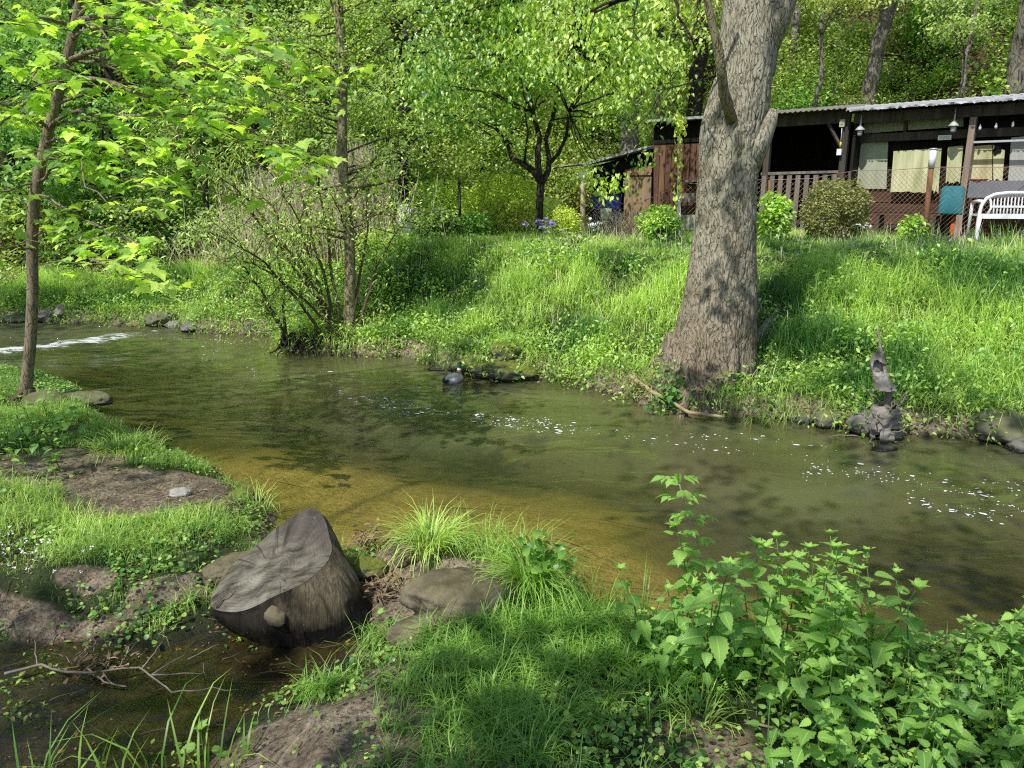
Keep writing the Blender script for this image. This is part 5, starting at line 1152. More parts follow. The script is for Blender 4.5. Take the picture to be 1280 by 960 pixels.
    for j in range(12):
        t0, t1 = j / 12, (j + 1) / 12; w0, w1 = .0035 * (1 - t0) + .0006, .0035 * (1 - t1) + .0003; pA = c_a + (c_b - c_a) * t0; pB = c_a + (c_b - c_a) * t1
        sA = 1 - .58 * t0; sB = 1 - .58 * t1; pA[2] = cen[2] + (rim[int(n * .60), 2] - cen[2]) * sA ** 1.5 + .010 + .006 * sin(j); pB[2] = cen[2] + (rim[int(n * .60), 2] - cen[2]) * sB ** 1.5 + .010 + .006 * sin(j + 1); pp = np.array([.5, -.85, 0.]); o_ = pp * .006 * sin(j * 1.7); o1 = pp * .006 * sin((j + 1) * 1.7)
        ck.add([pA + o_ + pp * w0, pA + o_ - pp * w0, pB + o1 - pp * w1, pB + o1 + pp * w1], [(0, 1, 2, 3)])
    part(root, 'split', ck, flat_mat('split_dark', (.008, .006, .005), .9, .1))
    # knot: a cut branch stub under the front rim
    kb = MB(); c0 = np.array([-1.115, 3.215, .165]); d = unit(np.array([.10, -.95, .12])); u = unit(np.cross(d, (0, 0, 1))); v = np.cross(u, d); nn = 28; aa = np.arange(nn) * 2 * pi / nn
    R0 = .048 * (1 + .12 * np.sin(aa * 2) + .06 * np.sin(aa * 5)); Vk = []
    for (f_, s_) in ((-.05, 1.35), (.0, 1.05), (.022, .98), (.030, .88)): Vk.append(c0 + d * f_ + (np.cos(aa) * R0 * s_)[:, None] * u + (np.sin(aa) * R0 * s_ * .85)[:, None] * v)
    Vk = np.concatenate(Vk); Fk = [(i * nn + j, i * nn + (j + 1) % nn, (i + 1) * nn + (j + 1) % nn, (i + 1) * nn + j) for i in range(3) for j in range(nn)] + [tuple(3 * nn + j for j in range(nn))]
    part(root, 'knot', kb.add(Vk, Fk), flat_mat('knot_wood', (.15, .125, .075), .85, .2, .5, 45, .006))
stump()

# ================================================================= sticks
def stick(name, pix, r0, r1, label, mat, dz=.01, zs=None, rough=.2, side=(), cat='stick'):
    pts = []
    for i, (x, y) in enumerate(pix): p = hit(x, y, True); p[2] += dz + (zs[i] if zs else 0); pts.append(p)
    pts = np.array(pts); t = np.linspace(0, 1, len(pts) * 5); s_ = np.linspace(0, 1, len(pts)); P = np.stack([np.interp(t, s_, pts[:, i]) for i in range(3)], 1); P += (fbm(P * 8, 2, 9)[:, None] - .5) * .02
    mb = MB().tube(P, np.linspace(r0, r1, len(P)), 9, rough=rough)
    for (a, b, rr) in side:
        A = hit(*a, True) + (0, 0, dz); Bq = hit(*b, True) + (0, 0, dz + .03); mb.tube(curve(A, Bq, 7, .12), np.linspace(rr, rr * .4, 7), 6)
    root = empty(name, tuple(P[0]), label, cat); return part(root, 'branch', mb, mat)
M_dry = flat_mat('dry_wood', (.26, .21, .15), .8, .2, .35, 30, .004); M_grey_tw = flat_mat('grey_wood', (.20, .175, .14), .85, .15, .35, 30, .004); M_bamboo = flat_mat('pale_cane', (.34, .27, .15), .7, .25, .3, 20, .002)
stick('driftwood_branch', [(5, 850), (50, 838), (80, 848), (130, 846), (175, 842), (215, 872)], .007, .0035, 'forked bare branch lying across the puddle from the picture edge', M_grey_tw, .025,
      side=[((178, 842), (205, 815), .005), ((190, 850), (235, 830), .004), ((235, 830), (275, 818), .003), ((130, 846), (145, 870), .004), ((215, 872), (300, 876), .004), ((190, 850), (255, 856), .004), ((48, 838), (45, 812), .004), ((255, 835), (258, 862), .003), ((150, 840), (172, 815), .003)])
stick('stick', [(698, 883), (735, 902), (772, 918)], .008, .007, 'straight tan stick lying in the shaded grass near the bottom edge', M_bamboo, .015)
stick('stick', [(452, 862), (480, 840), (512, 810)], .007, .003, 'thin grey twig on the mud in front of the stump', M_grey_tw, .015)
stick('fallen_cane', [(786, 492), (815, 506), (860, 524), (905, 528)], .026, .014, 'pale cane lying at the waterline below the massive tree', M_bamboo, .05, zs=[.14, .09, .02, -.0])
stick('stick', [(110, 840), (130, 858), (160, 862)], .006, .003, 'short twig crossing the forked branch over the puddle', M_dry, .02)
stick('stick', [(895, 800), (930, 905), (990, 925)][1:], .006, .004, 'thin twig under the nettles', M_dry, .015)
def debris(px, py, n, s_, label, seed, H=.06):
    r = np.random.default_rng(seed); c = hit(px, py, True); root = empty('twig_debris', tuple(c), label, 'debris'); mb = MB()
    for j in range(n):
        p = c + r.normal(0, 1, 3) * (s_, s_ * .7, 0) + (0, 0, r.uniform(0, H)); d = unit(r.normal(0, 1, 3) * (1, 1, .5)); mb.tube(curve(p, p + d * r.uniform(.04, .18), 5, .3), np.linspace(r.uniform(.002, .005), .0015, 5), 5)
    part(root, 'twigs', mb, M_dry); g = Scatter(); P = c + r.normal(0, 1, (n * 3, 3)) * (s_, s_ * .8, H * .4) + (0, 0, H * .4); rand_leaves(g, T_OVAL, P, r.uniform(.015, .05, n * 3), r.uniform(0, 1, n * 3), 0, .4, r); o = link('dead_leaves', g.mesh('dead_leaves', L_dead), root); o.location = -np.array(root.location)
debris(465, 690, 44, .05, 'tangle of roots and dead leaves at the tip of the stony point', 1, .14); debris(480, 740, 46, .10, 'dead twigs and leaves between the stump and the big boulder', 2, .08)
debris(262, 640, 26, .09, 'dark twigs and dead leaves beside the pale stone', 3); debris(120, 830, 20, .10, 'dead leaves gathered on the puddle bank', 4)
debris(815, 490, 50, .22, 'brown dead leaves caught at the foot of the massive tree', 5, .25)

# ================================================================= drift debris hanging on a snag
def snag():
    b = ong(1105, 548); Y0 = b[1]; root = empty('snag', tuple(b), 'grey snag wrapped in torn rags and flood debris standing in the water', 'snag'); r = np.random.default_rng(8)
    rag = rock_mat('flood_rag', (.16, .145, .12), (.48, .44, .39), wet=True)
    mb = MB(); mb.tube([at(1108, 552, Y0), at(1106, 520, Y0), at(1112, 490, Y0), at(1103, 450, Y0), at(1099, 425, Y0 + .1), at(1098, 405, Y0 + .2)], [.05, .045, .03, .02, .006, .003], 10, rough=.3)
    for j in range(46):
        p = at(1110 + r.normal(0, 12), r.uniform(505, 550), Y0 + r.normal(0, .08)); mb.tube(curve(p, p + r.normal(0, 1, 3) * (.13, .08, .13), 6, .3), np.linspace(.008, .002, 6), 5)
    mb.tube(curve(at(1078, 482, Y0), at(1106, 508, Y0), 6, .1), .005, 5); part(root, 'branch', mb, M_grey_tw)
    def cloth(top, bot, w0, w1, name, seed):
        A, Bq = at(*top, Y0 - .03), at(*bot, Y0 - .05); n, m = 40, 26; V = []
        for i in range(n + 1):
            t = i / n; c = A + (Bq - A) * t; w_ = w0 + (w1 - w0) * t ** .8 
            a = np.linspace(0, 2 * pi, m, endpoint=False); V.append(np.stack([c[0] + np.cos(a) * w_, c[1] + np.sin(a) * w_ * .7, np.full(m, c[2])], 1))
        V = np.concatenate(V); D = unit(V - (A + Bq) / 2 * np.array([1, 1, 0]) - np.array([0, 0, 1]) * V[:, 2:3]); V += D * (fbm(V * np.array([14, 14, 7]) + seed, 4, seed)[:, None] - .5) * max(w0, w1) * 1.5
        F = [(i * m + j, i * m + (j + 1) % m, (i + 1) * m + (j + 1) % m, (i + 1) * m + j)[::-1] for i in range(n) for j in range(m) if vnoise(V[i * m + j][None] * 9, seed)[0] > .22]
        part(root, name, MB().add(V, F), rag)
    cloth((1098, 440), (1106, 487), .02, .095, 'rag', 5); cloth((1106, 507), (1108, 556), .09, .15, 'rag', 6); cloth((1092, 512), (1098, 552), .05, .07, 'rag', 7)
snag()

# ================================================================= the duck
def duck():
    c = ong(566, 477); root = empty('duck', tuple(c), 'drake mallard with a green head swimming by the mossy stones', 'duck')
    k = N('duck_plumage'); t = k.attr('along'); nz = k.noise(k.obj(), 60, 3)
    c_ = k.ramp(t, [(0, (.01, .01, .012)), (.12, (.02, .02, .025)), (.16, (.75, .73, .70)), (.24, (.68, .66, .63)), (.52, (.62, .58, .54)), (.58, (.16, .07, .035)), (.70, (.13, .055, .03)), (.715, (.8, .8, .78)), (.735, (.8, .8, .78)), (.75, (.005, .07, .045)), (.91, (.005, .09, .06)), (.925, (.45, .42, .06))])
    c_ = k.mix(k.math('MULTIPLY', nz, .25), c_, (.12, .11, .10))
    s_ = k.n('ShaderNodeSeparateXYZ'); g_ = k.n('ShaderNodeNewGeometry'); k.l(g_.outputs['Normal'], s_.inputs[0]); M_d = k.done(k.bsdf(c_, .45, .4))
    # axis from tail to bill in local x (forward), z up
    ax = [(-.25, .065, .008, .006, 0), (-.22, .06, .03, .012, .08), (-.17, .045, .065, .04, .14), (-.10, .035, .095, .065, .22), (-.02, .03, .11, .08, .35), (.06, .03, .105, .078, .48), (.12, .04, .08, .07, .57), (.155, .075, .05, .055, .63), (.165, .11, .034, .038, .68), (.17, .14, .028, .030, .72),
          (.175, .165, .028, .030, .76), (.185, .195, .036, .036, .82), (.205, .213, .036, .034, .87), (.232, .208, .022, .022, .91), (.25, .200, .014, .010, .93), (.275, .193, .013, .006, .97), (.295, .190, .008, .004, 1)]
    A = np.array(ax); tt = np.linspace(0, 1, 70); ss = np.linspace(0, 1, len(A)); I = np.stack([np.interp(tt, ss, A[:, i]) for i in range(5)], 1)
    for q in range(2): I[1:-1] = (I[:-2] + I[1:-1] * 2 + I[2:]) / 4
    tn = np.gradient(I[:, :2], axis=0); tn /= np.linalg.norm(tn, axis=1)[:, None]; m = 20; a = np.arange(m) * 2 * pi / m; V = []
    for i in range(70):
        nx_, nz_ = -tn[i, 1], tn[i, 0]; V.append(np.stack([I[i, 0] + np.sin(a) * I[i, 3] * nx_, np.cos(a) * I[i, 2], I[i, 1] + np.sin(a) * I[i, 3] * nz_], 1))
    V = np.concatenate(V); yaw = radians(62); R_ = np.array([[cos(yaw), -sin(yaw), 0], [sin(yaw), cos(yaw), 0], [0, 0, 1]]); V = V @ R_.T
    F = [(i * m + j, i * m + (j + 1) % m, (i + 1) * m + (j + 1) % m, (i + 1) * m + j)[::-1] for i in range(69) for j in range(m)] + [tuple(range(m)), tuple(69 * m + j for j in range(m))[::-1]]
    MB().add(V, F, along=np.repeat(I[:, 4], m)).build('body', M_d, root)
    for s_ in (-1, 1):
        w_ = MB(); n1, n2 = 14, 10; VV = []
        for i in range(n1):
            t = i / (n1 - 1)
            for j in range(n2): u = j / (n2 - 1); VV.append((.09 - .30 * t, s_ * (.112 - .10 * t ** 2 * .9 - .03 * u * (1 - .5 * t)) , .035 + .062 * u + .025 * t - .012 * abs(2 * u - 1) * t))
        VV = np.array(VV) @ R_.T; w_.add(VV, [(i * n2 + j, (i + 1) * n2 + j, (i + 1) * n2 + j + 1, i * n2 + j + 1) for i in range(n1 - 1) for j in range(n2 - 1)]); w_.build('wing', flat_mat('wing_grey', (.52, .48, .43), .6, .2, .3, 40), root)
        e = np.array([.205, s_ * .033, .22]) @ R_.T; MB().tube([e - R_[:, 1] * .003, e + R_[:, 1] * .003], .006, 8).build('eye', flat_mat('eye_black', (.01, .01, .01), .2, .5), root)
    root.scale = (.85,) * 3
duck()

# ================================================================= sheds and porch
O = np.array([6.75, 15.9]); DA = unit(np.array([.75, -.66])); DNn = np.array([-DA[1], DA[0]])      # along the front, into the building
YARD = 1.29
def wall_pt(px, py, off=0.0):
    d = ray(px, py); o = O + DNn * off; t = (o @ DNn) / (d[:2] @ DNn); p = np.array([0, 0, CAMZ]) + d * t; return np.array([(p[:2] - O) @ DA, off, p[2]])
class Frame:
    """a building whose parts are laid out in (along, inward, up)"""
    def __init__(s, name, label, cat, u0):
        s.o = np.array([*(O + DA * u0), YARD]); s.u0 = u0; s.root = empty(name, tuple(s.o), label, cat, rz=math.atan2(DA[1], DA[0]))
    def L(s, p): return np.array([p[0] - s.u0, p[1], p[2] - YARD])
    def quadbox(s, mb, c00, c10, c11, c01, th):
        """a board given by four (u,off,z) corners of its front, thickness going inward"""
        V = [s.L(c) for c in (c00, c10, c11, c01)]; V += [v + np.array([0, th, 0]) for v in V]
        mb.add(V, [(0, 1, 2, 3), (7, 6, 5, 4), (0, 4, 5, 1), (1, 5, 6, 2), (2, 6, 7, 3), (3, 7, 4, 0)])
    def panel(s, name, pix, off, th, mat, parent=None, jag=0, seed=0):
        c = [wall_pt(x, y, off) for x, y in pix]; mb = MB()
        if not jag: s.quadbox(mb, c[3], c[2], c[1], c[0], th)
        else:
            r = np.random.default_rng(seed); n = 14; top = [c[0] + (c[1] - c[0]) * i / n for i in range(n + 1)]; bot = [c[3] + (c[2] - c[3]) * i / n + np.array([0, 0, r.normal(0, jag)]) for i in range(n + 1)]
            V = [s.L(p) for p in top] + [s.L(p) for p in bot]; V += [v + np.array([0, th, 0]) for v in V]; m = n + 1; F = []
            for i in range(n): F += [(m + i, m + i + 1, i + 1, i), (2 * m + i, 2 * m + i + 1, 3 * m + i + 1, 3 * m + i), (m + i, 3 * m + i, 3 * m + i + 1, m + i + 1), (i, i + 1, 2 * m + i + 1, 2 * m + i)]
            F += [(0, 2 * m, 3 * m, m), (n, m + n, 3 * m + n, 2 * m + n)]; mb.add(V, F)
        return mb.build(name, mat, parent or s.root, smooth=False)
    def box(s, name, u0, u1, o0, o1, z0, z1, mat, parent=None, z0b=None, z1b=None):
        """z..b: heights at the u1 end"""
        z0b = z0 if z0b is None else z0b; z1b = z1 if z1b is None else z1b; mb = MB()
        V = [s.L((u, o, z)) for (u, za, zb) in ((u0, z0, z1), (u1, z0b, z1b)) for o in (o0, o1) for z in (za, zb)]
        mb.add(V, [(0, 1, 3, 2), (4, 6, 7, 5), (0, 4, 5, 1), (2, 3, 7, 6), (0, 2, 6, 4), (1, 5, 7, 3)]); return mb.build(name, mat, parent or s.root, smooth=False)
W_brown = wood_mat('brown_boards', (.16, .075, .045), (.27, .15, .095), 'Z', .16, (.03, .025, .025), amount=.75)
W_black = wood_mat('black_boards', (.010, .009, .008), (.025, .022, .018), 'Z', .16)  # near-black boards for the walls and fascias under the roofs
W_tan = wood_mat('tan_board', (.26, .17, .10), (.38, .27, .17), 'Z', .9, (.14, .08, .05), amount=.3)
W_grey = wood_mat('grey_rails', (.13, .115, .10), (.27, .245, .21), 'Z', .5, (.04, .035, .03), gaps=False)
W_post = wood_mat('post_wood', (.22, .17, .13), (.38, .31, .25), 'Z', .5, (.10, .08, .06), gaps=False)
W_dpost = wood_mat('dark_post', (.05, .042, .035), (.12, .10, .085), 'Z', .5, gaps=False)
W_ply = wood_mat('pale_plywood', (.44, .44, .25), (.66, .64, .42), 'Z', .6, (.20, .23, .08), amount=.55, gaps=False)
W_pale = wood_mat('pale_green_panel', (.30, .33, .24), (.42, .44, .33), 'Z', .6, (.2, .23, .15), amount=.4, gaps=False)
W_greyp = wood_mat('grey_panel', (.32, .34, .31), (.44, .45, .41), 'Z', .6, (.2, .2, .18), amount=.3, gaps=False)
W_red = wood_mat('red_brown_boards', (.10, .05, .035), (.16, .085, .06), 'X', .22)
k = N('roofing'); o = k.pos(); nz = k.noise(o, 5, 6, .7); M_roof = k.done(k.bsdf(k.mix(nz, (.16, .15, .14), (.34, .32, .29)), .9, .2, k.bump(nz, .02)))
M_edge = flat_mat('metal_edge', (.50, .50, .52), .4, .5, .3, 10, .003, .3)
M_white = flat_mat('white_plastic', (.80, .80, .82), .35, .4, .04)
M_blackv = flat_mat('interior_dark', (.012, .011, .010), .9, .1, .3)
M_rust = flat_mat('rusty_iron', (.20, .10, .055), .8, .2, .5, 30, .002)
def corrugated(f, name, u0, u1, z0, z1, o0, o1, drop, th, mat, parent=None, wave=.012, pitch=.11):
    """roof sheet with a corrugated front edge; rises or falls inward by drop"""
    n = int(abs(u1 - u0) / pitch * 8); V = []; us = np.linspace(u0, u1, n); zf = np.linspace(z0, z1, n) + wave * np.sin((us - u0) / pitch * 2 * pi)
    for dz_ in (0, -th):
        for (o_, dd) in ((o0, 0), (o1, drop)): V += [f.L((u, o_, z + dd + dz_)) for u, z in zip(us, zf)]
    F = []
    for i in range(n - 1): F += [(i, i + 1, n + i + 1, n + i), (2 * n + i + 1, 2 * n + i, 3 * n + i, 3 * n + i + 1), (i + 1, i, 2 * n + i, 2 * n + i + 1), (n + i, n + i + 1, 3 * n + i + 1, 3 * n + i)]
    F += [(0, n, 3 * n, 2 * n), (n - 1, 3 * n - 1, 4 * n - 1, 2 * n - 1)]; return MB().add(V, F).build(name, mat, parent or f.root, smooth=False)

# --- plank shed and open shelter (one roof)
U = lambda px, py=200, off=0: wall_pt(px, py, off)[0]
zt = lambda px, py, off=0: wall_pt(px, py, off)[2]
uL, uM, uR = U(817), U(953), U(1058)
z_e = (zt(808, 153) + zt(1070, 134)) / 2
f = Frame('plank_shed', 'dark plank shed whose roof runs on over an open shelter with a picket rail', 'shed', uL)
f.box('wall', uL, uL + .06, .05, 2.6, YARD - .1, z_e - .05, W_black); f.box('wall', uL + .06, uR, 2.5, 2.56, YARD - .1, z_e - .05, W_black)
f.box('floor', uL + .06, uR, .1, 2.5, YARD - .06, YARD + .06, W_dpost)
f.panel('board_wall', [(817, 180), (893, 178), (893, 292), (817, 296)], .0, .04, W_brown)
f.box('fascia', uL, U(893), -.03, .01, zt(817, 180), z_e - .05, W_black)
f.box('partition_wall', U(893), U(893) + .05, .0, 2.5, YARD, z_e - .05, W_black)
f.panel('board_wall', [(895, 180), (945, 176), (945, 296), (895, 296)], .02, .04, W_black)
c = f.panel('counter', [(850, 225), (893, 223), (893, 226), (850, 228)], -.35, .35, W_grey); f.panel('crate_board', [(843, 242), (893, 240), (893, 251), (843, 254)], -.25, .03, W_grey); f.panel('crate_board', [(851, 269), (893, 267), (893, 286), (851, 288)], -.22, .03, W_pale)
corrugated(f, 'roof', U(808), uR + .25, z_e, z_e + .02, -.30, 2.9, .20, .05, M_roof); f.box('roof_edge', U(808), U(890), -.33, -.29, z_e - .035, z_e + .02, M_edge)
f.box('beam', U(893), uR, -.02, .06, z_e - .28, z_e - .06, W_dpost)
f.box('post', U(1050), U(1058), -.04, .06, YARD, z_e - .06, W_dpost); f.box('post', U(955), U(962), -.04, .06, YARD, z_e - .06, W_dpost)
# brace
mb = MB(); mb.tube([f.L((U(1050), 0, z_e - .75)), f.L((U(1030), 0, z_e - .25))], .035, 4); mb.build('brace', W_dpost, f.root, smooth=False)
rl = f.box('rail', U(953), U(1052), -.03, .03, zt(955, 219), zt(955, 216) + .01, W_grey, z0b=zt(1050, 216), z1b=zt(1050, 213))
pk = np.linspace(U(958), U(1046), 9)
for u in pk: f.box('picket', u - .05, u + .05, -.055, -.032, YARD + .05, zt(1000, 219) - .0, W_grey)
f.box('rail', U(953), U(1052), -.03, .02, YARD + .2, YARD + .28, W_dpost)

# --- lean-to shed at the left
f2 = Frame('lean_to_shed', 'low lean-to shed with a sloping roof and tan plank door beside the plank shed', 'shed', U(740))
zA, zB = zt(745, 204), zt(817, 184)
corrugated(f2, 'roof', U(735), uL - .02, zA, zB, -.25, 2.2, .3, .06, M_roof, pitch=.2); f2.box('roof_edge', U(745), uL - .02, -.29, -.25, zA - .03, zA + .02, M_edge, z0b=zB - .03, z1b=zB + .02)
f2.box('wall', U(748), uL - .03, 1.9, 1.96, YARD - .1, zA, W_black, z1b=zB); f2.box('wall', U(742), U(742) + .05, .0, 1.9, YARD - .1, zA - .06, W_black); f2.panel('door', [(781, 210), (815, 207), (815, 292), (779, 292)], .0, .04, W_tan)
f2.box('fascia', U(745), uL - .03, -.02, .02, zA - .35, zA - .06, W_black, z0b=zB - .35, z1b=zB - .06)
f2.box('batten', U(781), uL - .02, -.035, -.003, zt(800, 219), zt(800, 216), W_tan)
mb = MB(); P0 = f2.L(wall_pt(690, 210, -.1)); P1 = f2.L(wall_pt(745, 203, -.1)); mb.tube([P0, P1], .03, 4); mb.build('roof_pole', W_grey, f2.root, smooth=False)

# --- porch cabin at the right
uC0, uC1 = U(1068, 150), U(1400, 150); z_c = (zt(1078, 139) + zt(1275, 120)) / 2
f3 = Frame('porch_cabin', 'wooden cabin with an open porch and pale plywood boards under a light edged roof', 'cabin', uC0)
D = .36
f3.box('floor', uC0, uC1, -.05, 3.2, YARD - .12, YARD + .03, W_dpost)
f3.box('wall', uC0, uC1, D + .12, D + .2, YARD, z_c - .05, W_black); f3.box('wall', uC0, uC0 + .06, .0, 3.2, YARD, z_c - .05, W_black); f3.box('wall', uC0 + .06, uC1, 3.12, 3.2, YARD, z_c, W_black); f3.box('wall', uC1 - .06, uC1, 0, 3.1, YARD, z_c, W_black)
f3.box('wainscot', uC0 + .06, uC1 - .06, D + .04, D + .11, YARD, zt(1100, 236, D), W_red)
for nm, pix, mat in (('panel', [(1080, 150), (1130, 146), (1130, 163), (1080, 167)], W_pale), ('panel', [(1135, 146), (1204, 140), (1204, 158), (1135, 163)], W_pale), ('panel', [(1068, 176), (1110, 174), (1108, 236), (1066, 236)], W_pale)):
    f3.panel(nm, pix, D, .03, mat)
f3.panel('plywood_board', [(1117, 189), (1163, 186), (1161, 240), (1113, 240)], D - .14, .02, W_ply, jag=.01); f3.panel('plywood_board', [(1164, 186), (1177, 185), (1173, 240), (1164, 236)], D - .12, .02, W_ply, jag=.04, seed=3)
f3.panel('plywood_board', [(1185, 184), (1204, 182), (1200, 228), (1182, 228)], D - .12, .02, W_ply, jag=.02, seed=4); f3.panel('plywood_board', [(1214, 183), (1240, 181), (1240, 226), (1211, 226)], D - .1, .02, W_ply, jag=.01, seed=5)
f3.panel('plywood_board', [(1241, 181), (1256, 188), (1253, 226), (1241, 226)], D - .105, .02, W_ply, jag=.03, seed=6); f3.panel('panel', [(1264, 172), (1400, 160), (1400, 226), (1260, 226)], D - .08, .02, W_greyp)
f3.box('crossbeam', uC0 + .06, uC1, D - .1, D + .1, zt(1130, 176, D), zt(1130, 166, D), W_dpost, z0b=zt(1130, 176, D), z1b=zt(1130, 166, D)); f3.box('mullion', U(1131, 150, D), U(1135, 150, D), D - .03, D + .1, zt(1130, 166, D), z_c - .1, W_dpost)
f3.box('front_beam', uC0, uC1, -.02, .08, z_c - .26, z_c - .07, W_dpost)
corrugated(f3, 'roof', uC0 - .08, uC1 + .2, z_c, z_c + .02, -.30, 3.6, .30, .05, M_roof, pitch=.14); f3.box('roof_edge', uC0 - .05, uC1 + .2, -.35, -.31, z_c - .03, z_c + .02, M_edge)
k = N('roof_sheet'); nz = k.noise(k.pos(), 6, 4); M_sheet = k.done(k.bsdf(k.mix(nz, (.42, .42, .44), (.62, .61, .62)), .5, .4)); 
corrugated(f3, 'roof_sheet', uC0 - .02, uC1 + .1, z_c + .03, z_c + .05, -.29, .5, .06, .02, M_sheet, pitch=.14)
# crumpled foil hanging along the eave
mb = MB(); r = np.random.default_rng(2); us = np.linspace(uC0, uC1, 160); V = [f3.L((u, -.37, z_c - .02)) for u in us] + [f3.L((u, -.36 + r.normal(0, .012), z_c - .045 - abs(r.normal(0, .012)))) for u in us]; mb.add(V, [(i + 160, i + 161, i + 1, i) for i in range(159)]); mb.build('torn_film', flat_mat('film', (.62, .60, .68), .3, .5), f3.root)
pz = [wall_pt(1206, 140), wall_pt(1198, 290)]
f3.box('post', U(1206, 200), U(1214, 200), -.05, .07, YARD - .05, z_c - .27, W_post); f3.box('post', U(1206, 200) + 2.4, U(1206, 200) + 2.5, -.05, .07, YARD - .05, z_c - .27, W_post)
f3.box('handrail', U(1214, 176), uC1, -.03, .02, zt(1245, 178), zt(1245, 175.5), M_edge)
f3.box('table_board', U(1210, 240, -.15), uC1, -.17, -.13, zt(1240, 247, -.15), zt(1240, 226, -.15), flat_mat('slate_board', (.16, .17, .20), .8, .2, .3, 5))
f3.box('table_top', U(1212, 240), uC1, -.13, .40, zt(1240, 229), zt(1240, 226.5), W_grey)
mb = MB(); h_ = np.array(f3.L(wall_pt(1246, 188, D - .12))); mb.add([h_ + np.array([cos(a) * .07 * s_, -.004, sin(a) * .09 * s_]) for a, s_ in zip(np.arange(12) * pi / 6, r.uniform(.6, 1.2, 12))], [tuple(range(12))]); mb.build('dark_hole', M_blackv, f3.root, smooth=False)

def F3(px, py, off=0): q = wall_pt(px, py, off); p = O + DA * q[0] + DNn * off; return np.array([p[0], p[1], q[2]])
# --- lamps hanging from the porch eave
def pendant(px, py, label, off=-.1):
    p = F3(px, py, off); root = empty('hanging_lamp', tuple(p), label, 'lamp'); s_ = .09
    prof = [(.012, .22), (.016, .10), (.03, .085), (.085, .02), (.09, .0), (.08, .0)]; a = np.arange(20) * 2 * pi / 20; V = np.concatenate([np.stack([p[0] + q * np.cos(a), p[1] + q * np.sin(a), np.full(20, p[2] + z)], 1) for q, z in prof])
    F = [(i * 20 + j, (i + 1) * 20 + j, (i + 1) * 20 + (j + 1) % 20, i * 20 + (j + 1) % 20) for i in range(len(prof) - 1) for j in range(20)]; part(root, 'lamp_shade', MB().add(V, F), flat_mat('grey_enamel', (.42, .43, .42), .5, .4, .2))
    prof = [(.045, .0), (.05, -.04), (.045, -.09), (.02, -.105)]; V = np.concatenate([np.stack([p[0] + q * np.cos(a), p[1] + q * np.sin(a), np.full(20, p[2] + z)], 1) for q, z in prof]); F = [(i * 20 + j, (i + 1) * 20 + j, (i + 1) * 20 + (j + 1) % 20, i * 20 + (j + 1) % 20) for i in range(3) for j in range(20)]
    part(root, 'glass', MB().add(V, F), flat_mat('lamp_glass', (.42, .44, .42), .2, .5)); part(root, 'rod', MB().tube([p + (0, 0, .2), p + (0, 0, .32)], .006, 6), M_edge)
pendant(1075, 163, 'white hanging lamp by the dark post at the near corner of the porch'); pendant(1192, 158, 'white hanging lamp beside the pale porch post')
for i, px in enumerate((1225, 1245, 1266)):
    p = F3(px, 160 - i * 2, -.05); root = empty('light_bulb', tuple(p), ['bare bulb on a cord next to the pale porch post', 'middle bare bulb of the three on cords', 'bare bulb on a cord farthest from the porch post'][i], 'light bulb', None)
    mb = MB(); prof = [(.006, .06), (.012, .04), (.024, .005), (.024, -.015), (.015, -.035), (.002, -.04)]; a = np.arange(12) * 2 * pi / 12; V = np.concatenate([np.stack([p[0] + q * np.cos(a), p[1] + q * np.sin(a), np.full(12, p[2] + z)], 1) for q, z in prof])
    mb.add(V, [(i_ * 12 + j, (i_ + 1) * 12 + j, (i_ + 1) * 12 + (j + 1) % 12, i_ * 12 + (j + 1) % 12) for i_ in range(5) for j in range(12)]); part(root, 'bulb', mb, flat_mat('bulb_glass', (.55, .56, .58), .15, .6)); part(root, 'cord', MB().tube([p + (0, 0, .05), p + (0, 0, .40)], .004, 5), M_blackv)
def fbox(name, px, py, off, w, h, d, mat, label, cat, parts=None):
    p = F3(px, py, off); root = empty(name, tuple(p), label, cat, rz=math.atan2(DA[1], DA[0])); MB().box((0, 0, 0), (w, d, h)).build('body', mat, root, smooth=False)
    if parts: parts(root)
    return root
fbox('emergency_light', 1181, 172, D - .2, .22, .085, .05, M_white, 'small white rectangular light on the dark beam over the plywood', 'wall light', lambda r_: MB().box((0, -.029, 0), (.17, .006, .05)).build('lens', flat_mat('lens', (.5, .55, .5), .3), r_, smooth=False))
def sw(r_):
    MB().box((0, -.03, .0), (.05, .012, .05)).build('cover', flat_mat('grey_cover', (.3, .31, .25), .5), r_, smooth=False); MB().tube([(0, 0, -.05), (.01, -.01, -.25), (0, 0, -.42)], .009, 6).build('cable', M_edge, r_); MB().box((0, -.01, -.55), (.09, .05, .12)).build('socket', M_white, r_, smooth=False); MB().tube([(.01, -.01, -.36), (.01, -.01, -.46)], .02, 8).build('plug', flat_mat('yellow_plug', (.55, .45, .05), .5), r_)
fbox('electrical_box', 1053, 154, -.09, .10, .14, .05, flat_mat('box_olive', (.38, .40, .26), .6), 'small electric box with cable and white socket on the shelter corner post', 'electrical box', sw)

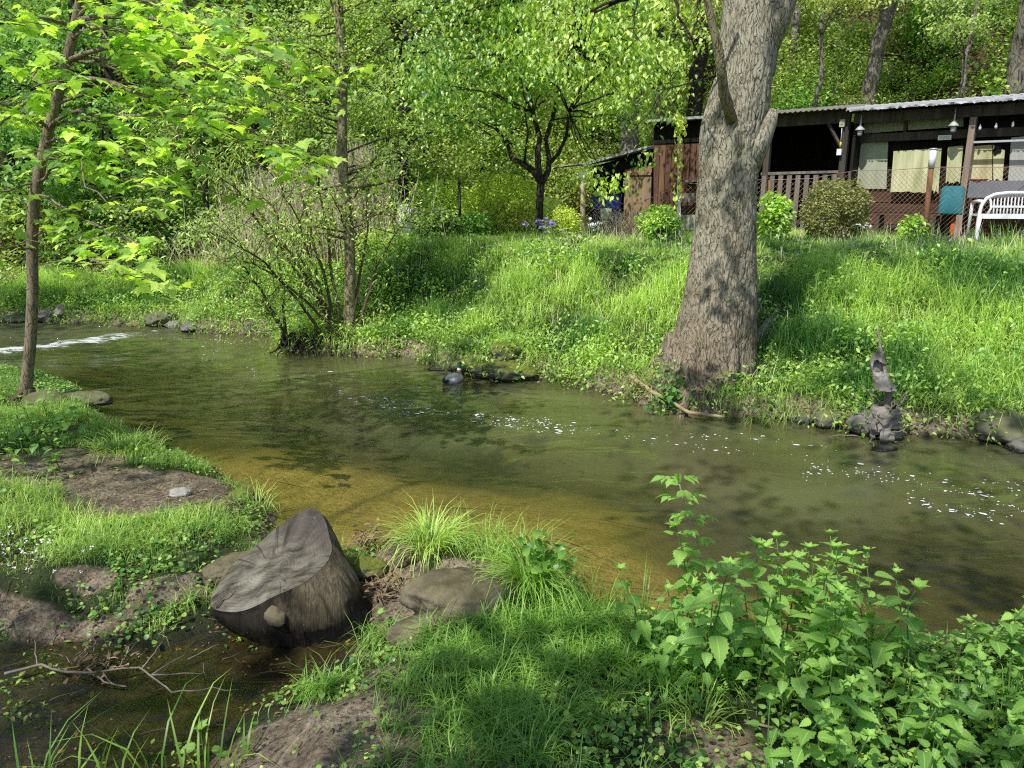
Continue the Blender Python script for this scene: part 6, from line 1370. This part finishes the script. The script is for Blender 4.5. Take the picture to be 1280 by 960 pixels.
# --- teal chair and orange vase on the porch
def teal_chair():
    p = F3(1188, 265, -.05); root = empty('garden_chair', tuple(np.array([p[0], p[1], YARD + .03])), 'teal chair turned to show its rounded back on the porch', 'chair', rz=math.atan2(DA[1], DA[0])); M = flat_mat('teal_fabric', (.02, .14, .17), .7, .2, .4, 20); Mm = flat_mat('chair_frame', (.03, .03, .03), .5)
    n = 16; pts = []
    for i in range(n + 1): 
        a = pi * i / n; pts.append((-.20 * np.sign(cos(a)) * abs(cos(a)) ** .45, .80 + .14 * sin(a) ** .5))
    V = [(x, -.02 - .03 * (1 - (x / .20) ** 2), z) for x, z in pts] + [(x, -.02, .44) for x, z in pts]; m = n + 1; V2 = [(x, y + .03, z) for x, y, z in V]
    MB().add(V + V2, [(i, i + 1, m + i + 1, m + i) for i in range(n)] + [(2 * m + i + 1, 2 * m + i, 3 * m + i, 3 * m + i + 1) for i in range(n)] + [(i + 1, i, 2 * m + i, 2 * m + i + 1) for i in range(n)]).build('backrest', M, root)
    MB().box((0, .22, .44), (.46, .44, .05)).build('seat', M, root, smooth=False)
    for sx in (-.2, .2):
        for sy in (.02, .4): MB().tube([(sx, sy, .42), (sx * 1.15, sy, 0)], .014, 8).build('leg', Mm, root)
teal_chair()
def vase(px, off, H, rad, mat, label, name='vase', cat='vase'):
    p = F3(px, 285, off); z0 = YARD + .03; root = empty(name, (p[0], p[1], z0), label, cat); prof = [(.0, 0), (.6, 0), (.8, .25), (.75, .6), (.5, .9), (.6, 1), (.5, .99), (.4, .9)]; a = np.arange(20) * 2 * pi / 20
    V = np.concatenate([np.stack([q * rad * np.cos(a), q * rad * np.sin(a), np.full(20, z * H)], 1) for q, z in prof]); MB().add(V, [(i * 20 + j, i * 20 + (j + 1) % 20, (i + 1) * 20 + (j + 1) % 20, (i + 1) * 20 + j) for i in range(len(prof) - 1) for j in range(20)]).build('pot', mat, root)
vase(1191, .12, .42, .06, flat_mat('orange_glaze', (.60, .11, .04), .5), 'tall orange vase at the foot of the pale porch post')
p = F3(1223, 228, -.05); root = empty('red_bowl', (p[0], p[1], p[2]), 'shallow red bowl on the table board behind the white bench', 'bowl'); a = np.arange(24) * 2 * pi / 24
V = np.concatenate([np.stack([q * np.cos(a), q * np.sin(a), np.full(24, z)], 1) for q, z in ((.05, 0), (.11, .02), (.17, .06), (.165, .06), (.1, .03), (.04, .01))]); MB().add(V, [(i * 24 + j, i * 24 + (j + 1) % 24, (i + 1) * 24 + (j + 1) % 24, (i + 1) * 24 + j) for i in range(5) for j in range(24)]).build('bowl', flat_mat('red_enamel', (.65, .07, .05), .35), root)
# dark garden table with bench behind the mesh
def ptable():
    p = F3(1135, 270, .0); root = empty('garden_table', (p[0], p[1], YARD + .03), 'low dark wooden table behind the wire mesh on the porch', 'table', rz=math.atan2(DA[1], DA[0])); MB().box((0, 0, .42), (1.2, .34, .04)).build('tabletop', W_red, root, smooth=False)
    for sx in (-.5, .5):
        for sy in (-.13, .13): MB().box((sx, sy, .2), (.06, .06, .4)).build('leg', W_dpost, root, smooth=False)
ptable()

# --- white plastic bench
def bench():
    Yb = 13.25; p0 = at(1221, 288, Yb); z0 = YARD + .04; rz = radians(-12); root = empty('garden_bench', (p0[0], p0[1], z0), 'white plastic garden bench with a slatted rounded back on the crest of the bank', 'bench', rz=rz); W_ = 1.5; H = .80
    # back: outline with rounded top corners, vertical slots
    mb = MB(); path = [(0.02, 0), (.0, .25), (.0, .45), (.02, .60), (.08, .71), (.2, .775), (.4, .80), (W_ - .4, .80), (W_ - .2, .775), (W_ - .08, .71), (W_ - .02, .6), (W_, .45), (W_, .25), (W_ - .02, 0)]
    t = np.linspace(0, len(path) - 1, 80); A = np.array(path); mb.tube(np.stack([np.interp(t, range(len(path)), A[:, 0]), np.interp(t, range(len(path)), np.linspace(0, 0, len(path))) + .0, np.interp(t, range(len(path)), A[:, 1])], 1), .030, 8); mb.build('back_frame', M_white, root)
    for x in np.arange(.22, W_ - .2, .052):
        tp = .785 - max(0, .3 - x) ** 2 * .6 - max(0, x - W_ + .3) ** 2 * .6; sl = MB(); sl.tube(curve((x, 0, .44), (x + (x - W_ / 2) * .03, .03, tp), 5, 0), .0125, 5); sl.build('slat', M_white, root)
    MB().box((W_ / 2, .0, .575), (W_ - .35, .02, .035)).build('crossbar', M_white, root, smooth=False)
    MB().box((W_ / 2, .23, .43), (W_ - .06, .48, .035)).build('seat', M_white, root, smooth=False); MB().box((W_ / 2, -.01, .41), (W_ - .1, .05, .07)).build('seat_rail', M_white, root, smooth=False)
    for x in (.02, W_ - .02):
        MB().tube([(x, 0, .45), (x - .01, 0, 0)], [.035, .024], 8).build('leg', M_white, root); MB().tube([(x, .44, .64), (x, .45, .45), (x, .47, 0)], [.028, .03, .024], 8).build('leg', M_white, root); MB().tube([(x, 0, .66), (x, .2, .665), (x, .44, .64)], .028, 8).build('armrest', M_white, root)
    MB().tube([(.13, 0, .45), (.17, 0, .55), (.15, 0, .66), (.12, 0, .72)], .02, 6).build('inner_upright', M_white, root)
bench()

# ================================================================= wire mesh fence
def mesh_panel(mb, A, Bq, topA, topB, z0A, z0B, s_=.085, r=.0026, bulge=None):
    """diamond mesh of thin bars between two posts; bulge(u) gives the sag of the top"""
    L = np.hypot(*(Bq - A)[:2]); d = (Bq - A)[:2] / L
    def top(u): t = u / L; return topA + (topB - topA) * t - (bulge or 0) * sin(pi * t)
    def bot(u): return z0A + (z0B - z0A) * u / L
    for sg in (1, -1):
        H = max(topA, topB) - min(z0A, z0B); n = int((L + H) / s_) + 1
        for i in range(-2, n + 2):
            u0 = i * s_ - (H if sg > 0 else 0); us = np.linspace(u0, u0 + H, 24); 
            zs = (min(z0A, z0B) + (us - u0)) if sg > 0 else (min(z0A, z0B) + H - (us - u0)); ok = [(u, z) for u, z in zip(us, zs) if 0 <= u <= L and bot(u) <= z <= top(u)]
            if len(ok) > 1:
                (ua, za), (ub, zb) = ok[0], ok[-1]; mb.tube([(A[0] + d[0] * ua, A[1] + d[1] * ua, za), (A[0] + d[0] * ub, A[1] + d[1] * ub, zb)], r, 3, cap=False)
    return mb
def fpt(px, Y, z=None): p = at(px, 250, Y); return np.array([p[0], p[1], hz(p[0], p[1]) if z is None else z])
fp = {'a': fpt(575, 14.6), 'b': fpt(728, 14.0), 'c': fpt(850, 13.9), 'd': fpt(962, 13.8), 'e': fpt(1062, 13.7), 'f': fpt(1163, 13.6), 'g': fpt(1330, 13.5)}
M_wire = flat_mat('rusty_wire', (.36, .23, .14), .7, .3, .5, 20)
fr = empty('wire_fence', tuple(fp['b']), 'rusty diamond wire mesh fence sagging between posts before the sheds', 'fence')
tz = lambda key, px, py: at(px, py, fp[key][1])[2]
for (a, b, pa, pb_, bu) in (('b', 'c', (728, 238), (850, 232), .32), ('c', 'd', (850, 228), (962, 222), .1), ('d', 'e', (962, 225), (1062, 214), .05), ('e', 'f', (1062, 213), (1163, 209), .02), ('f', 'g', (1163, 209), (1330, 205), .03)):
    mb = MB(); mesh_panel(mb, fp[a], fp[b], tz(a, *pa), tz(b, *pb_), YARD - .05, YARD - .05, bulge=bu); mb.tube([fp[a] * (1, 1, 0) + (0, 0, tz(a, *pa)), (fp[a] + fp[b]) / 2 * (1, 1, 0) + (0, 0, (tz(a, *pa) + tz(b, *pb_)) / 2 - bu), fp[b] * (1, 1, 0) + (0, 0, tz(b, *pb_))], .005, 4)
    part(fr, 'mesh', mb, M_wire)
def post(key, px0, py0, px1, py1, r_, mat, capmat=None):
    A = at(px0, py0, fp[key][1]); Bq = at(px1, py1, fp[key][1]); Bq[2] = min(Bq[2], hz(Bq[0], Bq[1])); o_ = part(fr, 'post', MB().tube([Bq, (A + Bq) / 2, A], r_, 10, rough=.1), mat)
    if capmat: o2 = part(fr, 'post_cap', MB().tube([A + (0, 0, -.14), A + (0, 0, .01)], r_ * 1.12, 10), capmat)
M_pale = flat_mat('pale_post', (.40, .32, .20), .8, .2, .3, 20, .003); M_chalk = flat_mat('white_cap', (.72, .72, .68), .6)
post('b', 728, 216, 729, 300, .050, M_pale, M_chalk); post('c', 849, 250, 850, 302, .022, M_chalk); post('e', 1062, 214, 1062, 292, .022, W_dpost); post('d', 962, 225, 962, 298, .022, M_rust)
# iron post with a white lamp head
A = at(1164, 210, fp['f'][1]); root = empty('garden_lamp', tuple(fp['f']), 'rusty iron post with a white cylindrical lamp on top before the plywood', 'lamp'); B0 = fp['f'] - (0, 0, .1)
part(root, 'post', MB().tube([B0, (A + B0) / 2 + (-.01, 0, 0), A], [.05, .045, .045], 12, rough=.12), M_rust); part(root, 'lamp_head', MB().tube([A, A + (0, 0, .30)], .055, 16), M_white); part(root, 'lamp_cap', MB().tube([A + (0, 0, .30), A + (0, 0, .325)], .062, 16), M_edge)
# thin green post under the fruit tree
p = fp['a']; root = empty('clothes_pole', tuple(p), 'thin dark green iron pole standing left of the fruit tree', 'pole'); part(root, 'pole', MB().tube([p - (0, 0, .15), at(574, 228, p[1])], .026, 10), flat_mat('dark_green_iron', (.012, .022, .016), .6)); part(root, 'cap', MB().tube([at(574, 228, p[1]), at(574, 225, p[1])], .032, 10), M_rust)
# low garden wire left of the wooden post
mb = MB(); mesh_panel(mb, fpt(600, 14.5), fp['b'], YARD + .75, YARD + .8, YARD - .05, YARD - .05, r=.0022, s_=.10); root = empty('garden_mesh', tuple(fp['b']), 'fine wire mesh along the flower bed under the fruit tree', 'fence'); part(root, 'mesh', mb, M_wire)

# ================================================================= barrels, mat, garden bits
def barrel(px, py, Y, rad, H, mat, label, lidmat, ribs=(.3, .66), lab=False, name='barrel'):
    p = at(px, py, Y); z0 = float(hz(p[0], p[1])); root = empty(name, (p[0], p[1], z0), label, 'barrel'); a = np.arange(32) * 2 * pi / 32; prof = [(.92, 0), (1, .06)]
    for q in ribs: prof += [(1, q - .03), (1.05, q), (1, q + .03)]
    prof += [(1, .88), (.86, .96), (.84, 1.0), (.80, 1.0), (.78, .97), (0, .97)]
    V = np.concatenate([np.stack([q * rad * np.cos(a), q * rad * np.sin(a), np.full(32, z * H)], 1) for q, z in prof]); MB().add(V, [(i * 32 + j, i * 32 + (j + 1) % 32, (i + 1) * 32 + (j + 1) % 32, (i + 1) * 32 + j) for i in range(len(prof) - 1) for j in range(32)]).build('body', mat, root)
    V = np.concatenate([np.stack([q * rad * np.cos(a), q * rad * np.sin(a), np.full(32, z * H)], 1) for q, z in ((.87, .955), (.9, .965), (.9, 1.02), (.85, 1.035), (0, 1.035))]); MB().add(V, [(i * 32 + j, i * 32 + (j + 1) % 32, (i + 1) * 32 + (j + 1) % 32, (i + 1) * 32 + j) for i in range(4) for j in range(32)]).build('lid', lidmat, root)
    if lab:
        aa = np.linspace(-pi / 2 - .42, -pi / 2 + .25, 8); V = [(cos(t) * rad * 1.055, sin(t) * rad * 1.055, z) for z in (H * .42, H * .66) for t in aa]; MB().add(V, [(i, i + 1, 9 + i, 8 + i) for i in range(7)]).build('label', flat_mat('pale_label', (.62, .64, .48), .6), root)
barrel(756, 290, 15.2, .30, .86, flat_mat('blue_plastic', (.015, .035, .19), .4, .4, .2), 'blue plastic barrel with a pale label behind the wire mesh', flat_mat('black_plastic', (.01, .01, .012), .4), lab=True)
barrel(511, 300, 14.6, .20, .62, flat_mat('milky_plastic', (.66, .69, .68), .45, .4, .08), 'whitish plastic barrel beside the reed screen', flat_mat('milky_lid', (.72, .74, .73), .4), ribs=(.5,), name='white_barrel')
def reed_screen():
    p = fpt(479, 14.8); root = empty('reed_screen', tuple(p), 'short screen of upright brown reeds beside the whitish barrel', 'screen'); mb = MB(); r = np.random.default_rng(4)
    for j in range(46): x = -.30 + j * .0135; mb.tube([(x, .03 * sin(j * .2), -.05), (x + r.normal(0, .012), .03 * sin(j * .2), .42 + r.normal(0, .02))], .009, 5)
    mb.build('reeds', flat_mat('reed_tan', (.40, .27, .16), .8, .2, .4, 30), root)
    for z in (.12, .32): MB().tube([(-.31, -.012, z), (0, -.012, z), (.31, -.0, z)], .004, 4).build('binding_wire', M_rust, root)
reed_screen()
# black hose coil next to the blue barrel
p = fpt(737, 14.9); root = empty('tyre', (p[0] - .02, p[1], p[2]), 'black tyre leaning against the blue barrel', 'tyre'); mb = MB(); V = []; n1, n2 = 36, 12
for i in range(n1):
    a = i * 2 * pi / n1
    for j in range(n2): b = j * 2 * pi / n2; R_ = .24 + .06 * cos(b); V.append((R_ * cos(a) * .9, .05 * sin(b) + .12 * R_ * sin(a), .30 + R_ * sin(a)))
mb.add(V, [(i * n2 + j, ((i + 1) % n1) * n2 + j, ((i + 1) % n1) * n2 + (j + 1) % n2, i * n2 + (j + 1) % n2) for i in range(n1) for j in range(n2)]); mb.build('tread', flat_mat('black_rubber', (.012, .012, .012), .7), root)

# ================================================================= garden shrubs
def bush(px, py, Y, rr, n, leaf, T, sz, label, name, seed, tint=(.5, .25), shell=.35, flowers=None, stems=6, flat=.5):
    r = np.random.default_rng(seed); p = at(px, py, Y); z0 = float(hz(p[0], p[1])); root = empty(name, (p[0], p[1], z0), label, 'shrub'); st = MB()
    for j in range(stems):
        a = r.uniform(0, 6.28); st.tube(curve((cos(a) * .04, sin(a) * .04, -.1), (cos(a) * rr[0] * .5, sin(a) * rr[1] * .5, rr[2] * 1.3), 7, .15), np.linspace(.018, .006, 7), 5)
    st.build('stems', B_twig, root); g = Scatter(); nb = max(10, n // 220)
    d = unit(r.normal(0, 1, (n, 3))); q = r.uniform(0, 1, n) ** shell; lump = 1 + .22 * (fbm(d * 2.4 + seed, 3, seed) - .5) * 2; P = d * (q * lump)[:, None] * np.array(rr) + (0, 0, rr[2] * .95); P = P[P[:, 2] > 0]; n = len(P)
    cl = fbm(P * 5, 2, seed + 1); keep = cl > .38; P = P[keep]; n = len(P); rand_leaves(g, T, P, r.uniform(sz * .7, sz * 1.3, n), np.clip(r.normal(*tint, n) + (cl[keep] - .5), 0, 1), .2, flat, r); g.build('foliage', leaf, root)
    if flowers: g = Scatter(); m, mat, s_ = flowers; P = unit(r.normal(0, 1, (m, 3))) * np.array(rr) * .98 + (0, 0, rr[2] * .95); rand_leaves(g, T_ROUND, P, r.uniform(s_ * .7, s_ * 1.3, m), r.uniform(0, 1, m), 0, .4, r); g.build('flowers', mat, root)
    return root
k = N('red_petal'); M_redp = k.done(k.bsdf((.55, .06, .02), .6, .2))
bush(1040, 294, 13.2, (.56, .50, .56), 12000, L_olive, T_DIAM, .045, 'rounded clipped olive green bush at the corner post of the shelter', 'clipped_bush', 1, shell=.18)
bush(822, 300, 13.3, (.36, .34, .34), 3600, L_cover, T_OVAL, .06, 'small bush with red flowers before the plank shed', 'flowering_bush', 2, flowers=(26, M_redp, .035))
bush(628, 300, 15.2, (.85, .6, .62), 8000, L_lime, T_OVAL, .07, 'bright lime green shrub left of the fruit tree trunk', 'lime_shrub', 3, flat=.75)
bush(704, 312, 13.2, (.30, .28, .34), 3400, L_lime, T_DIAM, .04, 'small yellow green bush beside the wooden fence post', 'small_bush', 4)
bush(548, 290, 16.2, (.85, .6, .60), 5600, L_willow, T_DIAM, .06, 'pale green shrub behind the dark green pole', 'pale_shrub', 5, tint=(.8, .2)); bush(545, 316, 13.8, (.45, .4, .32), 3600, L_wood, T_OVAL, .07, 'dark leafy bush right of the whitish barrel', 'leafy_bush', 6, tint=(.3, .2))
bush(530, 262, 17.0, (.35, .3, .30), 1600, L_yellow, T_OVAL, .06, 'small yellow bush behind the whitish barrel', 'yellow_bush', 7); bush(965, 298, 13.2, (.36, .3, .44), 1700, L_cover, T_OVAL, .08, 'loose leafy bush against the picket rail right behind the massive tree', 'loose_bush', 8)
bush(1140, 292, 13.2, (.22, .2, .26), 420, L_cover, T_OVAL, .09, 'small leafy plant left of the rusty lamp post', 'leafy_plant', 9, stems=3); bush(590, 312, 14.2, (.40, .34, .28), 2600, L_dark, T_OVAL, .06, 'dark low bush at the foot of the dark green pole', 'low_bush', 10)
bush(480, 335, 12.6, (.50, .4, .30), 2600, L_willow, T_DIAM, .055, 'feathery bush right of the slim tree', 'feathery_bush', 11); bush(390, 355, 12.4, (.6, .4, .26), 2200, L_cover, T_DIAM, .055, 'leafy bush behind the slim tree', 'leafy_bush', 12); bush(1222, 262, 13.9, (.2, .15, .12), 260, L_cover, T_OVAL, .07, 'small green plant behind the end of the white bench', 'potted_plant', 13, stems=2)
bush(500, 250, 18.5, (1.2, .8, .8), 5200, L_wood, T_OVAL, .09, 'tall leafy shrub behind the reed screen', 'tall_shrub', 14); bush(660, 262, 17.5, (1.0, .7, .45), 4200, L_willow, T_OVAL, .08, 'greyish green shrub behind the fruit tree', 'grey_green_shrub', 15, tint=(.8, .2))
# tangle of dry stems
def dry_tangle(px, py, Y, w_, H, n, label, seed):
    r = np.random.default_rng(seed); p = at(px, py, Y); z0 = float(hz(p[0], p[1])); root = empty('dry_stem_tangle', (p[0], p[1], z0), label, 'dead plant'); mb = MB()
    for j in range(n):
        a = np.array([r.normal(0, w_), r.normal(0, w_ * .5), -.05]); e = a + np.array([r.normal(0, .25), r.normal(0, .2), H * r.uniform(.5, 1.1)]); c = curve(a, e, 8, .08, .03); mb.tube(c, np.linspace(.008, .003, 8), 3, cap=False)
        if r.uniform() < .5: mb.tube(curve(c[-1], c[-1] + r.normal(0, .25, 3) - (0, 0, .4), 6, .1), .003, 3, cap=False)
    mb.build('stems', L_reed, root)
dry_tangle(395, 310, 13.2, .62, 1.5, 1000, 'pale tangle of dry stems behind the leaning willow shoots', 1); dry_tangle(450, 300, 13.6, .20, 1.7, 420, 'pale dry stems drooping right behind the slim tree', 2); dry_tangle(320, 345, 14.2, .6, .8, 300, 'low pale dry stems on the bank left of the willow', 3)
dry_tangle(783, 290, 14.4, .22, .55, 160, 'heap of rusty brown brushwood before the tan door', 4)
# young sapling tied to the white stake
p = fpt(849, 13.7); root = empty('young_sapling', tuple(p), 'thin young sapling with pale leaf tufts tied to the white stake', 'sapling'); tp = at(849, 155, 13.7); c = curve(p - (0, 0, .1), tp, 12, .02); part(root, 'stem', MB().tube(c, np.linspace(.012, .006, 12), 6), flat_mat('sap_stem', (.30, .32, .16), .7)); g = Scatter()
for i in range(4, 12):
    k_ = 8 if i < 10 else 26; Q = c[i] + rng.normal(0, .05, (k_, 3)) * (1, 1, 1.4); a = rng.uniform(0, 6.28, k_); g.add(T_OVAL, frames(np.stack([np.cos(a), np.sin(a), np.full(k_, 1.1)], 1), np.stack([np.cos(a), np.sin(a), -np.ones(k_)], 1), rng.uniform(.06, .12, k_)), Q, rng.uniform(.4, 1, k_))
o = link('foliage', g.mesh('foliage', L_lime), root); o.location = -np.array(root.location)
# irises with lilac flowers and white narcissi
k = N('lilac_petal'); M_lil = k.done(k.bsdf((.34, .30, .52), .6, .2))
for (px, Y, n, mat, lab, nm, s_) in ((672, 13.3, 14, M_lil, 'lilac flowers below the fruit tree trunk', 'lilac_flowers', .07), (690, 12.9, 8, M_lil, 'lilac flowers beside the small yellow green bush', 'lilac_flowers', .07), (745, 13.0, 14, M_petal, 'white narcissi below the wooden fence post', 'white_narcissi', .05), (1080, 12.9, 18, M_petal, 'white flowers right of the clipped bush', 'white_blooms', .05)):
    p = fpt(px, Y); root = empty(nm, tuple(p), lab, 'flowers'); P = rng.normal(0, 1, (n, 3)) * (.09, .08, .05) + (0, 0, .32); 
    for q in P: g = Scatter(); Q = np.repeat(q[None], 6, 0); rand_leaves(g, T_ROUND, Q, rng.uniform(s_ * .5, s_, 6), rng.uniform(0, 1, 6), -.1, .3); g.build('flower', mat, root)
    st = MB()
    for q in P[:n]: st.tube([(q[0] * .6, q[1] * .6, -.05), q], .004, 4)
    st.build('stems', M_stem, root)
# pale stones at the porch edge
rock(1092, 292, (.5, .3, .2), S_pale, 'pale stone at the porch edge right of the clipped bush', 61, Y=13.4, z=YARD); rock(1130, 296, (.7, .3, .12), S_grey, 'flat slab at the porch edge below the wire mesh', 62, Y=13.5, z=YARD - .02)
# ================================================================= unseen trees, leaf clusters placed along sun rays to dapple the light
def canopy():
    r = np.random.default_rng(123)
    plan = [(650, 890, .50, .6), (760, 840, .38, .5), (570, 940, .40, .6), (850, 890, .3, .4), (1030, 900, .3, .45), (1220, 920, .35, .45), (1120, 830, .25, .45), (930, 780, .2, .35), (620, 810, .25, .4), (720, 940, .4, .7), (960, 820, .2, .4),
            (230, 880, .30, .6), (80, 900, .25, .5), (340, 830, .16, .5), (60, 560, .6, .8), (110, 530, .5, .8), (190, 600, .18, .3), (60, 740, .14, .4),
            (250, 470, .8, .6), (180, 440, .8, .6), (110, 470, .7, .8), (390, 480, .5, .4), (830, 610, .35, .4), (960, 640, .4, .5), (1120, 690, .4, .5), (1240, 720, .5, .7), (1080, 570, .4, .4), (1230, 600, .4, .3), (330, 510, .3, .4),
            (510, 350, .8, .8), (590, 350, .5, .7), (985, 430, .45, .6), (1090, 480, .5, .5), (1040, 380, .35, .4), (1200, 520, .6, .5), (960, 330, .4, .8), (1210, 400, .25, .4),
            (100, 380, 1.2, .8), (0, 400, 1.3, .8), (350, 300, .8, .4), (470, 300, .6, .5), (900, 520, .4, .6)]
    trees = [('unseen_shade_tree', (-5.6, -3.4), 'unseen tree on the near bank with leaf clusters placed to shade the stream'), ('unseen_shade_tree', (2.2, -4.6), 'unseen tree behind the camera with leaf clusters placed to shade the nettles')]
    blobs = [[], [], []]
    def add(P, rad, dens, t):
        c = P + SUN * t
        if c[1] > 4.5 and c[0] > .5: i = 2
        else: i = 0 if c[0] < -.9 else 1
        blobs[i].append((c, rad, dens))
    for (px, py, rad, dens) in plan:
        P = hit(px, py, True); zt_ = max(P[1] * .30 + 3.2, 5.6) + r.uniform(0, 1.2)
        add(P, rad, dens, zt_ / SUN[2])
    # patches of shade on the massive trunk
    for (px, py, rad, dens) in ((905, 340, .20, .6), (870, 480, .18, .6), (890, 95, .14, .4)):
        P = at(px, py, 7.3); add(P, rad, dens, 5.2)
    # thin random leaf clusters over stream and hillside foot, added for dapples
    for j in range(26):
        P = np.array([r.uniform(-7, 7), r.uniform(3.2, 12), 0]); add(P, r.uniform(.15, .35), .35, 7.5)
    L_can = leaf_mat('canopy_leaf', (.06, .16, .02), (.20, .33, .05), .4, .45, .3)
    for i in range(3):
        if i < 2:
            b = trees[i][1]; z0 = float(hz(*b)); root = empty(trees[i][0], (b[0], b[1], z0), trees[i][2], 'tree'); top = np.array([b[0], b[1], 5.6]); tr_ = MB().tube(curve((b[0], b[1], z0 - .2), top, 14, .03), np.linspace(.28, .17, 14), 14, rough=.12); part(root, 'trunk', tr_, B_grey)
        else: root = big_root; top = np.array([big_root.location[0] + .5, big_root.location[1] + .3, 6.2])  # the massive tree also carries out-of-view clusters placed to cast shade
        if not blobs[i]: continue
        br = MB(); g = Scatter()
        for (c, rad, dens) in blobs[i]:
            br.tube(curve(top + r.normal(0, .1, 3), c, 9, .06, .03), np.linspace(.011, .004, 9), 4)
            n = int(rad * rad * 3.14 * 150 * dens) + 4; d = r.normal(0, 1, (n, 3)) * np.array([.55, .55, .22]) * rad; rand_leaves(g, T_OVAL, c + d, r.uniform(.12, .20, n), r.uniform(0, 1, n), .15, .75, r)
        part(root, 'branches' if i < 2 else 'bough', br, B_grey); o = link('foliage', g.mesh('foliage', L_can), root); o.location = -np.array(root.location)
canopy()
# ================================================================= light, world, camera
w = bpy.data.worlds.new('World'); SC.world = w; w.use_nodes = True
nt = w.node_tree; bg = nt.nodes['Background']
sky = nt.nodes.new('ShaderNodeTexSky'); sky.sky_type = 'NISHITA'; sky.sun_disc = False
sky.sun_elevation = math.asin(SUN[2]); sky.sun_rotation = math.atan2(SUN[0], SUN[1])
nt.links.new(sky.outputs[0], bg.inputs['Color']); bg.inputs['Strength'].default_value = .15
sl = bpy.data.lights.new('sun', 'SUN'); sl.energy = 5.0; sl.angle = radians(.55); sl.color = (1, .97, .91)
so = link('sun', sl)
from mathutils import Vector
so.rotation_euler = Vector(SUN).to_track_quat('Z', 'Y').to_euler(); so.location = (0, 0, 30)
cd = bpy.data.cameras.new('camera'); cd.sensor_width = 36; cd.lens = FPX / 1280 * 36; cd.clip_end = 500; cd.clip_start = .05
co = link('camera', cd); co.location = (0, 0, CAMZ); co.rotation_euler = (pi / 2 - PITCH, 0, 0); SC.camera = co
SC.view_settings.view_transform = 'Standard'; SC.view_settings.look = 'None'; SC.view_settings.exposure = 0
cy = SC.cycles
cy.max_bounces = 6; cy.diffuse_bounces = 2; cy.glossy_bounces = 2; cy.transmission_bounces = 4; cy.transparent_max_bounces = 12
cy.use_denoising = False; cy.caustics_reflective = False; cy.caustics_refractive = False
cy.sample_clamp_indirect = 4
SC.render.filter_size = 1.2
cy.filter_width = 1.2
